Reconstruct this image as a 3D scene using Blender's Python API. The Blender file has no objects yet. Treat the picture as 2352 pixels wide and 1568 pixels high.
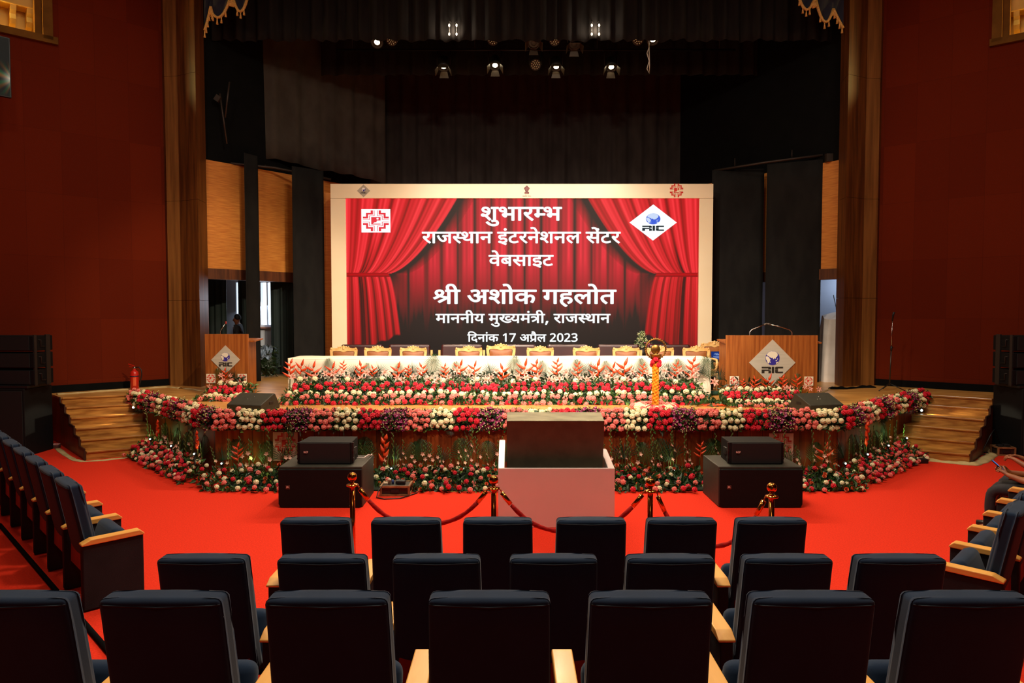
import bpy, bmesh, math, random
import numpy as np
from mathutils import Vector, Matrix, Euler

SC = bpy.context.scene
COL = SC.collection
R = math.radians
rnd = random.Random(7)

# ------------------------------------------------------------------ camera
F = 1568.0                      # focal length in pixels of the 2352 x 1568 frame (24 mm on 36 mm)
CAM_H = 2.60
TILT = math.atan(64.0 / F)      # looking slightly down
cam_data = bpy.data.cameras.new('camera')
cam_data.sensor_width = 36.0
cam_data.lens = 36.0 * F / 2352.0
cam_data.clip_end = 200
camera = bpy.data.objects.new('camera', cam_data)
COL.objects.link(camera)
camera.location = (0, 0, CAM_H)
camera.rotation_euler = (R(90) - TILT, 0, 0)
SC.camera = camera
CT, ST = math.cos(TILT), math.sin(TILT)
CAMV = Vector((0, 0, CAM_H))
S = 0.945                       # stage height


def at(u, v, Y=None, Z=None):
    """Place that a photo pixel shows, at a known depth Y or a known height Z."""
    xc, yc = (u - 1176.0) / F, (v - 784.0) / F
    d = Vector((xc, CT - yc * ST, -ST - yc * CT))
    t = Y / d.y if Y is not None else (Z - CAM_H) / d.z
    return Vector((d.x * t, d.y * t, CAM_H + d.z * t))


# ------------------------------------------------------------------ view, world, lights
vs = SC.view_settings
vs.view_transform = 'Standard'
vs.look = 'None'
vs.gamma = 1.0
vs.exposure = 0.0
vs.use_curve_mapping = False
world = bpy.data.worlds.new('world')
SC.world = world
world.use_nodes = True
world.node_tree.nodes['Background'].inputs[0].default_value = (1.0, 0.8, 0.6, 1)
world.node_tree.nodes['Background'].inputs[1].default_value = 0.002


def light(name, kind, loc, power, color, target=None, size=0.3, angle=60, blend=0.5):
    d = bpy.data.lights.new(name, kind)
    d.energy = power
    d.color = color
    o = bpy.data.objects.new(name, d)
    COL.objects.link(o)
    o.location = loc
    if kind == 'SPOT':
        d.spot_size = R(angle)
        d.spot_blend = blend
        d.shadow_soft_size = size
    elif kind == 'AREA':
        d.shape = 'DISK'
        d.size = size
    else:
        d.shadow_soft_size = size
    if target is not None:
        o.rotation_euler = (Vector(target) - Vector(loc)).to_track_quat('-Z', 'Y').to_euler()
    return o


WARM = (1.0, 0.80, 0.53)
WARM2 = (1.0, 0.87, 0.70)
# front-of-house spots under the auditorium ceiling, aimed at the stage
light('front_spot_left', 'SPOT', (-4.2, 2.0, 9.6), 11000, WARM2, (0.3, 13.6, 3.3), 0.12, 40, 1.0)
light('front_spot_right', 'SPOT', (4.8, 2.0, 9.6), 11000, WARM2, (0.5, 13.6, 3.3), 0.12, 40, 1.0)
light('front_spot_lectern_left', 'SPOT', (3.6, 2.4, 9.6), 4700, WARM, (-6.0, 15.2, 2.3), 0.07, 25, 0.6)
light('front_spot_lectern_right', 'SPOT', (-2.6, 2.4, 9.6), 3600, WARM, (5.2, 13.6, 1.3), 0.10, 20, 0.9)
# dim house lights at the back of the auditorium
light('house_light_rear', 'AREA', (0.3, -2.4, 9.6), 50, WARM2, (0.3, 8.6, 0.4), 1.2)
# house downlights over the carpet and the side seats
for _x, _y, _p in ((-5.6, 6.6, 135), (6.0, 6.6, 135), (-6.4, 10.4, 85), (6.9, 10.4, 85), (0.3, 7.6, 390), (0.3, 5.5, 430)):
    light('house_downlight', 'AREA', (_x, _y, 10.6), _p, WARM2, (_x, _y, 0), 0.8)

# ------------------------------------------------------------------ materials
def lin(c):
    return tuple((x / 255.0 / 12.92) if x / 255.0 <= 0.04045 else ((x / 255.0 + 0.055) / 1.055) ** 2.4 for x in c)


MATS = {}


def M(name, col, rough=0.6, metal=0.0, col2=None, scale=(8, 8, 8), detail=3.0, bump=0.0, bscale=60.0, emit=0.0, spec=0.5,
      lo=0.35, hi=0.65, sheen=0.0, coat=0.0, raw=False):
    """A procedural Principled material: two colours mixed by a noise, with an optional fine bump."""
    if name in MATS:
        return MATS[name]
    m = bpy.data.materials.new(name)
    m.use_nodes = True
    nt = m.node_tree
    b = nt.nodes['Principled BSDF']
    c = col if raw else lin(col)
    b.inputs['Base Color'].default_value = (*c, 1)
    b.inputs['Roughness'].default_value = rough
    b.inputs['Metallic'].default_value = metal
    b.inputs['Specular IOR Level'].default_value = spec
    if sheen:
        b.inputs['Sheen Weight'].default_value = sheen
    if coat:
        b.inputs['Coat Weight'].default_value = coat
        b.inputs['Coat Roughness'].default_value = 0.15
    tc = nt.nodes.new('ShaderNodeTexCoord')
    if col2 is not None:
        mp = nt.nodes.new('ShaderNodeMapping')
        mp.inputs['Scale'].default_value = scale
        nt.links.new(tc.outputs['Object'], mp.inputs[0])
        n = nt.nodes.new('ShaderNodeTexNoise')
        n.inputs['Scale'].default_value = 1.0
        n.inputs['Detail'].default_value = detail
        nt.links.new(mp.outputs[0], n.inputs['Vector'])
        r = nt.nodes.new('ShaderNodeValToRGB')
        c2 = col2 if raw else lin(col2)
        r.color_ramp.elements[0].position, r.color_ramp.elements[0].color = lo, (*c, 1)
        r.color_ramp.elements[1].position, r.color_ramp.elements[1].color = hi, (*c2, 1)
        nt.links.new(n.outputs['Fac'], r.inputs[0])
        nt.links.new(r.outputs[0], b.inputs['Base Color'])
        if emit:
            nt.links.new(r.outputs[0], b.inputs['Emission Color'])
    if emit:
        b.inputs['Emission Color'].default_value = (*c, 1)
        b.inputs['Emission Strength'].default_value = emit
    if bump:
        n2 = nt.nodes.new('ShaderNodeTexNoise')
        n2.inputs['Scale'].default_value = bscale
        n2.inputs['Detail'].default_value = 2
        nt.links.new(tc.outputs['Object'], n2.inputs['Vector'])
        bp = nt.nodes.new('ShaderNodeBump')
        bp.inputs['Strength'].default_value = bump
        bp.inputs['Distance'].default_value = 0.01
        nt.links.new(n2.outputs['Fac'], bp.inputs['Height'])
        nt.links.new(bp.outputs[0], b.inputs['Normal'])
    MATS[name] = m
    return m


def panel_mat(name, c1, c2, pw, ph, ox, oz, line, axis, grain=(30, 30, 2), rough=0.6, wob=0.25, mortar=0.006, spec=0.5):
    """Wall panels pw x ph metres with fine joints, each panel a little different; axis = unit vector along the wall."""
    if name in MATS:
        return MATS[name]
    m = bpy.data.materials.new(name)
    m.use_nodes = True
    nt = m.node_tree
    N, L = nt.nodes, nt.links
    b = N['Principled BSDF']
    b.inputs['Roughness'].default_value = rough
    b.inputs['Specular IOR Level'].default_value = spec
    g = N.new('ShaderNodeTexCoord')
    dot = N.new('ShaderNodeVectorMath')
    dot.operation = 'DOT_PRODUCT'
    dot.inputs[1].default_value = axis
    L.new(g.outputs['Object'], dot.inputs[0])
    sep = N.new('ShaderNodeSeparateXYZ')
    L.new(g.outputs['Object'], sep.inputs[0])
    cmb = N.new('ShaderNodeCombineXYZ')
    ax = N.new('ShaderNodeMath')
    ax.operation = 'ADD'
    ax.inputs[1].default_value = ox
    az = N.new('ShaderNodeMath')
    az.operation = 'ADD'
    az.inputs[1].default_value = oz
    L.new(dot.outputs['Value'], ax.inputs[0])
    L.new(sep.outputs['Z'], az.inputs[0])
    L.new(ax.outputs[0], cmb.inputs[0])
    L.new(az.outputs[0], cmb.inputs[1])
    br = N.new('ShaderNodeTexBrick')
    br.offset = 0.0
    br.squash = 1.0
    br.inputs['Scale'].default_value = 1.0
    br.inputs['Brick Width'].default_value = pw
    br.inputs['Row Height'].default_value = ph
    br.inputs['Mortar Size'].default_value = mortar
    br.inputs['Mortar Smooth'].default_value = 0.1
    br.inputs['Bias'].default_value = 0.0
    br.inputs['Color1'].default_value = (*lin(c1), 1)
    br.inputs['Color2'].default_value = (*lin(c2), 1)
    br.inputs['Mortar'].default_value = (*lin(line), 1)
    L.new(cmb.outputs[0], br.inputs['Vector'])
    mp = N.new('ShaderNodeMapping')
    mp.inputs['Scale'].default_value = grain
    L.new(cmb.outputs[0], mp.inputs[0])
    n = N.new('ShaderNodeTexNoise')
    n.inputs['Scale'].default_value = 1
    n.inputs['Detail'].default_value = 3
    L.new(mp.outputs[0], n.inputs['Vector'])
    mr = N.new('ShaderNodeMapRange')
    mr.inputs[1].default_value, mr.inputs[2].default_value = 0.3, 0.7
    mr.inputs[3].default_value, mr.inputs[4].default_value = 1 - wob, 1 + wob
    L.new(n.outputs['Fac'], mr.inputs[0])
    mx = N.new('ShaderNodeVectorMath')
    mx.operation = 'SCALE'
    L.new(br.outputs['Color'], mx.inputs[0])
    L.new(mr.outputs[0], mx.inputs['Scale'])
    L.new(mx.outputs[0], b.inputs['Base Color'])
    MATS[name] = m
    return m


def glow(name, col, strength):
    if name in MATS:
        return MATS[name]
    m = bpy.data.materials.new(name)
    m.use_nodes = True
    nt = m.node_tree
    nt.nodes.remove(nt.nodes['Principled BSDF'])
    e = nt.nodes.new('ShaderNodeEmission')
    e.inputs[0].default_value = (*lin(col), 1)
    e.inputs[1].default_value = strength
    nt.links.new(e.outputs[0], nt.nodes['Material Output'].inputs[0])
    MATS[name] = m
    return m


# ------------------------------------------------------------------ mesh builder
def rot(rx=0, ry=0, rz=0):
    return Euler((R(rx), R(ry), R(rz))).to_matrix()


class B:
    def __init__(self):
        self.bm = bmesh.new()
        self.mi = 0

    def _mark(self, faces):
        for f in faces:
            f.material_index = self.mi

    def box(self, c, s, r=None, bev=0.0, seg=2):
        t = bmesh.new()
        bmesh.ops.create_cube(t, size=1.0)
        for v in t.verts:
            v.co = Vector((v.co.x * s[0], v.co.y * s[1], v.co.z * s[2]))
        if bev:
            bmesh.ops.bevel(t, geom=list(t.edges), offset=bev, segments=seg, profile=0.5, affect='EDGES')
        for v in t.verts:
            v.co = (r @ v.co if r is not None else v.co) + Vector(c)
        return self._merge(t)

    def _merge(self, t):
        vm = {}
        for v in t.verts:
            vm[v] = self.bm.verts.new(v.co)
        for f in t.faces:
            try:
                nf = self.bm.faces.new([vm[v] for v in f.verts])
                nf.material_index = self.mi
                nf.smooth = f.smooth
            except ValueError:
                pass
        t.free()
        return self

    def prism(self, pts, a, b, plane='xz', bev=0.0, M4=None):
        """A closed 2D outline extruded from a to b; plane names the two outline axes."""
        def pos(p, h):
            if plane == 'xz':
                return Vector((p[0], h, p[1]))
            if plane == 'xy':
                return Vector((p[0], p[1], h))
            return Vector((h, p[0], p[1]))
        t = bmesh.new()
        lo = [t.verts.new(pos(p, a)) for p in pts]
        hi = [t.verts.new(pos(p, b)) for p in pts]
        n = len(pts)
        f0 = t.faces.new(lo)
        f1 = t.faces.new(hi)
        for i in range(n):
            t.faces.new((lo[i], lo[(i + 1) % n], hi[(i + 1) % n], hi[i]))
        if bev:
            bmesh.ops.bevel(t, geom=list(t.edges), offset=bev, segments=2, profile=0.5, affect='EDGES')
        if n > 4:
            for f in t.faces:
                f.normal_update()
            bmesh.ops.triangulate(t, faces=[f for f in t.faces if len(f.verts) > 4])
        bmesh.ops.recalc_face_normals(t, faces=list(t.faces))
        if M4 is not None:
            for v in t.verts:
                v.co = M4 @ v.co
        return self._merge(t)

    def ring(self, outer, inner, a, b, plane='xz'):
        """A frame between two outlines with the same number of points."""
        n = len(outer)
        for i in range(n):
            j = (i + 1) % n
            self.prism([outer[i], outer[j], inner[j], inner[i]], a, b, plane)
        return self

    def flat(self, pts3):
        vs_ = [self.bm.verts.new(p) for p in pts3]
        f = self.bm.faces.new(vs_)
        f.material_index = self.mi
        return self

    def tube(self, pts, r, n=8, caps=True, closed=False):
        pts = [Vector(p) for p in pts]
        rs = r if isinstance(r, (list, tuple)) else [r] * len(pts)
        rings = []
        up = None
        for i, p in enumerate(pts):
            if closed:
                d = pts[(i + 1) % len(pts)] - pts[i - 1]
            else:
                d = pts[min(i + 1, len(pts) - 1)] - pts[max(i - 1, 0)]
            if d.length < 1e-9:
                d = Vector((0, 0, 1))
            d.normalize()
            if up is None:
                up = Vector((0, 0, 1)) if abs(d.z) < 0.9 else Vector((1, 0, 0))
            s1 = d.cross(up)
            if s1.length < 1e-6:
                s1 = d.orthogonal()
            s1.normalize()
            up = s1.cross(d).normalized()
            rings.append([self.bm.verts.new(p + (s1 * math.cos(k * math.tau / n) + up * math.sin(k * math.tau / n)) * rs[i]) for k in range(n)])
        m = len(rings)
        for i in range(m if closed else m - 1):
            a, b = rings[i], rings[(i + 1) % m]
            for k in range(n):
                f = self.bm.faces.new((a[k], a[(k + 1) % n], b[(k + 1) % n], b[k]))
                f.smooth = True
                f.material_index = self.mi
        if caps and not closed:
            for rg in (rings[0], rings[-1]):
                f = self.bm.faces.new(rg)
                f.material_index = self.mi
        return self

    def lathe(self, prof, n=24, c=(0, 0, 0), r=None, smooth=True):
        c = Vector(c)
        rings = []
        for rad, z in prof:
            row = []
            for k in range(n):
                p = Vector((rad * math.cos(k * math.tau / n), rad * math.sin(k * math.tau / n), z))
                row.append(self.bm.verts.new((r @ p if r is not None else p) + c))
            rings.append(row)
        for a, b in zip(rings, rings[1:]):
            for k in range(n):
                f = self.bm.faces.new((a[k], a[(k + 1) % n], b[(k + 1) % n], b[k]))
                f.smooth = smooth
                f.material_index = self.mi
        for rg in (rings[0], rings[-1]):
            f = self.bm.faces.new(rg)
            f.material_index = self.mi
        return self

    def ball(self, c, r, n=16, m=10, s=(1, 1, 1)):
        prof = [(max(1e-4, math.sin(math.pi * i / m)) * r, -math.cos(math.pi * i / m) * r) for i in range(m + 1)]
        k0 = len(self.bm.verts)
        self.lathe(prof, n)
        self.bm.verts.ensure_lookup_table()
        for v in self.bm.verts[k0:]:
            v.co = Vector((v.co.x * s[0], v.co.y * s[1], v.co.z * s[2])) + Vector(c)
        return self

    def grid(self, fn, nu, nv, smooth=True):
        rows = [[self.bm.verts.new(fn(i / nu, j / nv)) for j in range(nv + 1)] for i in range(nu + 1)]
        for i in range(nu):
            for j in range(nv):
                f = self.bm.faces.new((rows[i][j], rows[i + 1][j], rows[i + 1][j + 1], rows[i][j + 1]))
                f.smooth = smooth
                f.material_index = self.mi
        return self

    def mesh(self, name, mats):
        bmesh.ops.recalc_face_normals(self.bm, faces=list(self.bm.faces))
        me = bpy.data.meshes.new(name)
        self.bm.to_mesh(me)
        self.bm.free()
        for m in (mats if isinstance(mats, (list, tuple)) else [mats]):
            me.materials.append(m)
        return me

    def build(self, name, mats, parent=None, smooth=False):
        me = self.mesh(name, mats)
        if smooth:
            for p in me.polygons:
                p.use_smooth = True
        return link(name, me, parent)


def link(name, me, parent=None):
    o = bpy.data.objects.new(name, me)
    COL.objects.link(o)
    if parent is not None:
        o.parent = parent
    return o


def tag(o, label, cat, group=None):
    o['label'] = label
    o['category'] = cat
    if group:
        o['group'] = group
    return o


def thing(name, label, cat, loc=(0, 0, 0), rz=0.0, group=None):
    o = bpy.data.objects.new(name, None)
    o.empty_display_size = 0.1
    COL.objects.link(o)
    o.location = loc
    o.rotation_euler = (0, 0, rz)
    return tag(o, label, cat, group)


def struct(o, label=None):
    o['kind'] = 'structure'
    if label:
        o['label'] = label
    return o


KIDS = {}


def dup(root, loc, rz, label, group=None):
    """A copy of a thing with copies of its parts and their sub-parts (shared mesh data)."""
    if root.name not in KIDS:
        KIDS[root.name] = [(c, list(c.children)) for c in root.children]
    r = root.copy()
    COL.objects.link(r)
    r.location = loc
    r.rotation_euler = (0, 0, rz)
    tag(r, label, root['category'], group or root.get('group'))
    for ch, subs in KIDS[root.name]:
        c = ch.copy()
        COL.objects.link(c)
        c.parent = r
        for g in subs:
            d = g.copy()
            COL.objects.link(d)
            d.parent = c
    return r


def word(txt, size, name, mat, parent, loc, rx=90, rz=0, bold=0.0, align='CENTER'):
    """Latin lettering as a thin mesh."""
    cu = bpy.data.curves.new(name, 'FONT')
    cu.body = txt
    cu.size = size
    cu.align_x = align
    cu.align_y = 'CENTER'
    cu.offset = bold
    cu.extrude = 0.001
    cu.resolution_u = 3
    t = bpy.data.objects.new(name, cu)
    COL.objects.link(t)
    me = bpy.data.meshes.new_from_object(t.evaluated_get(bpy.context.evaluated_depsgraph_get()))
    bpy.data.objects.remove(t)
    me.transform(Matrix.Translation(loc) @ Euler((R(rx), 0, R(rz))).to_matrix().to_4x4())
    me.materials.clear()
    me.materials.append(mat)
    return link(name, me, parent)
GLYPH_ADV = [260, 0, 764, 491, 762, 563, 742, 504, 570, 642, 520, 555, 571, 703, 598, 580, 409, 678, 556, 680, 676, 531, 259, 259, 259, 0, 0, 0, 259, 648, 350, 389, 552, 568, 707, 268, 551, 551, 551, 551, 551]
GLYPH_OUT = [
'',
'-185,772 -185,796q -152,830q -130,830 -107,830q -75,796q -75,772 -75,748q -107,714q -130,714 -152,714q -185,748q',
'470,218 470,148q 379,80q 312,80 226,80q 92,208q 29,356 100,382 143,276q 243,153q 305,153 343,153q 391,188q 391,227 391,264q 350,322q 318,347 291,342q 260,341 255,411 323,413q 380,457q 380,494 380,530q 333,562q 302,562 265,562q 205,542q 171,525 146,594 172,608q 249,632q 298,632 376,632q 459,554q 459,495 459,417q 392,375 403,365q 412,355 450,350q 486,350 518,350q 568,356q 594,363 594,551 521,551 521,622 779,622 779,551 675,551 675,0 594,0 594,290 570,284q 524,279q 498,279 481,279q 455,282 470,252q',
'271,222 242,222q 184,208q 161,197 114,225q 50,301q 50,352 50,380q 70,420q 87,433 110,450q 172,465q 221,465 314,465 314,551 0,551 0,622 505,622 505,551 395,551 395,394 211,394 180,394q 154,388q 145,381 130,369q 130,347 130,323q 158,290q 174,277 220,294q 275,294 349,294q 447,219q 447,154 447,89q 364,14q 289,4 318,-8q 381,-30q 415,-40 382,-110 325,-84q 221,-27q 176,1 117,4q 48,33q 48,65 48,87q 75,116q 101,116 121,116q 164,95q 194,70 208,68q 219,68 289,68q 366,109q 366,153 366,186q 317,222q',
'777,551 452,551 452,349 500,399q 569,399 634,399q 716,316q 716,239 716,193q 686,89q 651,39 579,80 604,112q 636,196q 636,237 636,284q 597,330q 562,330 508,330q 452,258 452,0 371,0 371,174 347,154q 276,118q 226,118 179,118q 96,156q 46,233q 46,290 46,370q 156,464q 244,464 267,464q 324,457q 339,454 333,381 317,385q 268,391q 249,391 191,391q 127,339q 127,292 127,239q 188,188q 228,188 272,188q 341,230q 371,260 371,551 0,551 0,622 777,622',
'208,551 208,234 208,208q 183,178q 160,178 134,178q 79,220q 41,280q 41,308 41,331q 68,359q 102,359 127,359 127,551 0,551 0,622 578,622 578,551 474,551 474,0 393,0 393,551',
'653,551 653,0 572,0 572,370 435,370 394,370q 378,373 414,343q 458,263q 458,218 458,172q 417,110q 350,80q 310,80 257,80q 161,141q 73,282q 31,401 102,426 148,292q 248,153q 306,153 338,153q 379,187q 379,227 379,271q 318,349q 273,377 302,441 572,441 572,551 0,551 0,622 757,622 757,551',
'519,551 371,551 371,349 316,349 268,349q 204,333q 181,318 126,280q 126,215 126,167q 170,104q 241,74q 283,74 337,74q 413,99q 455,121 482,47 438,27q 339,0q 286,0 217,0q 108,52q 46,150q 46,220 46,285q 114,374q 225,420q 288,420 290,420 290,551 0,551 0,622 519,622',
'481,551 481,0 400,0 400,328 291,328 230,328q 169,316q 150,299 126,280q 126,237 126,188q 200,97q 271,40 217,-12 171,28q 92,108q 45,194q 45,242 45,277q 72,333q 93,351 122,376q 204,399q 272,399 400,399 400,551 0,551 0,622 584,622 584,551',
'553,551 553,0 472,0 472,180 443,161q 363,132q 308,132 223,132q 104,229q 83,322 178,342q 255,413q 255,467 255,517q 208,568q 171,568 146,568q 114,544q 114,521 114,470q 195,461 187,391 122,400q 46,461q 46,519 46,575q 119,632q 172,632 213,632q 288,597q 336,525q 336,469 336,395q 256,303q 182,274 205,238q 263,203q 314,203 366,203q 440,243q 472,275 472,551 390,551 390,622 656,622 656,551',
'413,-58 392,-24q 354,46q 342,73 330,71q 302,68q 287,68 245,68q 160,89q 89,136q 46,215q 46,272 46,316q 77,379q 102,401 135,430q 231,456q 290,456 295,456 295,551 0,551 0,622 534,622 534,551 376,551 376,385 327,385 269,385q 198,371q 173,355 151,340q 126,294q 126,262 126,209q 205,140q 287,140 293,140q 305,140q 312,141 306,161q 306,176 306,211q 348,240q 373,240 416,240q 461,191q 461,162 461,130q 432,95q 410,86 422,62q 455,11q 480,-24',
'0,622 569,622 569,551 466,551 466,0 385,0 385,298 204,298 204,244 204,216q 176,188q 153,188 129,188q 75,230q 37,290q 37,318 37,341q 64,369q 98,369 385,369 385,551 0,551',
'585,551 482,551 482,0 401,0 401,165 374,147q 297,118q 241,118 185,118q 96,160q 46,235q 46,286 46,372q 167,464q 265,464 279,464q 319,461q 358,457q 369,454 363,385 343,389q 293,395q 268,395 248,395q 230,392 365,224 384,238q 401,256 401,551 0,551 0,622 585,622|127,287 127,235q 194,184q 242,184 260,184q 293,190q 308,195 168,370 127,342q',
'174,632 211,632q 269,611q 291,586 309,567q 332,499q 332,437 332,321 533,321 533,551 402,551 402,622 717,622 717,551 614,551 614,0 533,0 533,250 332,250 332,213 332,180q 303,151q 283,151 264,151q 222,176q 186,215q 164,259q 164,278 164,296q 191,321q 224,321 253,321 253,426 253,473q 243,523q 232,538 212,568q 169,568 142,568q 114,542q 114,521 114,493q 161,463q 218,460 210,389 135,395q 46,456q 46,520 46,579q 122,632q',
'509,551 509,0 428,0 428,250 207,250 207,213 207,180q 178,151q 159,151 140,151q 98,176q 62,215q 39,259q 39,278 39,296q 66,321q 100,321 126,321 126,551 0,551 0,622 612,622 612,551|428,551 207,551 207,321 428,321',
'595,622 595,551 491,551 491,0 410,0 410,179 382,161q 304,132q 253,132 163,132q 52,253q 38,353 100,366q 160,413q 160,457 160,485q 137,533q 123,551 0,551 0,622|129,301 149,252q 210,203q 259,203 309,203q 383,245q 410,274 410,551 211,551 240,499q 240,445 240,337q',
'395,42 341,-12 282,37q 178,137q 98,225q 75,256 53,287q 40,323q 40,340 40,359q 70,393q 104,393 129,393q 166,370q 181,349 220,369q 256,429q 256,468 256,491q 246,536q 239,551 0,551 0,622 424,622 424,551 320,551 336,516q 336,458 336,403q 292,327q 216,274q 167,254 212,202q 331,91q',
'0,551 0,622 693,622 693,551 589,551 589,0 508,0 508,355 502,356q 494,356 470,356q 420,332q 374,269q 356,208 279,232 291,278q 311,313 287,331q 239,353q 209,353 169,353q 126,307q 126,271 126,233q 169,164q 251,89q 309,40 255,-12 197,38q 101,129q 45,222q 45,275 45,328q 94,395q 168,426q 204,426 248,426q 321,397q 354,370 412,426q 499,426 504,426q 508,426 508,551',
'571,551 467,551 467,0 387,0 387,165 361,147q 286,118q 233,118 179,118q 95,160q 46,235q 46,286 46,372q 161,464q 255,464 268,464q 307,461q 344,457q 354,454 349,381 330,385q 282,391q 259,391 197,391q 127,337q 127,287 127,236q 190,188q 235,188 287,188q 362,233q 387,260 387,551 0,551 0,622 571,622',
'122,189 87,189q 40,224q 40,255 40,284q 76,314q 104,314 122,314q 161,299q 191,276 241,292q 305,378q 305,443 305,499q 246,566q 199,566 168,566q 138,539q 138,516 138,501q 157,466q 214,442q 270,440 253,370 159,376q 66,459q 66,517 66,568q 137,632q 204,632 251,632q 333,589q 384,504q 384,440 384,371q 315,254q 254,221 299,182q 383,87q 414,43 350,-1 299,71q 216,164q 179,194 152,189q|591,551 591,0 510,0 510,551 421,551 421,622 695,622 695,551',
'587,551 587,0 506,0 506,266 477,257q 419,251q 380,251 338,251q 245,266q 212,277 192,264q 167,253 208,201q 319,91q 380,42 326,-12 270,37q 171,137q 95,225q 73,256 51,287q 40,323q 40,340 40,359q 70,393q 104,393 129,393q 166,370q 181,350 202,369q 217,428q 217,458 217,488q 208,536q 201,551 0,551 0,622 691,622 691,551|369,322 408,322q 472,330q 506,339 506,551 281,551 288,534q 298,488q 298,458 298,416q 279,354q 262,333 314,322q',
'321,69 357,80q 403,116q 403,148 403,186q 345,229q 280,229 211,229q 138,172q 138,124 138,93q 161,35q 232,-36q 302,-89 248,-142 157,-71q 58,53q 58,130 58,168q 89,227q 115,248 96,266q 69,318q 69,352 69,380q 89,420q 106,433 129,450q 188,465q 229,465 361,465 361,551 0,551 0,622 546,622 546,551 442,551 442,394 230,394 199,394q 173,388q 164,381 149,369q 149,347 149,327q 169,296q 183,284 230,300q 284,300 353,300q 440,258q 481,191q 481,153 481,95q 413,19q 348,2',
'170,551 170,0 89,0 89,551 0,551 0,622 273,622 273,551',
'89,551 0,551 0,622 80,622 68,644q 53,694q 53,724 53,802q 169,896q 266,896 407,896q 625,743q 704,615 620,615 467,824q 283,824 213,824q 134,765q 134,714 134,684q 153,639q 165,622 273,622 273,551 170,551 170,0 89,0',
'-185,615 -202,650q -220,714q -220,748 -220,813q -136,896q -61,896 -1,896q 79,839q 137,718q 163,622 273,622 273,551 170,551 170,0 89,0 89,551 0,551 0,622 87,622 59,726q -2,825q -57,825 -97,825q -139,776q -139,733 -139,699q -119,644q -105,615',
'-248,-12 -194,11q -136,11 -61,11q 22,-66q 22,-129 22,-190q -71,-268q -157,-268 -254,-268q -395,-176q -455,-100 -394,-57 -355,-105q -285,-167q -206,-196q -157,-196 -51,-196q -51,-122 -51,-89q -100,-57q -131,-57 -158,-57q -201,-68q -222,-79',
'-169,615 -190,694q -231,785q -281,823q -315,823 -337,823q -371,814q -385,809 -409,882 -370,896q -318,896 -264,896q -185,845q -122,722q -94,615',
'-179,615 -206,655q -251,692q -294,703q -320,703 -340,703q -382,691q -402,682 -428,751 -405,761q -355,773q -326,773 -281,773q -211,730q -187,692 -183,694 -203,746q -241,803q -285,827q -316,827 -340,827q -372,819q -386,813 -409,882 -370,896q -318,896 -264,896q -185,845q -122,722q -94,615',
'170,551 170,0 89,0 89,551 0,551 0,622 273,622 273,551|90,615 69,694q 28,785q -22,823q -56,823 -78,823q -112,814q -126,809 -150,882 -111,896q -59,896 -5,896q 74,845q 137,722q 165,615',
'700,74 659,49q 561,7q 488,7 380,7q 183,114q 85,239 57,274q 40,319q 40,338 40,359q 70,393q 104,393 129,393q 166,370q 181,350 202,369q 217,428q 217,458 217,510q 201,551 0,551 0,622 663,622 663,551 282,551 289,533q 298,487q 298,458 298,376q 228,280q 166,253 236,169q 391,79q 490,79 541,79q 629,107q 676,140|673,215 645,193q 567,164q 521,164 474,164q 399,203q 356,273q 356,319 356,392q 452,473q 531,473 548,473q 602,468q 616,463 610,394 595,398q 558,404q 540,404 492,404q 437,360q 437,316 437,273q 492,232q 534,232 569,232q 627,261q 648,280',
'207,321 428,321 428,250 207,250 207,213 207,180q 178,151q 159,151 140,151q 98,176q 62,215q 39,259q 39,278 39,296q 66,321q 100,321 126,321 126,551 0,551 0,622 364,622 364,551 207,551',
'369,322 400,322q 450,327q 478,332 486,260 461,255q 409,251q 380,251 338,251q 245,266q 212,277 192,264q 167,253 208,201q 319,91q 380,42 326,-12 270,37q 171,137q 95,225q 73,256 51,287q 40,323q 40,340 40,359q 70,393q 104,393 129,393q 166,370q 181,350 202,369q 217,428q 217,458 217,488q 208,536q 201,551 0,551 0,622 403,622 403,551 281,551 288,534q 298,488q 298,458 298,416q 279,354q 262,333 314,322q',
'127,65 80,132 326,281 284,335q 223,380q 181,380 153,380q 96,364q 55,343 27,417 61,433q 135,456q 179,456 219,456q 283,431q 345,374q 382,326 382,551 0,551 0,622 566,622 566,551 463,551 463,0 382,0 382,234',
'45,53 214,153 160,162q 128,194 103,221q 79,294q 79,358 79,551 0,551 0,622 583,622 583,551 479,551 479,0 398,0 398,193 92,-13|398,551 160,551 160,369 160,328q 166,280q 179,251q 190,240 213,217q 262,217 301,217q 373,255q 398,280',
'243,40 195,107 447,258 389,270q 295,298q 257,314 214,286q 123,229q 76,202 28,270 69,290q 146,333q 183,354 130,392q 89,464q 89,503 89,556q 174,632q 247,632 313,632q 399,559q 399,500 399,457q 354,388q 319,361 363,344q 483,316q 537,310 537,551 461,551 461,622 722,622 722,551 618,551 618,0 537,0 537,234|168,497 168,473q 202,419q 248,393 281,415q 318,469q 318,500 318,534q 278,566q 244,566 215,566q 168,532q',
'46,-129 61,-70q 88,64q 95,116 192,116 199,105 186,52q 138,-74q 113,-129',
'275,-10 160,-10q 48,185q 48,358 48,474q 93,638q 193,725q 275,725 391,725q 504,532q 504,358 504,243q 459,78q 358,-10q|275,66 350,66q 414,210q 414,358 414,504q 350,649q 275,649 200,649q 138,504q 138,358 138,212q 200,66q',
'261,0 261,446 261,488q 264,589q 265,622 249,605q 226,584q 206,567 134,508 87,568 274,714 347,714 347,0',
'47,76 218,262 267,315q 336,399q 374,481q 374,530 374,587q 310,649q 259,649 213,649q 138,611q 104,582 54,640 93,675q 196,724q 260,724 354,724q 464,622q 464,533 464,478q 420,380q 343,284q 293,231 156,85 156,81 492,81 492,0 47,0',
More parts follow.
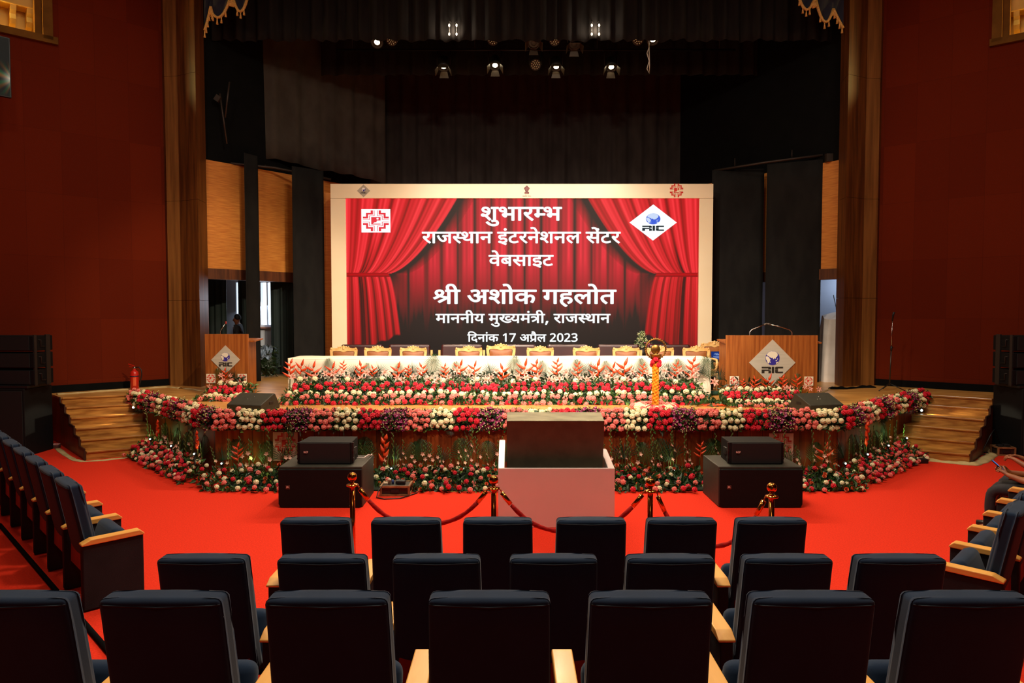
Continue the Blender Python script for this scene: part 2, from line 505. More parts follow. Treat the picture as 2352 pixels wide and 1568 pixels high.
'229,-10 176,-10q 81,7q 40,29 40,112 83,90q 181,65q 227,65 317,65q 400,140q 400,206 400,272q 300,332q 214,332 149,332 149,406 214,406 294,406q 378,481q 378,541 378,592q 311,649q 256,649 204,649q 124,616q 88,590 43,651 80,681q 188,724q 256,724 361,724q 469,624q 469,547 469,475q 384,388q 315,376 315,373 401,363q 491,274q 491,203 491,109q 363,-10q',
'412,633 44,633 44,714 503,714 503,643 232,0 137,0'
]
TEXT_LINES = [[19, 25, 13, 22, 16, 30, 13], [16, 22, 6, 31, 9, 22, 11, 0, 3, 1, 7, 16, 11, 26, 19, 11, 17, 0, 20, 26, 1, 7, 16], [18, 26, 12, 20, 22, 3, 7], [34, 24, 0, 2, 19, 28, 4, 0, 5, 21, 17, 28, 8], [14, 22, 11, 11, 24, 15, 0, 14, 25, 29, 15, 14, 1, 32, 24, 35, 0, 16, 22, 6, 31, 9, 22, 11], [23, 10, 11, 22, 1, 4, 0, 37, 40, 0, 2, 33, 27, 17, 0, 38, 36, 38, 39]]

# ------------------------------------------------------------------ the setting
carpet = M('carpet_red', (228, 52, 28), 0.95, col2=(208, 44, 22), scale=(60, 60, 60), detail=6, bump=0.25, bscale=420, spec=0.12)
black_paint = M('black_paint', (15, 15, 15), 0.85, col2=(12, 12, 12), scale=(3, 3, 3), spec=0.06)
drape_black = M('drape_black', (32, 30, 28), 0.95, col2=(25, 23, 22), scale=(4, 4, 1.5), bump=0.15, bscale=30, spec=0.15)
fascia = panel_mat('fascia_wood', (144, 66, 26), (104, 44, 16), 0.16, 3.0, 0.0, 0.4, (66, 26, 9), (0.8, 0.6, 0), (14, 1.2, 14), 0.5, 0.45, 0.004, 0.15)
boards = M('stage_boards', (224, 168, 92), 0.33, col2=(190, 126, 58), scale=(2.2, 16, 6), detail=5, coat=0.15)
stairwood = M('stair_wood', (204, 142, 66), 0.34, col2=(146, 88, 32), scale=(2.2, 5, 26), detail=6, coat=0.25)
stairedge = M('stair_edge', (50, 28, 14), 0.5)
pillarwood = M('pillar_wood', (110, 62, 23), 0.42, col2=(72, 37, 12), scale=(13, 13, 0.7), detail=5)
pillarlit = M('pillar_lit_wood', (140, 90, 41), 0.45, col2=(104, 63, 26), scale=(11, 11, 0.6), detail=5)  # pillar wood with light painted in, for the facet that catches it
redwall = panel_mat('red_wall', (100, 30, 7), (88, 24, 5), 0.64, 1.30, 0.58, 0.11, (80, 22, 6), (1, 0, 0), (60, 60, 60), 0.9, 0.10, 0.003, 0.1)
tan = M('tan_panel', (214, 138, 54), 0.6, col2=(186, 108, 34), scale=(3, 3, 45), detail=4)
brownband = M('brown_band', (104, 54, 22), 0.5, col2=(72, 34, 12), scale=(14, 14, 1), detail=4)
cream = M('cream_plaster', (226, 190, 104), 0.8, col2=(214, 176, 90), scale=(2, 2, 2))
whitewall = M('white_wall', (190, 196, 206), 0.8, col2=(180, 186, 198), scale=(1, 1, 1))

# carpeted auditorium floor, two shallow risers under the rear rows
struct(B().box((0, 7, -0.05), (44, 24, 0.1)).build('floor', carpet), 'bright red carpet across the auditorium floor')
struct(B().box((0, 0.2, 0.05), (44, 8.2, 0.1)).build('floor_riser', carpet), 'red carpeted step under the second row of seats')
struct(B().box((0, -0.4, 0.165), (44, 7.0, 0.33)).build('floor_riser.001', carpet), 'red carpeted step under the nearest row of seats')
struct(B().tube([at(0, 1205, Z=0.012), at(262, 1510, Z=0.012)], 0.025, 6).build('trim_1', black_paint), 'dark metal strip along the carpet behind the left seats')

# stage
st = [(-4.77, 10.9), (5.24, 10.9), (8.5, 13.97), (9.38, 13.26), (10.1, 14.0), (13, 14.0), (13, 20.9), (-13, 20.9), (-13, 14.1), (-9.6, 14.1), (-8.92, 13.44), (-7.84, 13.98)]
struct(B().prism(st, 0, S - 0.035, 'xy').build('stage_platform', fascia), 'stage front of dark reddish vertical planks')
struct(B().prism(st, S - 0.035, S, 'xy').build('floor_stage', boards), 'polished light wood floor boards of the stage')

# splayed red side walls with a lit niche each
def side_wall(name, p0, e, inward, s_n, label, nlabel, idx):
    rz = math.atan2(e[1], e[0])
    th = -0.35 * inward
    w = B()
    a, b = (0, th) if th > 0 else (th, 0)
    zb = 8.22
    w.prism([(0, 0), (14, 0), (14, 11.6), (5.4, 11.6), (5.4, zb), (s_n, zb), (s_n, 11.6), (0, 11.6)], a, b, 'xz')
    o = struct(w.build(name, redwall), label)
    o.location, o.rotation_euler = (p0[0], p0[1], 0), (0, 0, rz)
    n = bpy.data.objects.new('window_%d' % idx, None)
    COL.objects.link(n)
    struct(n, nlabel)
    n.location, n.rotation_euler = o.location, o.rotation_euler
    y = -inward
    B().box((s_n + 1.9, 0.62 * y, 10), (4.0, 0.06, 3.8)).box((s_n - 0.04, 0.34 * y, 10), (0.08, 0.6, 3.6)).box((s_n + 1.9, 0.36 * y, 8.18), (3.8, 0.56, 0.08)).build('niche_back', cream, n)
    g = B()
    g.box((s_n + 0.05, -0.03 * y, 9.9), (0.17, 0.1, 3.36)).box((3.6, -0.03 * y, 8.22), (3.2, 0.1, 0.14)).box((s_n + 0.2, 0.12 * y, 9.9), (0.12, 0.2, 3.3))
    g.build('niche_frame', M('niche_wood', (112, 74, 28), 0.8, col2=(96, 62, 22), scale=(3, 3, 3), spec=0.08), n)
    B().box((3.8, 0.42 * y, 8.99), (3.0, 0.36, 0.24), bev=0.02).build('cornice', cream, n)
    for k in range(6):
        x = 2.42 + 0.28 * k
        B().prism([(0.0, 0.0), (-0.34, 0.0), (-0.30, -0.10), (-0.22, -0.16), (-0.24, -0.26), (-0.16, -0.34), (-0.06, -0.38), (0, -0.38)], x - 0.05, x + 0.05, 'yz', M4=Matrix.Translation((0, 0.6 * y, 8.88)) @ Matrix.Diagonal((1, y, 1, 1))).build('corbel', cream, n)
    c = n.matrix_basis @ Vector((3.7, 0.30 * y, 8.75))
    light('niche_lamp', 'POINT', c, 230, (1.0, 0.70, 0.22), size=0.1)
    return o


eL = Vector((-1.64, -1.5)).normalized()
eR = Vector((1.84, -1.5)).normalized()
side_wall('wall_left', (-7.95, 15.75), eL, 1, 2.12, 'dark red panelled wall left of the stage', 'lit cream niche high in the red wall on the left', 1)
side_wall('wall_right', (8.42, 15.75), eR, -1, 2.07, 'dark red panelled wall right of the stage', 'lit cream niche high in the red wall on the right', 2)
for nm, p0, e, k, lab in (('baseboard_left', (-7.95, 15.75), eL, 1, 'black skirting along the red wall on the left'), ('baseboard_right', (8.42, 15.75), eR, -1, 'black cloth skirting along the red wall on the right')):
    o = struct(B().box((2.4, 0.02 * k, S + 0.07), (4.8, 0.05, 0.16)).build(nm, black_paint), lab)
    o.location, o.rotation_euler = (p0[0], p0[1], 0), (0, 0, math.atan2(e[1], e[0]))

# wooden proscenium pillars
def pillar(name, pts, label):
    b = B()
    n = len(pts)
    zs = (0.9, 2.9, 5.15, 7.95, 12.0) if name.endswith('left') else (0.9, 2.95, 5.2, 7.9, 12.0)
    for z0, z1 in zip(zs, zs[1:]):
        b.prism(pts, z0 + 0.006, z1, 'xy')
    o = b.build(name, [pillarwood, pillarlit])
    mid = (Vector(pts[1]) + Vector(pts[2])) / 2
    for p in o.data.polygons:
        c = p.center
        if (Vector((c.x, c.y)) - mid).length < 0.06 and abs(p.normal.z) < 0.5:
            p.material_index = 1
    return struct(o, label)


pillar('pillar_left', [(-8.05, 15.85), (-7.86, 15.66), (-7.55, 15.62), (-7.02, 15.36), (-7.08, 15.95), (-8.0, 16.1)], 'tall faceted wooden pillar at the left of the stage opening')
pillar('pillar_right', [(8.52, 15.85), (8.33, 15.66), (8.0, 15.62), (7.46, 15.36), (7.56, 15.95), (8.5, 16.1)], 'tall faceted wooden pillar at the right of the stage opening')

# angled stage side walls of tan panels above a dark band, side rooms behind their openings
def stage_side(name, p0, d, out, open_to, label):
    o = bpy.data.objects.new(name, None)
    COL.objects.link(o)
    struct(o, label)
    o.location, o.rotation_euler = (p0[0], p0[1], 0), (0, 0, math.atan2(d[1], d[0]))
    y = 0.1 * out
    B().box((2.75, y, 4.92), (5.5, 0.2, 2.54)).box(((open_to + 5.5) / 2, y, 2.2), (5.5 - open_to, 0.2, 2.5)).build('wall_panel', tan, o)
    B().box((2.75, y - 0.02 * out, 3.54), (5.5, 0.2, 0.25)).box((open_to + 0.05, y - 0.02 * out, 2.2), (0.12, 0.22, 2.5)).build('wall_band', brownband, o)
    B().box((2.75, y, 8.6), (5.5, 0.2, 4.82)).build('wall_upper', black_paint, o)
    return o


dL = Vector((2.1, 2.6)).normalized()
dR = Vector((-2.1, 2.75)).normalized()
wl = stage_side('wall_stage_left', (-7.2, 16.0), dL, 1, 3.15, 'tan panelled side wall of the stage on the left')
wr = stage_side('wall_stage_right', (7.72, 16.05), dR, -1, 3.2, 'tan panelled side wall of the stage on the right')
struct(B().box((-4.86, 17.74, (S + 5.7) / 2), (0.95, 0.08, 5.7 - S)).build('added_panel_left', tan), 'tan panel between the wide black leg panel and the screen')  # panel added forward of the side wall so the front spots reach it
struct(B().box((0, 20.5, 6), (9.6, 0.2, 12)).build('wall_back', black_paint), 'black rear wall of the stage')
struct(B().box((0, 18.6, 12.1), (20, 7, 0.2)).build('ceiling_stage', black_paint), 'black ceiling above the stage')
struct(B().box((0, 6.2, 11.7), (44, 19, 0.2)).build('ceiling', M('ceiling_plaster', (120, 104, 84), 0.9)), 'plain ceiling above the auditorium')
struct(B().box((0, 15.75, 11.4), (15.4, 0.5, 1.6)).build('lintel', pillarwood), 'wooden head of the stage opening')
struct(B().box((0, -3.4, 5.8), (44, 0.3, 12)).build('wall_rear', M('rear_wall', (70, 34, 20), 0.9)), 'brown rear wall of the auditorium')

# left side room with two daylight windows
room = bpy.data.objects.new('wall_side_room_left', None)
COL.objects.link(room)
struct(room, 'white wall of the side room seen through the left opening')
w1 = (at(541, 648, Y=18.6).x, at(590, 648, Y=18.6).x)
w2 = (at(597, 648, Y=18.6).x, at(628, 648, Y=18.6).x)
wz0, wz1 = at(597, 748, Y=18.6).z, at(597, 646, Y=18.6).z
b = B()
for x0, x1 in ((-11.5, w1[0]), (w1[1], w2[0]), (w2[1], -5.3)):
    b.box(((x0 + x1) / 2, 18.7, 2.4), (x1 - x0, 0.2, 3.0))
for x0, x1 in (w1, w2):
    b.box(((x0 + x1) / 2, 18.7, (0.9 + wz0) / 2), (x1 - x0, 0.2, wz0 - 0.9))
    b.box(((x0 + x1) / 2, 18.7, (wz1 + 3.9) / 2), (x1 - x0, 0.2, 3.9 - wz1))
b.box((-11.5, 17.4, 2.4), (0.2, 2.6, 3.0)).prism([(-11.4, 16.2), (-7.5, 16.2), (-5.7, 18.6), (-11.4, 18.6)], 3.9, 4.0, 'xy')
b.build('room_wall', whitewall, room)
winframe = M('window_frame_white', (214, 222, 232), 0.4, col2=(206, 214, 226), scale=(2, 2, 2))
sky = glow('daylight', (232, 244, 255), 3.2)
for i, (x0, x1) in enumerate((w1, w2)):
    w = bpy.data.objects.new('window_%d' % (i + 3), None)
    COL.objects.link(w)
    struct(w, ('left', 'right')[i] + ' daylight window of the side room behind the stage')
    f = B()
    for x in (x0, (x0 + x1) / 2 if i else x1 - 0.2, x1):
        f.box((x, 18.66, (wz0 + wz1) / 2), (0.028, 0.09, wz1 - wz0))
    for z in (wz0, wz1):
        f.box(((x0 + x1) / 2, 18.66, z), (x1 - x0, 0.1, 0.06))
    f.build('window_frame', winframe, w)
    B().box(((x0 + x1) / 2, 18.56, wz0 - 0.05), (x1 - x0 + 0.1, 0.14, 0.04)).build('window_sill', M('sill_brick', (150, 104, 92), 0.7), w)
    B().box(((x0 + x1) / 2, 18.85, (wz0 + wz1) / 2), (x1 - x0 + 0.1, 0.02, wz1 - wz0 + 0.1)).build('window_pane', sky, w)
light('side_room_daylight', 'AREA', (-7.0, 18.5, 2.9), 17, (0.7, 0.84, 1.0), (-6.6, 16.0, 0.9), 0.9)
# right side room
struct(B().box((9.0, 18.4, 2.4), (5.2, 0.2, 3.0)).box((11.5, 17.3, 2.4), (0.2, 2.2, 3.0)).prism([(8.1, 16.2), (11.4, 16.2), (11.4, 18.4), (6.4, 18.4)], 3.9, 4.0, 'xy').build('wall_side_room_right', whitewall), 'bluish white wall of the side room seen through the right opening')
light('side_room_cool_light', 'AREA', (8.9, 17.6, 3.8), 16, (0.62, 0.76, 1.0), (8.4, 17.6, 0.9), 0.5)  # cool area light added inside the right room, no fixture in view

# stairs at both ends of the stage
def stairs(name, fl, s, r0, r1, flip, label):
    root = thing(name, label, 'stairs', (fl[0], fl[1], 0))
    fl, s, r0, r1 = Vector(fl), Vector(s), Vector(r0), Vector(r1)
    n = 6
    rh = S / n
    L0 = lambda q: (s * q)
    R0 = lambda q: (r0 + (r1 - r0) * q - fl)
    f = (-s).normalized()
    for i in range(n):
        q, qn = i / (n - 1), min(1.0, (i + 1) / (n - 1))
        a, b_, c, d = L0(q), R0(q), R0(qn), L0(qn)
        z0, z1 = i * rh, (i + 1) * rh
        B().prism([a + f * (0.03 if i == n - 1 else 0.004), b_ + f * (0.03 if i == n - 1 else 0.004), b_ - f * 0.02, a - f * 0.02], z0, z1 - 0.034, 'xy').build('riser', stairwood, root)
        if i < n - 1:
            B().prism([a + f * 0.03, b_ + f * 0.03, c - f * 0.02, d - f * 0.02], z1 - 0.034, z1, 'xy', bev=0.008).build('tread', stairwood, root)
        else:
            B().prism([a + f * 0.055, b_ + f * 0.055, b_ + f * 0.001, a + f * 0.001], z1 - 0.036, z1 + 0.002, 'xy', bev=0.008).build('tread', stairwood, root)
    side = (R0(0) - L0(0)).normalized() * -1
    sk, sk2 = B(), B()
    ln = s.length
    M4 = Matrix(((s.x / ln, side.x, 0, 0), (s.y / ln, side.y, 0, 0), (0, 0, 1, 0), (0, 0, 0, 1)))
    prof = [(0.0, 0.0)]
    for i in range(n):
        x = ln * i / (n - 1)
        prof += [(x - 0.0, i * rh + (0.0 if i == 0 else 0.0)), (x, (i + 1) * rh)]
    prof += [(ln + 0.02, S), (ln + 0.02, 0)]
    sk.prism(prof[1:], 0.0, 0.03, 'xz', M4=M4)
    for i in range(n):
        x = ln * i / (n - 1)
        sk2.prism([(x - 0.045, i * rh + (0.06 if i else 0)), (x + 0.03, i * rh + (0.06 if i else 0)), (x + 0.03, (i + 1) * rh), (x - 0.045, (i + 1) * rh)], 0.02, 0.042, 'xz', M4=M4)
        if i < n - 1:
            sk2.prism([(x - 0.045, (i + 1) * rh), (x + ln / (n - 1), (i + 1) * rh), (x + ln / (n - 1), (i + 1) * rh + 0.055), (x - 0.045, (i + 1) * rh + 0.055)], 0.02, 0.042, 'xz', M4=M4)
    sk.build('side_panel', M('stair_side', (112, 58, 22), 0.45, col2=(84, 40, 14), scale=(16, 16, 1.5), detail=4), root)
    sk2.build('edge_trim', stairedge, root)
    return root


stairs('stage_stairs', (-7.56, 12.03), (-1.35, 1.42), (-6.51, 12.68), (-7.84, 13.99), 0, 'wooden stage stairs on the left beside the black loudspeaker stack')
stairs('stage_stairs', (7.97, 11.8), (1.40, 1.45), (6.93, 12.5), (8.5, 13.98), 1, 'wooden stage stairs on the right with an equipment box at their foot')

# ------------------------------------------------------------------ drapes of the stage house
def drape(name, label, p0, p1, ztop, zbot, pleat, amp, mat=drape_black, seed=1, cat='curtain', group=None, hem=0.0):
    """A pleated cloth hanging from p0 to p1; zbot may be two heights (at both ends)."""
    p0, p1 = Vector(p0), Vector(p1)
    d = p1 - p0
    L = d.length
    nrm = Vector((-d.y, d.x)) / L
    zb = zbot if isinstance(zbot, tuple) else (zbot, zbot)
    g = random.Random(seed)
    ph = [g.uniform(0, 6.28) for _ in range(6)]
    n = max(12, int(L / pleat * 8))

    def fn(u, v):
        x = u * L
        k = x / pleat * math.tau
        o = amp * (math.sin(k + 1.2 * math.sin(k * 0.13 + ph[0])) + 0.5 * math.sin(k * 0.47 + ph[1]) + 0.35 * math.sin(k * 1.9 + ph[2] + v))
        q = p0 + d * u + nrm * o * (0.6 + 0.4 * v)
        b = zb[0] + (zb[1] - zb[0]) * u + hem * (math.sin(k * 0.31 + ph[3]) + 0.6 * math.sin(k * 0.83 + ph[4]))
        return Vector((q.x, q.y, ztop + (b - ztop) * v)) - base
    base = Vector((p0.x, p0.y, min(zb)))
    t = B().grid(fn, n, 10)
    o = t.build(name, mat)
    o.location = base
    md = o.modifiers.new('cloth', 'SOLIDIFY')
    md.thickness = 0.008
    return tag(o, label, cat, group)


def P2(u, Y):
    return (at(u, 700, Y=Y).x, Y)


drape('back_curtain', 'wide pleated black curtain behind the red screen', (-4.3, 19.9), (5.4, 19.9), 11.8, S, 0.42, 0.06, M('drape_charcoal', (58, 55, 51), 0.95, col2=(49, 46, 43), scale=(4, 4, 1.5), spec=0.12), seed=3)
drape('border_curtain', 'pleated black border curtain across the top, nearest the audience', (-7.0, 16.25), (7.5, 16.25), 11.6, 8.98, 0.30, 0.05, seed=5, hem=0.02)
drape('border_curtain', 'second black border curtain hanging behind the upper row of stage lamps', (-4.9, 17.75), (6.3, 17.75), 11.6, at(1176, 172, Y=17.75).z, 0.36, 0.05, seed=8)
drape('upper_drape', 'grey black drape hanging above the tan panels on the left', (-6.86, 16.75), (-3.5, 19.1), 11.0, (at(530, 345, Y=16.75).z, at(880, 420, Y=19.1).z), 0.55, 0.045, M('drape_grey', (68, 63, 56), 0.95, col2=(57, 52, 46), scale=(3, 3, 2), bump=0.3, bscale=9, spec=0.15), seed=11, hem=0.02)
drape('leg_curtain', 'narrow black leg panel beside the left lectern', P2(566, 16.35), P2(597, 16.75), at(566, 350, Y=16.35).z, S, 0.5, 0.025, seed=2)
drape('leg_curtain', 'wide black leg panel just left of the screen', P2(675, 17.0), P2(746, 17.6), at(675, 381, Y=17.0).z, S, 0.7, 0.02, seed=4)
drape('leg_curtain', 'black leg panel at the right end of the screen', P2(1632, 17.55), P2(1751, 17.35), at(1650, 390, Y=17.5).z, S, 1.6, 0.01, seed=6)
drape('leg_curtain', 'tall black leg panel behind the wide right lectern', P2(1757, 17.0), P2(1884, 16.45), at(1800, 371, Y=16.7).z, S, 1.7, 0.01, seed=7)
green_cloth = M('curtain_dark_green', (14, 34, 32), 0.8, col2=(10, 24, 24), scale=(3, 3, 1))
for u0, u1, Y, lab in ((475, 520, 17.9, 'dark curtain in the side room, nearest the left pillar'), (548, 580, 18.05, 'dark green curtain in the side room between the two windows'), (621, 678, 18.0, 'dark green curtain in the side room right of the bright window')):
    drape('window_curtain', lab, P2(u0, Y), P2(u1, Y), 3.56, 1.0, 0.16, 0.03, green_cloth, seed=int(u0))
t = B().tube([(-9.0, 18.12, 3.58), (-5.6, 18.12, 3.58)], 0.015, 8)
tag(t.build('curtain_rod', M('white_metal', (210, 214, 220), 0.4)), 'thin pale curtain rod in the left side room', 'curtain rod')

# blue swags with gold tassel fringe in the two top corners
navy_velvet = M('navy_velvet', (20, 26, 46), 0.9, col2=(14, 18, 34), scale=(4, 4, 2), sheen=0.3)
gold_fringe = M('gold_fringe', (214, 168, 92), 0.6, col2=(178, 126, 58), scale=(40, 40, 40))


def swag(pts, top, label, Y):
    root = thing('swag_valance', label, 'valance', at(pts[0][0], pts[0][1], Y=Y))
    o = Vector(root.location)
    hem = []
    for (u0, v0), (u1, v1), sag in zip(pts, pts[1:], top):
        for k in range(9):
            q = k / 8.0
            hem.append((u0 + (u1 - u0) * q, v0 + (v1 - v0) * q + sag * 4 * q * (1 - q), q))
    n = len(hem) - 1

    def fn(a, b):
        i = min(n, int(round(a * n)))
        u, v, q = hem[i]
        p = at(u, v, Y=Y)
        h = 10.4 + (p.z - 10.4) * b
        return Vector((p.x, Y - 0.06 * math.sin(b * 9 + q * 6) * math.sin(q * 3.14), h)) - o
    B().grid(fn, n, 8).build('swag_cloth', navy_velvet, root)
    B().tube([at(u, v, Y=Y - 0.03) - o for u, v, q in hem], 0.03, 6).build('fringe_band', gold_fringe, root)
    for i in range(0, n, 2):
        p = at(hem[i][0], hem[i][1], Y=Y - 0.03) - o
        B().lathe([(0.008, 0.0), (0.014, -0.03), (0.012, -0.05), (0.026, -0.15), (0.004, -0.152)], 8, p).build('tassel', gold_fringe, root)
    return root


swag([(470, 70), (484, 15), (489, 32), (528, -2), (537, 0), (568, -3)], (4, 2, 22, 0, 28), 'navy swag with gold tassel fringe in the top left corner', 15.45)
swag([(1836, -3), (1868, 3), (1874, 0), (1914, 20), (1937, 65)], (22, 0, 40, 2), 'navy swag with gold tassel fringe in the top right corner', 15.45)

# lamps on two pipes under the borders
lamp_black = M('lamp_black', (38, 35, 32), 0.5, col2=(30, 28, 26), scale=(6, 6, 6))
flap = M('lamp_flap', (70, 56, 40), 0.45, metal=0.3)
bulb = glow('lamp_bulb', (255, 236, 190), 14)
bulb_dim = glow('lamp_led', (196, 150, 96), 0.35)
def hung_pipe(x0, x1, y, z):
    b = B().tube([(x0, y, z), (x1, y, z)], 0.03, 8)
    for k in range(4):
        x = x0 + 0.4 + (x1 - x0 - 0.8) * k / 3
        b.tube([(x, y, z), (x, y, 11.985)], 0.008, 6)
    return b


pipe_m = M('pipe_steel', (26, 26, 28), 0.5, metal=0.5)
tag(hung_pipe(-6.6, 7.0, 16.55, 9.35).build('lighting_pipe', pipe_m), 'front lighting pipe carrying the upper row of stage lamps', 'pipe')
tag(hung_pipe(-4.4, 5.6, 17.4, 9.2).build('lighting_pipe', pipe_m), 'rear lighting pipe carrying the lower row of stage lamps', 'pipe')


PY = {9.35: 16.55, 9.2: 17.4}


def fresnel(u, v, Y, pipe_z, label, tilt=35, lit=True, flaps=True, power=0):
    p = at(u, v, Y=Y)
    root = thing('stage_lamp', label, 'stage lamp', p, 0, 'stage lamps on the pipes')
    m = rot(tilt)
    c = Vector((0, 0.16, 0.06))
    t = B()
    t.lathe([(0.02, -0.2), (0.12, -0.18), (0.13, 0.0), (0.15, 0.06), (0.15, 0.10), (0.12, 0.10), (0.115, 0.07)], 16, (0, 0.1, 0.05), rot(90 + tilt))
    t.build('housing', lamp_black, root)
    B().lathe([(0.095, 0.06), (0.05, 0.075), (0.001, 0.08)], 16, (0, 0.1, 0.05), rot(90 + tilt)).build('lens', bulb if lit else lamp_black, root)
    B().tube([(-0.16, 0.1, 0.05), (-0.16, PY[pipe_z] - Y, pipe_z - p.z), (0.16, PY[pipe_z] - Y, pipe_z - p.z), (0.16, 0.1, 0.05)], 0.012, 6).build('yoke', lamp_black, root)
    if flaps:
        for a in (0, 90, 180, 270):
            q = B().box((0, 0.225, 0), (0.2, 0.012, 0.15), rot(58))
            mt = rot(90 + tilt) @ rot(0, 0, a)
            q = B()
            q.flat([mt @ Vector((-0.08, 0.13, 0.1)) + Vector((0, 0.1, 0.05)), mt @ Vector((0.08, 0.13, 0.1)) + Vector((0, 0.1, 0.05)), mt @ Vector((0.115, 0.20, 0.24)) + Vector((0, 0.1, 0.05)), mt @ Vector((-0.115, 0.20, 0.24)) + Vector((0, 0.1, 0.05))])
            fo = q.build('barn_door', flap, root)
            fo.modifiers.new('sheet', 'SOLIDIFY').thickness = 0.006
    if power:
        light('stage_lamp_beam', 'SPOT', p + Vector((0, -0.16, -0.12)), power, WARM, (p.x * 0.95, 11.6, 1.0), 0.05, 66, 0.5)
    return root


def led_par(u, v, Y, pipe_z, label):
    p = at(u, v, Y=Y)
    root = thing('led_par_lamp', label, 'stage lamp', p, 0, 'stage lamps on the pipes')
    B().lathe([(0.03, -0.16), (0.12, -0.14), (0.14, 0.0), (0.14, 0.03), (0.12, 0.03)], 16, (0, 0, 0.04), rot(120)).build('housing', lamp_black, root)
    t = B()
    mt = rot(120)
    for rr, n in ((0.0, 1), (0.05, 6), (0.095, 11)):
        for k in range(n):
            c = mt @ Vector((rr * math.cos(k * math.tau / n), rr * math.sin(k * math.tau / n), 0.03)) + Vector((0, 0, 0.04))
            t.ball(c, 0.014, 6, 4)
    t.build('led_array', bulb_dim, root)
    B().tube([(-0.15, 0, 0.04), (-0.15, PY[pipe_z] - Y, pipe_z - p.z), (0.15, PY[pipe_z] - Y, pipe_z - p.z), (0.15, 0, 0.04)], 0.011, 6).build('yoke', lamp_black, root)
    return root


fresnel(865, 95, 16.5, 9.35, 'brightest stage lamp, alone at the left of the upper row', 45, True, False, 900)
fresnel(1226, 97, 16.5, 9.35, 'upper row stage lamp with open flaps above the middle of the screen', 50, False, True)
fresnel(1320, 99, 16.5, 9.35, 'unlit upper row stage lamp beside the right lit patch of curtain', 62, False, True)
fresnel(1501, 88, 16.5, 9.35, 'stage lamp at the right end of the upper row above the hanging cable', 52, True, False, 800)
fresnel(1018, 150, 17.2, 9.2, 'leftmost of the four barn door lamps in the lower row', 72, True, True, 700)
fresnel(1137, 147, 17.2, 9.2, 'second of the four barn door lamps in the lower row from the left', 58, True, True, 1000)
fresnel(1278, 150, 17.2, 9.2, 'third of the four barn door lamps in the lower row from the left', 66, True, True, 700)
fresnel(1405, 151, 17.2, 9.2, 'rightmost of the four barn door lamps in the lower row', 60, True, True, 900)
led_par(1132, 94, 16.5, 9.35, 'round lamp with dots of light right of the left lit patch of curtain')
led_par(1274, 95, 16.5, 9.35, 'round lamp with dots of light left of the unlit flapped lamp')
led_par(900, 95, 16.5, 9.35, 'dark round lamp beside the brightest lamp at the left')
led_par(1465, 94, 16.5, 9.35, 'dark round lamp left of the upper right lamp')
led_par(1230, 152, 17.2, 9.2, 'dark round lamp between the middle lamps of the lower row')

# four-lamp blinders close to the front border, lighting patches of its cloth
for u, lab in ((1040, 'four-lamp blinder glowing on the border curtain above the left of the screen'), (1368, 'four-lamp blinder glowing on the border curtain above the right of the screen')):
    p = at(u, 67, Y=16.08)
    root = thing('blinder_lamp', lab, 'stage lamp', p, 0, 'blinder lamps on the border curtain')
    B().tube([(-0.085, 0.05, -0.16), (-0.085, 0.05, 0.2), (0.0, 0.2, 9.35 - p.z), (0.085, 0.05, 0.2), (0.085, 0.05, -0.16)], 0.010, 6).build('lamp_bracket', lamp_black, root)
    for dx in (-0.085, 0.085):
        for dz in (-0.10, 0.10):
            B().ball((dx, 0.03, dz), 0.035, 10, 8, (0.6, 0.5, 1)).build('bulb', glow('blinder_bulb', (255, 226, 190), 6.0), root)
    light('blinder_glow', 'POINT', p + Vector((0, -0.04, -0.02)), 17, (1.0, 0.8, 0.6), size=0.05)
tag(B().tube([at(1488 + k % 2 * 5 - 2, v, Y=16.5) for k, v in enumerate((90, 108, 122, 140, 158, 169))] + [at(1492, 150, Y=16.5), at(1491, 120, Y=16.5), at(1490, 92, Y=16.5)], 0.012, 6).build('hanging_cable', M('cable_white', (190, 180, 165), 0.5)), 'looped cable hanging under the upper right stage lamp', 'cable')

# pipes and bracket in the dark upper left of the stage house
rusty = M('dark_steel', (58, 46, 38), 0.5, metal=0.4)
root = thing('pipe_brace', 'crossed dark steel poles high on the left stage wall', 'pole', at(519, 340, Y=16.5))
o_ = Vector(root.location)
B().tube([at(527, 188, Y=16.2) - o_, at(517, 270, Y=16.22) - o_], 0.022, 8).build('pole', rusty, root)
B().tube([at(505, 215, Y=16.14) - o_, at(521, 330, Y=16.22) - o_], 0.022, 8).build('pole', rusty, root)
B().box(at(500, 226, Y=16.12) - o_, (0.12, 0.08, 0.14), rot(0, 35, 0)).build('bracket', rusty, root)
root = thing('lighting_ladder', 'dark steel ladder frame over the left leg panels', 'frame', at(500, 366, Y=16.4))
o_ = Vector(root.location)
B().tube([at(500, 366, Y=16.4) - o_, at(540, 343, Y=17.2) - o_, at(640, 362, Y=17.9) - o_], 0.03, 8).build('rail', rusty, root)
B().tube([at(500, 372, Y=16.4) - o_, at(630, 385, Y=17.2) - o_, at(760, 412, Y=17.8) - o_], 0.03, 8).build('rail', rusty, root)
for k in range(5):
    B().tube([at(510 + 24 * k, 368 + 4 * k, Y=16.5 + 0.15 * k) - o_, at(540 + 20 * k, 346 + 5 * k, Y=17.2 + 0.15 * k) - o_], 0.015, 6).build('rung', rusty, root)
root = thing('drape_track', 'dark steel track carrying the right leg panels', 'track', at(1883, 360, Y=16.5))
o_ = Vector(root.location)
B().tube([at(1890, 356, Y=16.45) - o_, at(1757, 373, Y=17.0) - o_, at(1640, 392, Y=17.6) - o_], 0.03, 8).build('rail', rusty, root)
for u, v, Y in ((1819, 366, 16.8), (1688, 385, 17.4)):
    B().tube([at(u, v, Y=Y) - o_, at(u, v - 22, Y=Y) - o_], 0.012, 6).build('hanger', rusty, root)
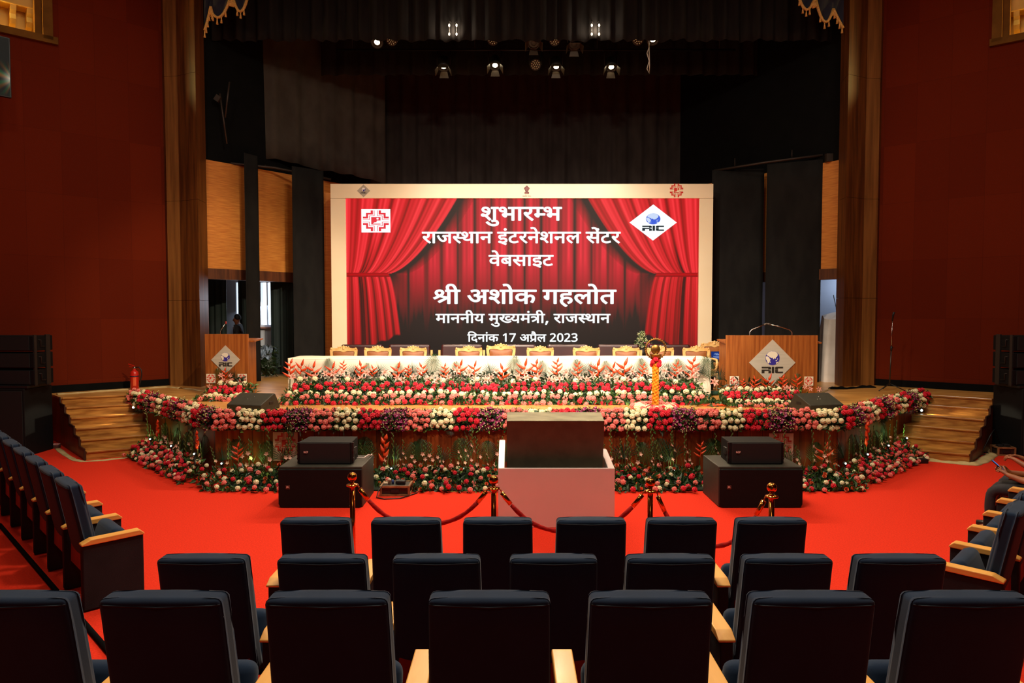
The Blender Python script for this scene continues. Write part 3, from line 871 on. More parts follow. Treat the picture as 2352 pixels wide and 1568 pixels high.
B().box(at(1907, 362, Y=16.3) - o_, (0.22, 0.1, 0.18)).build('bracket', rusty, root)

# ------------------------------------------------------------------ lettering from outlines
def glyph_mesh(i):
    cu = bpy.data.curves.new('glyph', 'CURVE')
    cu.dimensions = '2D'
    cu.fill_mode = 'BOTH'
    for c in GLYPH_OUT[i].split('|'):
        if not c:
            continue
        raw = [(float(q.rstrip('q').split(',')[0]) / 1000, float(q.rstrip('q').split(',')[1]) / 1000, not q.endswith('q')) for q in c.split()]
        pts = []
        n = len(raw)
        full = []
        for k in range(n):
            a, b_ = raw[k], raw[(k + 1) % n]
            full.append(a)
            if not a[2] and not b_[2]:
                full.append(((a[0] + b_[0]) / 2, (a[1] + b_[1]) / 2, True))
        s = next(k for k in range(len(full)) if full[k][2])
        full = full[s:] + full[:s]
        k = 0
        while k < len(full):
            a = full[k]
            nx = full[(k + 1) % len(full)]
            pts.append((a[0], a[1]))
            if not nx[2]:
                e = full[(k + 2) % len(full)]
                for q in (0.25, 0.5, 0.75):
                    pts.append(((1 - q) ** 2 * a[0] + 2 * q * (1 - q) * nx[0] + q * q * e[0], (1 - q) ** 2 * a[1] + 2 * q * (1 - q) * nx[1] + q * q * e[1]))
                k += 2
            else:
                k += 1
        sp = cu.splines.new('POLY')
        sp.points.add(len(pts) - 1)
        for p, (x, y) in zip(sp.points, pts):
            p.co = (x, y, 0, 1)
        sp.use_cyclic_u = True
    t = bpy.data.objects.new('glyph', cu)
    COL.objects.link(t)
    me = bpy.data.meshes.new_from_object(t.evaluated_get(bpy.context.evaluated_depsgraph_get()))
    bpy.data.objects.remove(t)
    return me


GM = {}
BO = 0.021             # extra weight of the strokes


def text_line(k, name, mat, parent, x0, x1, ztop, zbase, y, origin):
    row = TEXT_LINES[k]
    total = sum(GLYPH_ADV[g] for g in row) / 1000
    sx, sz = (x1 - x0) / total, (ztop - zbase) / 0.622
    b = B()
    pen = 0.0
    for g in row:
        if GLYPH_OUT[g]:
            if g not in GM:
                GM[g] = glyph_mesh(g)
            me = GM[g]
            for ox, oz in ((0, 0), (BO, 0), (-BO, 0), (0, BO), (0, -BO), (BO * .7, BO * .7), (-BO * .7, BO * .7), (BO * .7, -BO * .7), (-BO * .7, -BO * .7)):
                vs_ = [b.bm.verts.new(Vector((x0 + (v.co.x + ox + pen) * sx, y, zbase + (v.co.y + oz) * sz)) - origin) for v in me.vertices]
                for p in me.polygons:
                    b.bm.faces.new([vs_[q] for q in p.vertices])
        pen += GLYPH_ADV[g] / 1000
    return b.build(name, mat, parent)


# ------------------------------------------------------------------ logos (drawn in a unit square, placed by a matrix)
QUAD = [(.40, 1), (.40, .76), (.76, .76), (.76, .40), (1, .40), (1, .22), (.60, .22), (.60, .60), (.22, .60), (.22, 1)]
THIN = [((.125, 1), (.125, .495)), ((.125, .495), (.495, .495)), ((.495, .495), (.495, .125)), ((.495, .125), (1, .125))]


def cross_logo(parent, M4, name, red, white, th=0.002, backing=None, blines=None):
    """Stepped cross emblem with a seated white figure in a red square."""
    def add(b, polys, z):
        for p in polys:
            b.prism(p, 0, z, 'xy', M4=M4)
    if backing is not None:
        t = B()
        add(t, [[(-1.12, -1.12), (1.12, -1.12), (1.12, 1.12), (-1.12, 1.12)]], th * 0.5)
        t.build(name + '_plate', backing, parent)
    t = B()
    polys, w = [], 0.021
    for sx in (1, -1):
        for sy in (1, -1):
            polys.append([(x * sx, y * sy) for x, y in QUAD])
            for (xa, ya), (xb, yb) in THIN:
                polys.append([(min(xa, xb) * sx - w * sx, min(ya, yb) * sy - w * sy), (max(xa, xb) * sx + w * sx * 0 + (w * sx if xa == xb else 0), min(ya, yb) * sy - w * sy),
                              (max(xa, xb) * sx + (w * sx if xa == xb else 0), max(ya, yb) * sy + (w * sy if ya == yb else 0)), (min(xa, xb) * sx - w * sx, max(ya, yb) * sy + (w * sy if ya == yb else 0))])
    polys.append([(-.36, -.36), (.36, -.36), (.36, .36), (-.36, .36)])
    add(t, polys, th)
    t.build(name, red, parent)
    t = B()
    dot = [(.13 + .085 * math.cos(k * math.tau / 12), .20 + .085 * math.sin(k * math.tau / 12)) for k in range(12)]
    fig = [(.36, .02), (.36, -.28), (-.24, -.28), (-.12, -.16), (.04, -.14), (.08, .02)]
    add(t, [dot, fig], th * 1.6)
    t.build(name + '_figure', white, parent)


LANDS = [
    [(-.52, .84), (-.2, .97), (.25, .95), (.55, .80), (.72, .58), (.70, .34), (.60, .18), (.48, .12), (.44, -.02), (.36, -.14), (.30, .02), (.22, -.04), (.12, -.18), (.02, -.02), (-.06, .06), (-.12, .0), (-.22, -.02), (-.30, .12), (-.38, .10), (-.46, .20), (-.60, .28), (-.74, .34), (-.84, .48), (-.70, .68)],
    [(-.97, .20), (-.78, .26), (-.58, .16), (-.46, .02), (-.40, -.12), (-.28, -.16), (-.36, -.38), (-.44, -.60), (-.58, -.78), (-.70, -.66), (-.78, -.40), (-.94, -.16)],
    [(.42, -.34), (.54, -.28), (.66, -.36), (.58, -.42), (.46, -.42)], [(.62, -.10), (.70, -.04), (.72, -.2), (.66, -.24)],
    [(.46, -.70), (.62, -.56), (.80, -.54), (.70, -.70), (.54, -.82)], [(-.34, -.52), (-.27, -.5), (-.30, -.68), (-.36, -.66)],
]
RIC = [
    [(-1, .5), (-.22, .5), (-.12, .38), (-.12, .08), (-.38, .08), (-.38, .26), (-1, .26)],
    [(-1, .06), (-.42, .06), (-.12, -.08), (-.12, -.5), (-.36, -.5), (-.36, -.14), (-.74, -.14), (-.74, -.5), (-1, -.5)],
    [(-.05, .5), (.17, .5), (.17, -.5), (-.05, -.5)],
    [(.34, .5), (1, .5), (1, .26), (.52, .26), (.52, .06), (.26, .06), (.26, .40)],
    [(.26, .02), (.52, .02), (.52, -.26), (1, -.26), (1, -.5), (.34, -.5), (.26, -.40)],
]


def globe_logo(parent, M4, plate, blue, land, dark, name='globe_logo', th=0.003):
    """Diamond plate with a globe over three block letters; unit = half the diamond width."""
    B().prism([(0, -1), (1, 0), (0, 1), (-1, 0)], 0, th, 'xy', M4=M4).build(name + '_plate', plate, parent)
    g = M4 @ Matrix.Translation((0, .20, th * 0.9)) @ Matrix.Diagonal((.305, .305, 1, 1))
    B().prism([(math.cos(k * math.tau / 32), math.sin(k * math.tau / 32)) for k in range(32)], 0, th * 0.5, 'xy', M4=g).build(name + '_sea', blue, parent)
    t = B()
    for p in LANDS:
        t.prism(p, 0, th * 0.9, 'xy', M4=g)
    t.build(name + '_land', land, parent)
    q = M4 @ Matrix.Translation((-.0, -.315, th * 0.9)) @ Matrix.Diagonal((.46, .28, 1, 1))
    t = B()
    for p in RIC:
        t.prism(p, 0, th * 0.5, 'xy', M4=q)
    t.build(name + '_letters', dark, parent)


def facing(c, sx, sz):
    """Matrix that stands a drawing (x right, y up, z towards the audience) at c."""
    return Matrix.Translation(c) @ Matrix(((sx, 0, 0, 0), (0, 0, -1, 0), (0, sz, 0, 0), (0, 0, 0, 1)))


# ------------------------------------------------------------------ the video screen
SY = 17.0
scr = thing('video_screen', 'large video screen in a cream frame showing a red curtain and white writing', 'screen', (at(1196, 700, Y=SY).x, SY, S))
so = Vector(scr.location)
cream_frame = M('cream_frame', (252, 230, 194), 0.32, col2=(248, 224, 186), scale=(1, 1, 1), coat=0.3)
fx0, fx1 = at(762, 600, Y=SY).x, at(1635, 600, Y=SY).x
lx0, lx1 = at(796, 600, Y=SY).x, at(1604, 600, Y=SY).x
fz1, lz1 = at(1176, 423, Y=SY).z, at(1176, 456, Y=SY).z
lz0 = S + 0.55
o_ = so


def fr(x0, x1, z0, z1, name):
    b = B()
    b.box(((x0 + x1) / 2 - o_.x, 0.05, (z0 + z1) / 2 - o_.z), (x1 - x0, 0.22, z1 - z0), bev=0.006)
    return b.build(name, cream_frame, scr)


top = fr(fx0, fx1, lz1, fz1, 'frame_top')
fr(fx0, lx0, S, lz1 - 0.004, 'frame_side')
fr(lx1, fx1, S, lz1 - 0.004, 'frame_side')
fr(lx0, lx1, S, lz0, 'frame_bottom')


def fold(q, seeds):
    v = 0.0
    for a, f, p in seeds:
        v += a * math.sin(f * q + p + 0.7 * math.sin(f * 0.37 * q + p * 2))
    return v


def curtain_picture(s, t):
    """Colour of the picture on the screen: s from left to right, t from bottom to top."""
    m = s if s < 0.5 else 1.0 - s          # the two tied drapes mirror each other
    tie, tt = 0.117, 0.50
    if t >= tt:
        q = (t - tt) / (1 - tt)
        edge = tie + (0.314 - tie) * q ** 0.62
    else:
        q = (tt - t) / tt
        edge = tie + 0.036 * min(1, q * 1.1) ** 0.55
    hem = max(0.0, (m - 0.055) * 0.95) + 0.008 * math.sin(m * 150)
    k = max(0.0, min(1.0, (edge - m) / 0.0035 + 0.5)) * max(0.0, min(1.0, (t - hem) / 0.012))
    if k <= 0:
        return back_picture(s, t, m - edge)
    w = min(1.0, m / edge)
    if abs(t - (tt - 0.008 + 0.018 * (tie - m))) < 0.013:
        g = 1 - abs(t - tt + 0.004) / 0.016
        c = (0.22 + 0.3 * g, 0.004, 0.006)
    else:
        b = 0.66 + 0.32 * fold(w * 9 + (0 if s < 0.5 else 1.1), ((0.7, 4.4, 0.4), (0.45, 9.1, 1.3), (0.3, 17.3, 2.2)))
        if 0.26 < w < 0.42 and t < 0.74:
            b -= 1.0 * (1 - abs(w - 0.34) / 0.08) * min(1, (0.74 - t) * 3)
        if t < tt:
            b *= 0.9 * (0.35 + 0.65 * (t / tt) ** 0.8)
            b += 0.12 * fold(w * 20, ((1.0, 2.0, 0.2),))
        b = max(0.0, min(1.15, b))
        c = (0.06 + 0.94 * b, 0.012 + 0.034 * b ** 4, 0.009 + 0.046 * b ** 3)
    if k >= 1:
        return c
    e = back_picture(s, t, m - edge)
    return tuple(x * k + y * (1 - k) for x, y in zip(c, e))


def back_picture(s, t, d):
    wv = fold(s * 100, ((0.75, 1.32, 0.3), (0.42, 2.67, 1.2), (0.25, 5.3, 0.5)))
    b = 0.60 + 0.44 * wv
    b *= min(1.0, max(0.0, (t - 0.18 - 0.08 * wv) / 0.36)) ** 1.1
    if t > 0.5:
        b *= 1 - 0.30 * (t - 0.5)
    if d < 0.05:                            # shadow thrown beside the tied drapes
        k = max(0.0, min(1.0, d / 0.05 - 0.35)) * 1.2
        m_ = max(0.0, min(1.0, (t - 0.30) / 0.2))
        b *= 1 - m_ + m_ * k
    b = max(0.0, min(1.05, b))
    base = 0.035 if t > 0.3 else 0.035 - 0.015 * (0.3 - t) / 0.3
    return (base + 0.80 * b, base * 0.40 * (1 - 0.6 * b) + 0.004 + 0.016 * b ** 3, base * 0.28 + 0.004 + 0.030 * b ** 2)


NS, NT = 640, 230
xs = np.linspace(lx0, lx1, NS + 1)
zs = np.linspace(lz0, lz1, NT + 1)
co = [(x - o_.x, 0.0, z - o_.z) for z in zs for x in xs]
fa = [(j * (NS + 1) + i, j * (NS + 1) + i + 1, (j + 1) * (NS + 1) + i + 1, (j + 1) * (NS + 1) + i) for j in range(NT) for i in range(NS)]
me = bpy.data.meshes.new('screen_panel')
me.from_pydata(co, [], fa)
zvis = at(1176, 800, Y=SY).z
tv = [max(0.0, (z - zvis) / (lz1 - zvis)) for z in zs]
ca = me.color_attributes.new('picture', 'FLOAT_COLOR', 'POINT')
ca.data.foreach_set('color', np.array([(*curtain_picture(i / NS, tv[j]), 1.0) for j in range(NT + 1) for i in range(NS + 1)], dtype=np.float32).ravel())
sm = bpy.data.materials.new('screen_picture')
sm.use_nodes = True
nt = sm.node_tree
pb = nt.nodes['Principled BSDF']
pb.inputs['Base Color'].default_value = (0.004, 0.004, 0.004, 1)
pb.inputs['Specular IOR Level'].default_value = 0.08
pb.inputs['Roughness'].default_value = 0.45
an = nt.nodes.new('ShaderNodeAttribute')
an.attribute_name = 'picture'
nt.links.new(an.outputs['Color'], pb.inputs['Emission Color'])
pb.inputs['Emission Strength'].default_value = 1.0
me.materials.append(sm)
link('screen_panel', me, scr)
white_led = glow('screen_white', (250, 255, 255), 1.05)
red_led = glow('screen_red', (236, 60, 70), 1.0)
land_led = glow('screen_land', (206, 222, 250), 1.0)
blue_led = glow('screen_blue', (70, 100, 220), 1.0)
dark_led = glow('screen_dark', (40, 48, 52), 1.0)
TL = [('title_text', 1103, 1289, 476, 506), ('place_text', 970, 1424, 533, 558), ('website_text', 1123, 1270, 586, 610), ('name_text', 994, 1414, 666, 697), ('post_text', 1001, 1401, 721, 741), ('date_text', 1074, 1328, 768, 784)]
for k, (nm, u0, u1, v0, v1) in enumerate(TL):
    p0, p1 = at(u0, v1, Y=SY), at(u1, v0, Y=SY)
    text_line(k, nm, white_led, scr, p0.x, p1.x, p1.z, p0.z, SY - 0.012, so)
pc = at(863.5, 507, Y=SY) - so
cross_logo(scr, facing((pc.x, -0.006, pc.z), 0.32, 0.255), 'cross_emblem', red_led, white_led, 0.004, white_led)
pc = at(1500, 511, Y=SY) - so
globe_logo(scr, facing((pc.x, -0.006, pc.z), 0.585, 0.445), white_led, blue_led, land_led, dark_led, 'globe_emblem', 0.004)
# printed emblems on the cream frame
ink_red = M('print_red', (212, 42, 30), 0.5)
ink_dark = M('print_dark', (40, 38, 40), 0.5)
ink_blue = M('print_blue', (58, 40, 120), 0.5)
grey_plate = M('print_grey', (176, 160, 140), 0.4)
print_white = M('print_white', (240, 232, 222), 0.5)
pc = at(1554, 437, Y=SY - 0.07) - so
cross_logo(top, facing((pc.x, -0.063, pc.z), 0.165, 0.165), 'cross_print', ink_red, cream_frame, 0.003)
pc = at(835, 438, Y=SY - 0.07) - so
globe_logo(top, facing((pc.x, -0.063, pc.z), 0.16, 0.155), grey_plate, ink_blue, print_white, ink_dark, 'globe_print', 0.003)
pc = at(1210, 438, Y=SY - 0.07) - so
em = B()
mf = facing((pc.x, -0.063, pc.z), 0.1, 0.1)
lion = [(-.30, -.35), (-.42, .1), (-.72, .55), (-.60, .85), (-.35, .95), (-.2, 1.2), (.0, 1.3), (.2, 1.2), (.35, .95), (.60, .85), (.72, .55), (.42, .1), (.30, -.35)]
em.prism(lion, 0, 0.003, 'xy', M4=mf)
em.prism([(-.62, -.5), (-.5, -.75), (.5, -.75), (.62, -.5), (.5, -.28), (-.5, -.28)], 0, 0.003, 'xy', M4=mf)
for x in (-.35, 0, .35):
    em.prism([(x + .09 * math.cos(k), -1.0 + .06 * math.sin(k)) for k in range(6)], 0, 0.003, 'xy', M4=mf)
em.prism([(-1.05, -1.32), (.1, -1.32), (.1, -1.22), (-1.05, -1.22)], 0, 0.003, 'xy', M4=mf)
em.prism([(.25, -1.32), (1.05, -1.32), (1.05, -1.22), (.25, -1.22)], 0, 0.003, 'xy', M4=mf)
em.build('lion_emblem', M('emblem_maroon', (150, 92, 84), 0.6, col2=(100, 52, 56), scale=(40, 40, 40)), top)

# ------------------------------------------------------------------ head table, chairs behind it
cloth_white = M('cloth_white', (238, 226, 204), 0.85, col2=(226, 214, 190), scale=(1.5, 1.5, 2.5), bump=0.2, bscale=5)
TY = 13.55
tx0, tx1 = at(662, 830, Y=TY).x, at(1633, 830, Y=TY).x
TZ = at(1176, 823, Y=TY).z - S
table = thing('conference_table', 'long head table under the white cloth behind the front flowers', 'table', ((tx0 + tx1) / 2, TY + 0.4, S))
tw = tx1 - tx0
B().box((0, 0, TZ - 0.03), (tw - 0.06, 0.74, 0.03)).build('tabletop', brownband, table)
for i in range(6):
    for y in (-0.3, 0.3):
        B().box((-tw / 2 + 0.15 + i * (tw - 0.3) / 5, y, (TZ - 0.045) / 2), (0.05, 0.05, TZ - 0.045)).build('leg', M('table_steel', (60, 60, 62), 0.4, metal=0.6), table)


def cloth_fn(a, b_):
    x = -tw / 2 + tw * a
    if b_ < 0.4:
        return Vector((x, 0.40 - 0.80 * b_ / 0.4, TZ + 0.004 + 0.003 * math.sin(x * 9)))
    q = (b_ - 0.4) / 0.6
    return Vector((x, -0.402 - 0.012 * q * (math.sin(x * 7) + math.sin(x * 17.3) * 0.6 + 1.6), TZ + 0.004 - (TZ - 0.02) * q))


cl = B().grid(cloth_fn, 160, 14)
cl.grid(lambda a, b_: Vector((tw / 2 + 0.006 + 0.012 * math.sin(a * 20) * b_, -0.40 + 0.8 * a, TZ + 0.004 - (0.36 + 0.12 * abs(math.sin(a * 3.3 + 0.4))) * b_)), 24, 6)
cl.grid(lambda a, b_: Vector((-tw / 2 - 0.006 - 0.012 * math.sin(a * 20) * b_, -0.40 + 0.8 * a, TZ + 0.004 - (TZ - 0.02) * b_)), 24, 6)
o = cl.build('tablecloth', cloth_white)
o.location = table.location
tag(o, 'long white cloth draped over the head table', 'tablecloth')

gold_wood = M('carved_gold_wood', (234, 188, 122), 0.38, col2=(210, 156, 88), scale=(7, 7, 7), coat=0.3)
tan_leather = M('tan_leather', (160, 96, 46), 0.5, col2=(142, 80, 34), scale=(5, 5, 5), bump=0.1, bscale=60)


def throne():
    root = thing('carved_armchair', '', 'chair', (0, 0, 0), 0, 'carved chairs behind the head table')
    W, zb, zt = 0.30, 0.46, 0.90
    outer, inner = [], []
    prof = [(-.26, zb), (-.275, .62), (-.295, .78), (-.30, .86), (-.285, .90), (-.25, .915), (-.19, .905), (-.13, .915), (-.10, .935), (-.07, .93), (-.045, .948), (0, .955)]
    inn = [(-.20, zb + .04), (-.215, .62), (-.235, .76), (-.24, .81), (-.235, .835), (-.21, .845), (-.17, .845), (-.12, .845), (-.09, .845), (-.06, .84), (-.03, .828), (0, .822)]
    outer = prof + [(-x, z) for x, z in reversed(prof[:-1])]
    inner = inn + [(-x, z) for x, z in reversed(inn[:-1])]
    b = B()
    n = len(outer)
    tilt = lambda p: Vector((p[0], p[1], p[2]))
    b.ring(outer, inner, 0.26, 0.325)
    for x, z, r in ((0, .945, .028), (-.06, .935, .022), (.06, .935, .022), (-.11, .93, .018), (.11, .93, .018), (-.27, .90, .025), (.27, .90, .025), (0, .905, .03)):
        b.ball((x, 0.262, z), r, 10, 6, (1, 0.6, 1))
    b.build('back_frame', gold_wood, root)
    pad = B()
    pad.grid(lambda a, c: Vector((-.225 + .45 * a, 0.275 - 0.045 * math.sin(a * math.pi) ** 0.5 * math.sin(c * math.pi) ** 0.5, zb + .03 + (.81 - zb) * c)), 12, 12)
    pad.grid(lambda a, c: Vector((-.225 + .45 * a, 0.318, zb + .03 + (.81 - zb) * c)), 2, 2)
    pad.build('back_cushion', tan_leather, root)
    B().box((0, 0.0, 0.43), (0.60, 0.52, 0.09), bev=0.03).build('seat', tan_leather, root)
    B().box((0, 0.0, 0.36), (0.66, 0.56, 0.06), bev=0.012).build('seat_rail', gold_wood, root)
    for sx in (-1, 1):
        B().tube([(sx * .30, -.24, .36), (sx * .32, -.26, .2), (sx * .30, -.25, .08), (sx * .31, -.27, .0)], [.034, .028, .02, .026], 10).build('leg', gold_wood, root)
        B().tube([(sx * .25, .25, .38), (sx * .25, .28, .18), (sx * .25, .31, .0)], [.03, .024, .022], 10).build('leg', gold_wood, root)
        B().tube([(sx * .27, .28, .66), (sx * .315, .1, .68), (sx * .33, -.14, .67), (sx * .325, -.2, .62), (sx * .315, -.17, .5), (sx * .30, -.14, .38)], [.022, .024, .028, .03, .024, .024], 10).build('armrest', gold_wood, root)
    return root


th0 = throne()
ths = [(782, 'leftmost carved gold chair at the head table'), (862, 'second carved gold chair from the left at the head table'), (945, 'third carved gold chair from the left at the head table'), (1075, 'carved gold chair just left of the taller middle chair'),
       (1150, 'tallest carved gold chair at the middle of the head table'), (1242, 'carved gold chair just right of the taller middle chair'), (1350, 'carved gold chair below the right half of the date line'), (1443, 'carved gold chair just left of the brass lamp'),
       (1523, 'carved gold chair seen behind the ring of the brass lamp'), (1607, 'rightmost carved gold chair, at the right end of the head table')]
for i, (u, lab) in enumerate(ths):
    Y = 14.75
    p = (at(u, 800, Y=Y).x, Y, S)
    if i == 0:
        th0.location = p
        th0['label'] = lab
        t = th0
    else:
        t = dup(th0, p, 0, lab)
    sc = 1.08 if i == 4 else 1.0
    t.scale = (sc, sc, 1.035 if i == 4 else 0.985)

maroon = M('maroon_leather', (66, 26, 24), 0.32, col2=(54, 20, 20), scale=(4, 4, 4), coat=0.2)


def leather_chair():
    root = thing('leather_chair', '', 'chair', (0, 0, 0), 0, 'dark leather chairs behind the carved chairs')
    B().box((0, 0.25, 0.64), (0.98, 0.16, 0.56), rot(-6), 0.05, 3).build('backrest', maroon, root)
    B().box((0, -0.08, 0.36), (0.98, 0.62, 0.16), bev=0.05, seg=3).build('seat', maroon, root)
    B().box((0, -0.02, 0.24), (1.04, 0.6, 0.08)).build('base', brownband, root)
    for sx in (-1, 1):
        B().box((sx * 0.53, 0.22, 0.42), (0.05, 0.06, 0.74)).box((sx * 0.53, -0.06, 0.58), (0.06, 0.6, 0.05), bev=0.012).box((sx * 0.53, -0.32, 0.29), (0.05, 0.05, 0.58)).build('wooden_arm', gold_wood, root)
        for y in (-0.3, 0.26):
            B().box((sx * 0.46, y, 0.1), (0.05, 0.05, 0.2)).build('leg', brownband, root)
    return root


lc = leather_chair()
for i, (u, lab) in enumerate(((826, 'maroon leather chair behind the first and second carved chairs from the left'), (937, 'maroon leather chair behind the second and third carved chairs from the left'), (1059, 'maroon leather chair behind the gap left of the tall middle chair'), (1184, 'maroon leather chair mostly hidden behind the tall middle chair'),
                               (1306, 'maroon leather chair between the two carved chairs right of the middle'), (1424, 'maroon leather chair behind the carved chair left of the brass lamp'), (1543, 'maroon leather chair behind the brass lamp'))):
    p = (at(u, 800, Y=16.0).x, 16.0, S)
    if i == 0:
        lc.location = p
        lc['label'] = lab
    else:
        dup(lc, p, 0, lab)

# ------------------------------------------------------------------ lecterns
lectern_wood = M('lectern_wood', (172, 100, 44), 0.4, col2=(138, 72, 28), scale=(22, 22, 1.1), detail=4, coat=0.1)
steel_plate = M('brushed_plate', (204, 196, 180), 0.45, metal=0.1, col2=(194, 186, 170), scale=(2, 2, 90))
chrome = M('chrome', (200, 196, 190), 0.2, metal=1.0)
card_white = M('card_white', (240, 226, 200), 0.6)
lg_blue = M('logo_blue', (52, 44, 150), 0.5)
lg_dark = M('logo_dark', (46, 40, 34), 0.5)
lg_white = M('logo_white', (238, 228, 208), 0.6)
black_plastic = M('black_plastic', (22, 22, 23), 0.5, col2=(18, 18, 19), scale=(9, 9, 9))


def lectern(name, label, u0, u1, vtop, Y, dia, cards, depth):
    x0, x1 = at(u0, vtop, Y=Y).x, at(u1, vtop, Y=Y).x
    h = at(u0, vtop, Y=Y).z - S
    root = thing(name, label, 'lectern', ((x0 + x1) / 2, Y, S))
    o_ = Vector(root.location)
    w = x1 - x0
    B().box((0, 0.02, h / 2), (w, 0.04, h), bev=0.004).build('front_panel', lectern_wood, root)
    for sx in (-1, 1):
        B().box((sx * (w / 2 - 0.06), 0.04 + depth / 2, (h - 0.12) / 2), (0.03, depth, h - 0.12)).build('side_panel', lectern_wood, root)
    B().box((0.05, 0.06 + depth / 2, h - 0.13), (w + 0.1, depth, 0.03), rot(4)).build('reading_top', lectern_wood, root)
    B().box((0, 0.04 + depth / 2, h * 0.45), (w - 0.16, depth - 0.02, 0.02)).build('shelf', lectern_wood, root)
    uc, vc, hw = dia
    c = at(uc, vc, Y=Y) - o_
    globe_logo(root, facing((c.x, -0.001, c.z), hw, hw), steel_plate, lg_blue, lg_white, lg_dark, 'globe_badge', 0.012)
    for uc, vc, r in cards:
        c = at(uc, vc, Y=Y - 0.03) - o_
        cross_logo(root, facing((c.x, -0.02, c.z), r, r), 'emblem_card', ink_red, card_white, 0.003, card_white)
    return root


l1 = lectern('lectern', 'narrow wooden lectern with one gooseneck microphone at the left of the stage', 470, 569.5, 767, 13.7, (518.5, 826, 0.29), ((484, 869, 0.083), (556, 869, 0.083)), 0.5)
p = Vector(l1.location)
a = at(506, 765, Y=13.8) - p
bb = at(519, 741, Y=13.85) - p
B().tube([a + Vector((0, 0, -0.1)), a + Vector((0.0, 0, 0.04)), (a + bb) / 2 + Vector((-0.012, 0, 0.01)), bb], 0.008, 6).build('microphone_neck', chrome, l1)
B().lathe([(0.004, -0.03), (0.016, -0.02), (0.018, 0.02), (0.006, 0.03)], 10, bb).build('microphone', M('microphone_red', (150, 30, 22), 0.5), l1)
l2 = lectern('lectern', 'wide wooden lectern with two arching microphones at the right of the stage', 1668, 1879, 770, 13.4, (1773.5, 832.5, 0.455), ((1687, 874, 0.08), (1858, 875, 0.08)), 0.55)
p = Vector(l2.location)
neck = [(1722, 772), (1722, 762), (1727, 757), (1740, 751.5), (1756, 745)]
neck2 = [(1819.5, 772), (1819.5, 763), (1814, 757), (1795, 751), (1768, 744.5)]
for nk in (neck, neck2):
    pts = [at(u, v, Y=13.5) - p for u, v in nk]
    B().tube([pts[0] + Vector((0, 0, -0.12))] + pts, 0.010, 8).build('microphone_neck', chrome, l2)
    d = (pts[-1] - pts[-2]).normalized()
    B().tube([pts[-1] - d * 0.01, pts[-1] + d * 0.05], 0.017, 10).build('microphone', M('microphone_grey', (96, 84, 74), 0.5), l2)

# carved chair with a small dark table and a blue screen in the gap left of the wide lectern
dup(th0, (at(1653, 800, Y=15.6).x, 15.6, S), R(8), 'carved gold chair half hidden behind the wide right lectern').scale = (1.05, 1.05, 1.06)
st_ = thing('side_table', 'small dark table left of the wide lectern holding a blue screen', 'table', (at(1654, 830, Y=14.9).x, 14.9, S))
zt = at(1654, 829, Y=14.7).z - S
B().box((0, 0, zt - 0.015), (0.5, 0.4, 0.03)).build('tabletop', black_plastic, st_)
for sx in (-1, 1):
    for sy in (-1, 1):
        B().box((sx * 0.22, sy * 0.17, (zt - 0.03) / 2), (0.04, 0.04, zt - 0.03)).build('leg', black_plastic, st_)
lap = thing('laptop', 'laptop with a blue screen on the small table left of the wide lectern', 'laptop', (at(1652, 830, Y=14.9).x, 14.82, S + zt))
B().box((0, 0, 0.01), (0.34, 0.22, 0.018), bev=0.004).build('keyboard_base', black_plastic, lap)
blue_scr = glow('laptop_blue', (24, 48, 120), 1.0)
m_ = rot(-16)
B().box((0, 0.12, 0.10), (0.34, 0.012, 0.2), m_).build('laptop_lid', black_plastic, lap)
B().box((0, 0.112, 0.10), (0.325, 0.004, 0.185), m_).build('display', blue_scr, lap)
t = B()
for k, (zz, ww) in enumerate(((0.155, 0.08), (0.135, 0.14), (0.12, 0.08), (0.09, 0.15), (0.072, 0.14), (0.052, 0.10))):
    t.box((-0.05 + 0.01 * k % 0.03, 0.108 + (zz - 0.1) * 0.28, zz), (ww, 0.003, 0.007), m_)
t.build('display_lines', glow('laptop_text', (150, 176, 226), 1.0), lap)

# fire extinguisher, microphone stand
ex_red = M('extinguisher_red', (196, 30, 18), 0.35, coat=0.4)
p = at(309.5, 893, Y=14.75)
ex = thing('fire_extinguisher', 'red fire extinguisher standing by the red wall on the left', 'fire extinguisher', (p.x, 14.75, S))
B().lathe([(0.07, 0.0), (0.085, 0.01), (0.085, 0.36), (0.075, 0.40), (0.04, 0.43), (0.028, 0.435), (0.028, 0.46)], 24).build('cylinder', ex_red, ex)
B().lathe([(0.0865, 0.29), (0.0865, 0.315)], 24).build('band', M('band_blue', (30, 30, 60), 0.5), ex)
B().lathe([(0.022, 0.46), (0.03, 0.47), (0.03, 0.5), (0.015, 0.51)], 12).build('valve', chrome, ex)
B().box((-0.06, 0, 0.545), (0.13, 0.025, 0.012), rot(0, 20, 0)).box((-0.05, 0, 0.505), (0.11, 0.025, 0.012), rot(0, 5, 0)).build('handle', ex_red, ex)
B().tube([(0.03, 0, 0.49), (0.10, 0, 0.5), (0.15, 0, 0.44), (0.16, 0, 0.34), (0.13, 0, 0.2), (0.10, 0, 0.1)], 0.012, 8).build('hose', black_plastic, ex)
B().grid(lambda a, c: Vector((0.0875 * math.sin(0.15 + 0.7 * a), -0.0875 * math.cos(0.15 + 0.7 * a), 0.10 + 0.18 * c)), 8, 2).build('label_plate', M('label_orange', (224, 90, 46), 0.5), ex)
p = at(2043, 888, Y=14.6)
ms = thing('microphone_stand', 'black microphone stand on the stage in front of the red wall on the right', 'microphone stand', (p.x, 14.6, S))
zt = at(2046, 722, Y=14.6).z - S
B().tube([(0, 0, 0.12), (0.02, 0, zt * 0.55)], 0.013, 8).build('lower_tube', M('stand_grey', (70, 62, 56), 0.35, metal=0.7), ms)
B().tube([(0.02, 0, zt * 0.54), (0.032, 0, zt * 0.93)], 0.009, 8).build('upper_tube', chrome, ms)
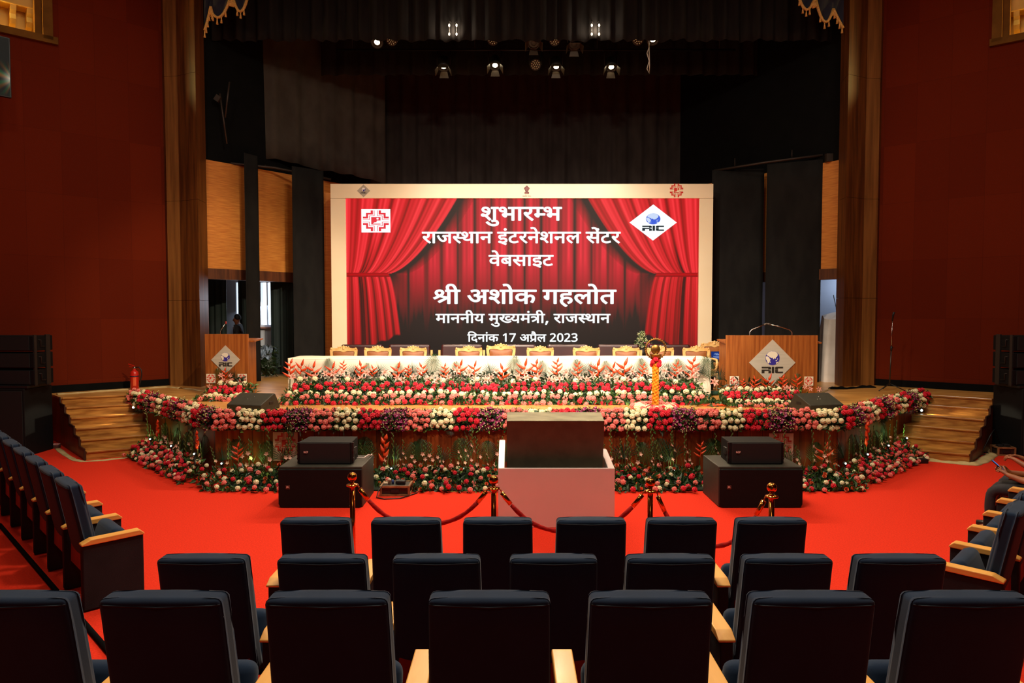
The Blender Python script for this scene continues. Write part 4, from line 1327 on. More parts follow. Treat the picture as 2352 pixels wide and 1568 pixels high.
B().tube([(0.02, 0, zt * 0.53), (0.021, 0, zt * 0.585)], 0.022, 10).box((0.045, 0, zt * 0.565), (0.04, 0.015, 0.015)).build('clutch', black_plastic, ms)
B().tube([(0.03, 0, zt * 0.92), (0.03, -0.02, zt * 0.985), (0.035, -0.05, zt * 1.03)], [0.016, 0.018, 0.024], 10).build('microphone', black_plastic, ms)
for a in (200, 330, 85):
    c, s_ = math.cos(R(a)), math.sin(R(a))
    B().tube([(0, 0, 0.16), (0.30 * c, 0.30 * s_, 0.012)], 0.010, 6).build('leg', black_plastic, ms)

# stage monitor wedges
spk = M('speaker_paint', (54, 51, 40), 0.55, col2=(45, 42, 33), scale=(14, 14, 14), bump=0.2, bscale=220)
spk_dark = M('speaker_black', (9, 9, 9), 0.7, col2=(6, 6, 6), scale=(14, 14, 14), bump=0.2, bscale=240, spec=0.25)
grille = M('speaker_grille', (14, 13, 13), 0.75, col2=(10, 10, 10), scale=(200, 200, 200))


def wedge(label, u, v, Y, rz, w):
    root = thing('monitor_speaker', label, 'speaker', (at(u, v, Z=S).x, Y, S), R(rz), 'wedge monitors on the stage')
    prof = [(-0.27, 0.0), (-0.28, 0.115), (0.10, 0.27), (0.15, 0.265), (0.29, 0.04), (0.28, 0)]
    B().prism(prof, -w / 2, w / 2, 'yz', bev=0.012).build('cabinet', spk, root)
    B().prism([(0.158, 0.262), (0.290, 0.05), (0.298, 0.055), (0.166, 0.267)], -w / 2 + 0.03, w / 2 - 0.03, 'yz').build('grille', grille, root)
    for sx in (-1, 1):
        B().box((sx * (w / 2), 0.02, 0.12), (0.012, 0.12, 0.05), bev=0.004).build('side_handle', black_plastic, root)
    for x, y in ((-0.05, -0.1), (0.0, -0.1), (0.03, -0.02)):
        B().lathe([(0.008, 0), (0.008, 0.012)], 8, (x, y, 0.115 + (y + 0.28) * 0.408 - 0.004)).build('bolt_socket', chrome, root)
    return root


wedge('black wedge monitor on the stage in front of the narrow left lectern', 588, 938, 11.75, -14, 0.66)
wedge('black wedge monitor on the stage in front of the wide right lectern', 1868, 938, 11.75, 14, 0.66)

# cloth strips and bits on the stage floor
beige = M('beige_cloth', (204, 180, 128), 0.9, col2=(184, 158, 104), scale=(4, 4, 4), bump=0.3, bscale=20)


def strip(name, label, pts, w, z, cat, mat=beige, seed=0, lift=0.012):
    g = random.Random(seed)
    pts = [Vector(q) for q in pts]
    b = B()
    ins = []
    for a_, c_ in zip(pts, pts[1:]):
        for k in range(6):
            ins.append(a_.lerp(c_, k / 6))
    ins.append(pts[-1])

    def fn(a, c):
        i = min(len(ins) - 1, int(round(a * (len(ins) - 1))))
        d = (ins[min(i + 1, len(ins) - 1)] - ins[max(i - 1, 0)]).normalized()
        nrm = Vector((-d.y, d.x, 0))
        g2 = math.sin(i * 1.7 + seed) * 0.25 + math.sin(i * 0.6 + seed * 2) * 0.3
        return ins[i] + nrm * w * (c - 0.5) * (1 + 0.3 * g2) + Vector((0, 0, z + lift * (1 + g2) * math.sin(c * 3.14) + 0.004))
    o = b.grid(fn, len(ins) - 1, 6).build(name, mat)
    c0 = pts[0].copy()
    o.data.transform(Matrix.Translation(-c0))
    o.location = c0
    o.modifiers.new('cloth', 'SOLIDIFY').thickness = 0.006
    return tag(o, label, cat)


def fl(*uv, Z):
    return [Vector((at(u, v, Z=Z).x, at(u, v, Z=Z).y, 0)) for u, v in uv]


strip('cloth_strip', 'long beige cloth strip on the stage along the red wall on the left', fl((131, 906), (200, 901), (290, 895), (350, 891), (385, 889), (415, 892), Z=S), 0.10, S, 'cloth strip', seed=1, lift=0.02)
strip('cloth_strip', 'beige cloth strip curving past the foot of the left pillar', fl((425, 892), (440, 894), (464, 898), Z=S), 0.12, S, 'cloth strip', seed=2)
strip('cloth_strip', 'beige cloth strip around the foot of the left stairs', fl((132, 1030), (150, 1044), (170, 1056), (190, 1060), (240, 1057), (300, 1050), Z=0), 0.10, 0, 'cloth strip', seed=3)
strip('cloth_strip', 'crumpled beige cloth at the foot of the right stairs', fl((2124, 1056), (2180, 1062), (2234, 1067), (2256, 1060), (2276, 1046), (2286, 1032), Z=0), 0.20, 0, 'cloth strip', seed=4, lift=0.03)
strip('cable_cover', 'thin pale tape line on the stage right of the wide lectern', fl((1884, 905), (1912, 889), Z=S), 0.05, S, 'tape', seed=5, lift=0.001)
strip('cloth_strip', 'black cloth bundled along the foot of the right pillar', fl((1905, 893), (1940, 893), (1980, 890), (2010, 890), Z=S), 0.14, S, 'cloth', black_paint, seed=6, lift=0.04)

# covered lectern and microphone in the right side room
p = at(1905, 885, Y=16.72)
cv = thing('covered_lectern', 'lectern wrapped in a pale sheet in the right side opening', 'lectern', (p.x + 0.16, 16.75, S))
zt = at(1905, 724, Y=16.72).z - S
sheet = M('pale_sheet', (226, 216, 208), 0.85, col2=(204, 192, 182), scale=(2, 2, 2), bump=0.4, bscale=6)


def cov(a, c):
    th = a * math.tau
    r = 0.30 + 0.14 * (1 - c) + 0.03 * math.sin(th * 5 + c * 4) * (1 - c * 0.5)
    x, y = math.cos(th), math.sin(th)
    q = max(abs(x), abs(y)) ** 0.7
    return Vector((r * x / q, 0.75 * r * y / q, zt * c * (1.0 + 0.06 * math.sin(th + 0.8))))


b = B().grid(cov, 48, 10)
b.grid(lambda a, c: cov(a, 1.0) * (1 - 0.999 * c) + Vector((0, 0, (zt + 0.02) * 0.999 * c)), 48, 3)
b.build('dust_sheet', sheet, cv)
B().tube([(0.0, 0, zt - 0.05), (-0.02, 0, zt + 0.2), (-0.10, -0.02, zt + 0.5)], 0.008, 6).build('microphone_neck', black_plastic, cv)

# ------------------------------------------------------------------ flowers
g_ = random.Random(21)
f_red = M('petal_crimson', (222, 20, 48), 0.6, col2=(196, 10, 32), scale=(30, 30, 30))
f_pink = M('petal_coral_pink', (242, 134, 120), 0.6, col2=(232, 106, 96), scale=(30, 30, 30))
f_white = M('petal_ivory', (244, 230, 186), 0.6, col2=(232, 214, 164), scale=(30, 30, 30))
f_peach = M('petal_peach', (244, 150, 96), 0.6, col2=(234, 112, 78), scale=(24, 24, 24))
f_lily = M('petal_lily', (238, 172, 154), 0.55, col2=(228, 126, 114), scale=(20, 20, 20))
f_orchid = M('petal_orchid', (140, 10, 74), 0.55, col2=(206, 120, 168), scale=(34, 34, 34), lo=0.52, hi=0.74)
f_heli = M('heliconia_red', (222, 60, 18), 0.45, col2=(236, 88, 26), scale=(9, 9, 9), lo=0.45, hi=0.7, coat=0.2)
f_mari = M('marigold_orange', (244, 120, 6), 0.7, col2=(250, 168, 10), scale=(14, 14, 14))
f_glad = M('gladiolus_petal', (224, 176, 150), 0.6, col2=(214, 150, 128), scale=(20, 20, 20))
leaf_m = M('leaf_green', (44, 78, 26), 0.45, col2=(26, 52, 18), scale=(6, 6, 6), spec=0.5)
leaf_l = M('leaf_light_green', (112, 140, 56), 0.5, col2=(84, 118, 40), scale=(9, 9, 9))
leaf_d = M('leaf_dark_green', (26, 46, 18), 0.5, col2=(16, 32, 12), scale=(6, 6, 6))
stem_m = M('stem_green', (92, 104, 40), 0.55, col2=(70, 84, 30), scale=(9, 9, 9))
foam = M('foam_dark_green', (20, 36, 16), 0.9, col2=(14, 26, 11), scale=(9, 9, 9))


def carnation_mesh(name, mat, ruff=0.13, nr=9, ns=22, seed=0):
    g = random.Random(seed)
    b = B()

    def fn(a, c):
        th = a * math.tau
        ph = c * math.pi * 0.80
        k = c * nr
        r = 0.05 * (1 + ruff * math.sin(th * 7 + 2.4 * int(k)) * math.sin(c * 3.1) + ruff * 0.7 * (1 if int(k) % 2 else -1) * math.sin(c * 3.0) + 0.4 * ruff * math.sin(th * 13 + k * 2.1))
        return Vector((r * math.sin(ph) * math.cos(th), r * math.sin(ph) * math.sin(th), r * math.cos(ph)))
    b.grid(fn, ns, nr, smooth=False)
    b.mi = 1
    b.lathe([(0.014, -0.035), (0.012, -0.06), (0.004, -0.075)], 6)
    return b.mesh(name, [mat, leaf_m])


def rose_mesh(name, mat):
    b = B()
    for ring, (n, r, h, op) in enumerate(((2, .012, .030, .0), (3, .020, .032, .1), (5, .029, .028, .2), (6, .037, .018, .45))):
        for k in range(n):
            a0 = (k + 0.37 * ring) * math.tau / n

            def fn(u, v, a0=a0, n=n, r=r, h=h, op=op):
                a = a0 + (u - 0.5) * math.tau / n * 1.35
                rr = r * (0.45 + 0.55 * v) * (1 + op * 0.35 * v * v)
                return Vector((rr * math.cos(a), rr * math.sin(a), -0.03 + (0.03 + h) * v - op * 0.03 * v ** 3))
            b.grid(fn, 4, 3)
    b.mi = 1
    b.lathe([(0.016, -0.032), (0.010, -0.05), (0.004, -0.07)], 6)
    return b.mesh(name, [mat, leaf_m])


def petal(b, m, L, w, curl, n=4):
    rows = []
    for i in range(n + 1):
        q = i / n
        ww = w * math.sin(math.pi * min(1, 0.12 + 0.86 * q)) ** 0.8
        y = L * q
        z = curl * L * (q - 1.2 * q * q)
        rows.append([b.bm.verts.new(m @ Vector((-ww, y, z + 0.1 * w))), b.bm.verts.new(m @ Vector((0, y, z - 0.1 * w))), b.bm.verts.new(m @ Vector((ww, y, z + 0.1 * w)))])
    for r0, r1 in zip(rows, rows[1:]):
        for k in range(2):
            f = b.bm.faces.new((r0[k], r0[k + 1], r1[k + 1], r1[k]))
            f.smooth = True
            f.material_index = b.mi


def lily_mesh():
    b = B()
    for k in range(6):
        petal(b, rot(0, 0, k * 60) @ rot(28 if k % 2 else 20), 0.105, 0.022 if k % 2 else 0.017, 0.55)
    b.mi = 1
    for k in range(5):
        b.tube([(0, 0, 0), Vector((0.03 * math.cos(k * 1.26), 0.03 * math.sin(k * 1.26), 0.06))], 0.0025, 4)
    b.tube([(0, 0, 0), (0, 0, -0.07)], 0.005, 5)
    return b.mesh('lily', [f_lily, leaf_l])


def orchid_mesh(seed):
    g = random.Random(seed)
    b = B()
    for k in range(7):
        c = Vector((g.uniform(-.075, .075), g.uniform(-.05, .05), g.uniform(-.02, .05)))
        fr_ = rot(g.uniform(10, 80), g.uniform(-40, 40), g.uniform(0, 360))
        for j in range(5):
            m = Matrix.Translation(c) @ (fr_ @ rot(0, 0, j * 72) @ rot(18)).to_4x4()
            petal(b, m, 0.038, 0.013, 0.2, 2)
    b.mi = 1
    for k in range(5):
        c = Vector((g.uniform(-.08, .08), g.uniform(-.05, .05), g.uniform(0, .07)))
        b.ball(c, 0.011, 6, 4, (1, 1, 1.5))
    return b.mesh('orchid_spray', [f_orchid, M('orchid_bud', (196, 190, 120), 0.6)])


def heliconia_mesh(n, L, seed, spread=1.0):
    g = random.Random(seed)
    b = B()
    z = 0.10
    b.mi = 1
    b.tube([(0, 0, -0.35), (0, 0, 0.06), (0.0, 0, z)], [0.012, 0.012, 0.012], 6)
    b.mi = 0
    pts = [Vector((0, 0, 0.06))]
    for k in range(n):
        sgn = 1 if k % 2 else -1
        p = Vector((sgn * 0.010, 0, z))
        pts.append(p)
        last = k == n - 1
        ang = R(18 if last else 52 + g.uniform(-8, 8)) * spread
        ln = L * (1.0 - 0.07 * k) * (0.9 if last else 1)
        d = Vector((sgn * math.sin(ang), g.uniform(-.15, .15), math.cos(ang))).normalized()
        prv = None
        cs = []
        for i in range(6):
            q = i / 5
            c = p + d * ln * q + Vector((0, 0, 0.18 * ln * (q * q - q)))
            r = 0.046 * (1 - q) ** 0.85 * (0.5 + 1.7 * q if q < 0.3 else 1.0) + 0.0015
            cs.append((c, r))
        b.tube([c for c, r in cs], [r for c, r in cs], 6)
        z += 0.078 * (1.0 - 0.05 * k)
    b.tube(pts, 0.014, 6)
    return b.mesh('heliconia', [f_heli, stem_m])


def palm_mesh(n=16, L=0.5, fan=False):
    b = B()
    b.tube([(0, 0, 0), (0, 0.01, L * 0.5), (0, 0.05, L)], [0.006, 0.005, 0.002], 5)
    for k in range(n):
        q = 0.25 + 0.75 * k / (n - 1)
        if fan:
            q = 0.35
        for sg in (-1, 1):
            an = R(62 - 40 * q) if not fan else R(4 + 78 * k / (n - 1))
            ln = L * (0.58 * math.sin(math.pi * (0.18 + 0.72 * q)) if not fan else 0.62)
            p = Vector((0, 0.05 * q * q, L * q))
            d = Vector((sg * math.sin(an), 0.12, math.cos(an)))
            w = 0.0065
            s_ = Vector((math.cos(an), 0, -sg * math.sin(an))) * w
            m = p + d * ln * 0.5 + Vector((0, 0.01, 0.02 * ln))
            e = p + d * ln + Vector((0, 0.03, -0.10 * ln))
            vs_ = [b.bm.verts.new(x) for x in (p - s_ * 0.4, p + s_ * 0.4, m + s_, e, m - s_)]
            b.bm.faces.new(vs_)
    return b.mesh('palm_leaf', [leaf_d if fan else leaf_m])


def gladiolus_mesh(h, seed, bloom=3):
    g = random.Random(seed)
    b = B()
    bend = g.uniform(-.08, .08)
    cx = lambda q: bend * q * q
    b.tube([(cx(q), 0, h * q) for q in (0, .3, .6, .85, 1)], [.006, .006, .005, .004, .002], 5)
    for k in range(9):
        q = 0.45 + 0.55 * k / 9
        sg = 1 if k % 2 else -1
        b.tube([Vector((cx(q), 0, h * q)), Vector((cx(q) + sg * 0.014, -0.008, h * q + 0.028)), Vector((cx(q) + sg * 0.016, -0.01, h * q + 0.05))], [.004, .009, .002], 5)
    b.mi = 1
    for k in range(bloom):
        q = 0.36 + 0.15 * k + g.uniform(-.03, .03)
        sg = 1 if k % 2 else -1
        c = Vector((cx(q) + sg * 0.018, -0.015, h * q))
        fr_ = rot(60, sg * 30, g.uniform(0, 90))
        for j in range(5):
            petal(b, Matrix.Translation(c) @ (fr_ @ rot(0, 0, j * 72) @ rot(38)).to_4x4(), 0.042, 0.014, 0.3, 2)
    b.mi = 0
    for sg in (-1, 1):
        b.grid(lambda a, c, sg=sg: Vector((sg * (0.02 + 0.10 * c * c) + 0.010 * (a - .5) * (1 - c), 0.0, h * 0.72 * c)), 1, 4)
    return b.mesh('gladiolus', [stem_m, f_glad])


MESH = {
    'red_carnation': carnation_mesh('red_carnation', f_red), 'pink_carnation': carnation_mesh('pink_carnation', f_pink), 'white_carnation': carnation_mesh('white_carnation', f_white, 0.10),
    'pink_lily': lily_mesh(), 'orchid_spray': orchid_mesh(3), 'peach_rose': rose_mesh('peach_rose', f_peach), 'marigold': carnation_mesh('marigold', f_mari, 0.08, 7, 14),
    'palm_leaf': palm_mesh(14), 'fan_palm_leaf': palm_mesh(8, 0.5, True),
}
HEL = [heliconia_mesh(5, 0.25, 1), heliconia_mesh(6, 0.23, 2), heliconia_mesh(4, 0.27, 5)]
HEL_SLIM = heliconia_mesh(6, 0.15, 9, 0.55)
GLA = [gladiolus_mesh(0.50 + 0.04 * k, 30 + k, (3, 1, 2, 0)[k % 4]) for k in range(6)]


def plant_parts(root, name, items, meshes=None):
    """Parts of an arrangement at world places: the 100 nearest to the audience as parts, the rest as one part."""
    items = sorted(items, key=lambda it: (Vector(it[0]) - CAMV).length)
    o_ = root.location
    rest = []
    for i, (p, m3, s_, *k) in enumerate(items):
        me = k[0] if k else MESH[name]
        M4 = Matrix.Translation(Vector(p) - o_) @ m3.to_4x4() @ Matrix.Scale(s_, 4)
        if i < 100:
            o = bpy.data.objects.new(name, me)
            COL.objects.link(o)
            o.parent = root
            o.matrix_basis = M4
        else:
            rest.append((me, M4))
    if rest:
        bm = bmesh.new()
        for me, M4 in rest:
            k0 = len(bm.verts)
            bm.from_mesh(me)
            bm.verts.ensure_lookup_table()
            for v in bm.verts[k0:]:
                v.co = M4 @ v.co
        me2 = bpy.data.meshes.new(name)
        bm.to_mesh(me2)
        bm.free()
        for m in rest[0][0].materials:
            me2.materials.append(m)
        o = link(name, me2, root)
        o['kind'] = 'stuff'


def leaves(root, name, pts, size, mat, seed=0, nrm=None):
    """Loose foliage: small folded leaves at the given world places (stuff)."""
    g = random.Random(seed)
    b = B()
    o_ = root.location
    for p in pts:
        p = Vector(p) - o_
        L = size * g.uniform(0.6, 1.3)
        m = Euler((R(g.uniform(-20, 95)), R(g.uniform(-50, 50)), R(g.uniform(0, 360)))).to_matrix()
        w = L * g.uniform(0.16, 0.26)
        q = [m @ Vector(c) for c in ((0, 0, 0), (w, L * 0.4, 0.12 * L), (0, L, -0.1 * L), (-w, L * 0.4, 0.12 * L), (0, L * 0.4, 0))]
        vs_ = [b.bm.verts.new(p + c) for c in q]
        b.bm.faces.new((vs_[0], vs_[1], vs_[4]))
        b.bm.faces.new((vs_[1], vs_[2], vs_[4]))
        b.bm.faces.new((vs_[2], vs_[3], vs_[4]))
        b.bm.faces.new((vs_[3], vs_[0], vs_[4]))
    o = b.build(name, mat, root)
    o['kind'] = 'stuff'
    return o


def look(nx, ny, nz, g):
    """Rotation that turns a flower's +z along a direction, with some scatter."""
    d = Vector((nx + g.uniform(-.3, .3), ny + g.uniform(-.3, .3), nz + g.uniform(-.25, .25))).normalized()
    return d.to_track_quat('Z', 'Y').to_matrix() @ rot(0, 0, g.uniform(0, 360))


def mound(root, name, prof, ends, mat=foam):
    """Dark foam body: a cross-section (across, height) swept between the ends."""
    a, b_ = Vector(ends[0]), Vector(ends[1])
    d = (b_ - a).normalized()
    n = Vector((d.y, -d.x, 0))
    o_ = root.location
    b = B()
    rows = []
    for e in (a, b_):
        rows.append([b.bm.verts.new(e + n * x + Vector((0, 0, z)) - o_) for x, z in prof])
    m = len(prof)
    for k in range(m):
        b.bm.faces.new((rows[0][k], rows[0][(k + 1) % m], rows[1][(k + 1) % m], rows[1][k]))
    b.bm.faces.new(rows[0])
    b.bm.faces.new(rows[1])
    return b.build(name, mat, root)


# ---- garland along the stage edge: bands of coral, ivory, crimson and orchid
def garland(label, e0, e1, bands, seed):
    g = random.Random(seed)
    e0, e1 = Vector((*e0, S)), Vector((*e1, S))
    L = (e1 - e0).length
    d = (e1 - e0) / L
    n = Vector((d.y, -d.x, 0))            # towards the audience
    root = thing('flower_garland', label, 'garland', e0 + Vector((0, 0, -0.05)), 0, 'garlands along the stage edge')
    mound(root, 'foam_base', [(-0.20, 0.0), (-0.16, 0.05), (-0.02, 0.075), (0.05, 0.05), (0.075, -0.06), (0.075, -0.20), (0.003, -0.20), (0.003, 0.0)], (e0, e1))
    rows = [(-0.13, 0.055, -.2, .98), (-0.02, 0.09, .2, .95), (0.075, 0.045, .7, .7), (0.105, -0.05, 1.0, .2), (0.105, -0.15, 1.0, -.1)]
    acc = {}
    nb = len(bands)
    bw = L / nb
    lv = []
    for i, kind in enumerate(bands):
        nc = max(3, int(round(bw / 0.108)))
        for ri, (x, z, nn, nz) in enumerate(rows):
            for c in range(nc):
                s_ = (i + (c + 0.5 + (0.25 if ri % 2 else -0.1)) / nc) * bw + g.uniform(-.016, .016)
                s_ = min(max(s_, 0.02), L - 0.02)
                p = e0 + d * s_ + n * (x + g.uniform(-.025, .025)) + Vector((0, 0, z + g.uniform(-.026, .026)))
                if kind == 'o':
                    acc.setdefault('orchid_spray', []).append((p, look(n.x * nn, n.y * nn, nz, g), g.uniform(.72, .9)))
                else:
                    nm = {'p': 'pink_carnation', 'w': 'white_carnation', 'r': 'red_carnation'}[kind]
                    acc.setdefault(nm, []).append((p, look(n.x * nn, n.y * nn, nz, g), g.uniform(.76, .96)))
    for k in range(int(L * 420)):
        x, z, nn, nz = g.choice(rows)
        lv.append(e0 + d * g.uniform(0, L) + n * (x + g.uniform(-.06, .02)) + Vector((0, 0, z - 0.03 + g.uniform(-.04, .02))))
    for nm, it in acc.items():
        plant_parts(root, nm, it)
    leaves(root, 'leaf_foliage', lv, 0.085, leaf_m, seed)
    leaves(root, 'light_foliage', lv[::3], 0.075, leaf_l, seed + 1)
    hang = [e0 + d * g.uniform(0, L) + n * 0.08 + Vector((0, 0, -0.16)) for k in range(int(L * 1.4))]
    plant_parts(root, 'fan_palm_leaf', [(p, look(n.x * .6, n.y * .6, -.8, g), g.uniform(.25, .4)) for p in hang])
    return root


CL, CR = (-4.77, 10.9), (5.24, 10.9)
EL, ER = (-7.75, 13.9), (8.42, 13.9)
garland('flower garland along the straight front edge of the stage', CL, CR, list('pwro' * 6 + 'pw'), 5)
garland('flower garland along the slanting stage edge on the left, ending at the stairs', EL, CL, list('pwro' * 3), 6)
garland('flower garland along the slanting stage edge on the right, ending at the stairs', CR, ER, list('ropwropwrowr'), 7)

# ---- flower bed on the floor at the foot of the stage, with tall stems against the planks
def floor_bed(label, e0, e1, width, heli, seed, spacing=0.155, skip=None, size=(.60, .80), ext=None, hi=0.20):
    g = random.Random(seed)
    e0, e1 = Vector((*e0, 0)), Vector((*e1, 0))
    L = (e1 - e0).length
    d = (e1 - e0) / L
    n = Vector((d.y, -d.x, 0))
    ext = ext or (lambda x: 0.0, lambda x: 0.0)
    root = thing('flower_bed', label, 'flower bed', e0 + n * 0.3, 0, 'flower beds at the foot of the stage')
    mound(root, 'foam_base', [(0.20, 0.0), (0.20, hi - .10), (0.32, hi - .10), (width - 0.08, 0.02), (width - 0.08, 0.0)], (e0 + d * .4, e1 - d * .12))
    acc = {}
    kinds = ('red_carnation', 'pink_carnation', 'white_carnation', 'peach_rose')
    nr = max(6, int((width - 0.2) / 0.12))
    xb = min(.30, width * .45)
    for r in range(nr):
        x = xb + (width - xb) * r / (nr - 1)
        z = hi - (hi - .05) * (x - xb) / (width - xb)
        for c in range(-5, int(L / spacing) + 6):
            s_ = (c + 0.5 * (r % 2) + g.uniform(-.3, .3)) * spacing
            p = e0 + d * s_ + n * (x + g.uniform(-.05, .05)) + Vector((0, 0, max(0.05, z + g.uniform(-.05, .05))))
            if s_ < -ext[0](x) or s_ > L + ext[1](x) or (skip and skip(p)):
                continue
            nm = g.choices(kinds, (.30, .26, .20, .24))[0]
            acc.setdefault(nm, []).append((p, look(n.x * .6, n.y * .6 - .25, .7, g), g.uniform(*size)))
    for nm, it in acc.items():
        plant_parts(root, nm, it)
    ok = lambda p: not (skip and skip(p))
    lv = []
    for k in range(int(L * width * 480)):
        x = g.uniform(xb - .06, width + 0.02)
        p = e0 + d * g.uniform(-.03 - ext[0](x), L + ext[1](x)) + n * x + Vector((0, 0, max(0.012, hi - .03 - (hi - .03) * (x - xb) / (width - xb) + g.uniform(-.05, .03))))
        if ok(p):
            lv.append(p)
    leaves(root, 'leaf_foliage', lv, 0.10, leaf_m, seed)
    leaves(root, 'light_foliage', lv[::6], 0.08, leaf_l, seed + 1)
    gl = []
    for k in range(int(L / 0.115)):
        s_ = (k + g.uniform(.1, .9)) * 0.115
        p = e0 + d * s_ + n * g.uniform(.06, .24) + Vector((0, 0, 0.0))
        if ok(p):
            gl.append((p, rot(g.uniform(-4, 4), g.uniform(-7, 7), math.degrees(math.atan2(d.y, d.x)) + g.uniform(-30, 30)), g.uniform(.85, 1.22), g.choice(GLA)))
    plant_parts(root, 'gladiolus', gl)
    pl = []
    for k in range(int(L / 0.30)):
        s_ = (k + g.uniform(0, 1)) * 0.30
        p = e0 + d * s_ + n * 0.05 + Vector((0, 0, 0.1))
        if ok(p):
            pl.append((p, rot(-4, g.uniform(-26, 26), math.degrees(math.atan2(d.y, d.x))), g.uniform(.8, 1.15), MESH['palm_leaf' if k % 3 else 'fan_palm_leaf']))
    plant_parts(root, 'palm_leaf', pl)
    hl = []
    for u, vt, vb, kind in heli:
        # standing place on the bed's back line under that pixel column
        best = min((i / 200 for i in range(201)), key=lambda q: abs(1176 + F * (e0 + (e1 - e0) * q + n * 0.2).x / (e0 + (e1 - e0) * q + n * 0.2).y - u))
        p = e0 + (e1 - e0) * best + n * 0.2
        z1, z0 = at(u, vt, Y=p.y).z, at(u, vb, Y=p.y).z
        me = HEL_SLIM if kind == 's' else HEL[g.randrange(3)]
        hgt = max(v.co.z for v in me.vertices)
        hl.append((Vector((p.x, p.y, z0 - 0.06 * (z1 - z0) / hgt)), rot(0, g.uniform(-6, 6), math.degrees(math.atan2(d.y, d.x))), (z1 - z0) / (hgt - 0.06), me))
    plant_parts(root, 'heliconia', hl)
    return root


def behind_boxes(p):
    """Places of the front bed that the loudspeaker boxes fully cover."""
    if p.y < 9.98 and (-3.2 < p.x < -1.85 or 2.65 < p.x < 3.95):
        return True
    return (-3.0 < p.x < -2.1 or 2.9 < p.x < 3.7 or -0.1 < p.x < 1.15) and p.y < 10.75


floor_bed('flower bed along the straight front of the stage, behind the loudspeaker boxes', (-4.70, 10.86), (5.18, 10.86), 1.02, [(545, 1015, 1060, 'h'), (875, 996, 1068, 's'), (1612, 1012, 1052, 'h'), (1903, 1014, 1062, 'h')], 11, skip=behind_boxes, ext=(lambda x: .41 * x if x < .5 else .2 - .9 * (x - .5), lambda x: .41 * x if x < .5 else .2 - .35 * (x - .5)))
floor_bed('flower bed under the slanting stage front on the left', (-6.62, 12.70), (-4.80, 10.88), 0.56, [(356, 962, 1006, 's'), (449, 988, 1036, 's')], 12, 0.088, ext=(lambda x: 0.0, lambda x: .41 * x), hi=.26, size=(.55, .72))
floor_bed('flower bed under the slanting stage front on the right', (5.27, 10.88), (7.05, 12.56), 0.58, [(1996, 968, 1026, 's')], 13, 0.088, ext=(lambda x: .41 * x, lambda x: 0.0), hi=.26, size=(.55, .72))

# ---- tiered flowers along the foot of the head table
def tiers(label, name, x0, x1, yf, rows, dy, heli, lily, palms, seed, spacing, taper=0.0, group=None, dark=(.02, .98)):
    g = random.Random(seed)
    root = thing(name, label, 'flower arrangement', ((x0 + x1) / 2, yf + 0.3, S), 0, group)
    depth = dy * len(rows)
    mound(root, 'foam_base', [(-0.04, 0.0)] + [(-dy * r - 0.06, max(0.01, z - S - 0.085)) for r, (_, z) in enumerate(rows)] + [(-depth - 0.04, rows[-1][1] - S - 0.085), (-depth - 0.04, 0.0)], ((x0 + 0.05 + taper, yf, S), (x1 - 0.05 - taper, yf, S)))
    acc = {}
    lv = []
    for r, (kinds, z) in enumerate(rows):
        y = yf + dy * r
        xa, xb = x0 + taper * r / len(rows), x1 - taper * r / len(rows)
        n = int((xb - xa) / spacing)
        for c in range(n):
            nm = g.choice(kinds)
            if nm is None:
                continue
            p = Vector((xa + (c + 0.5 + g.uniform(-.28, .28)) * spacing, y + g.uniform(-.04, .04), z + g.uniform(-.035, .035)))
            acc.setdefault(nm, []).append((p, look(0, -.8, .6, g), g.uniform(.88, 1.08)))
        for c in range(int((xb - xa) * 120)):
            lv.append(Vector((g.uniform(xa - .06, xb + .06), y + g.uniform(-.07, .1), max(S + 0.02, z - 0.04 + g.uniform(-.05, .04)))))
    for nm, it in acc.items():
        plant_parts(root, nm, it)
    leaves(root, 'leaf_foliage', lv, 0.095, leaf_m, seed)
    leaves(root, 'light_foliage', lv[::7], 0.08, leaf_l, seed + 1)
    yb = yf + dy * len(rows) + 0.04
    hl = []
    for u, vt, vb in heli:
        p0, p1 = at(u, vb, Y=yb), at(u, vt, Y=yb)
        me = g.choice(HEL)
        hgt = max(v.co.z for v in me.vertices)
        s_ = (p1.z - p0.z) / (hgt - 0.06)
        hl.append((p0 - Vector((0, 0, 0.06 * s_)), rot(0, g.uniform(-7, 7), g.uniform(-20, 20)), s_, me))
    plant_parts(root, 'heliconia', hl)
    plant_parts(root, 'pink_lily', [(at(u, v, Y=yb - 0.08), look(0, -.9, .35, g), g.uniform(.72, 1.0) * (1.0 if len(lily) > 20 else .68)) for u, v in lily])
    leaves(root, 'dark_foliage', [Vector((x0 + (x1 - x0) * g.uniform(*dark), yb + g.uniform(.0, .08), rows[-1][1] + g.uniform(-.06, .12))) for c in range(int((x1 - x0) * 70 * (dark[1] - dark[0])))], 0.12, leaf_d, seed + 2)
    plant_parts(root, 'palm_leaf', [(at(u, v, Y=yb + 0.06), rot(-3, t_, 0), s_ * .86, MESH['palm_leaf' if k % 2 else 'fan_palm_leaf']) for k, (u, v, t_, s_) in enumerate(palms)])
    return root


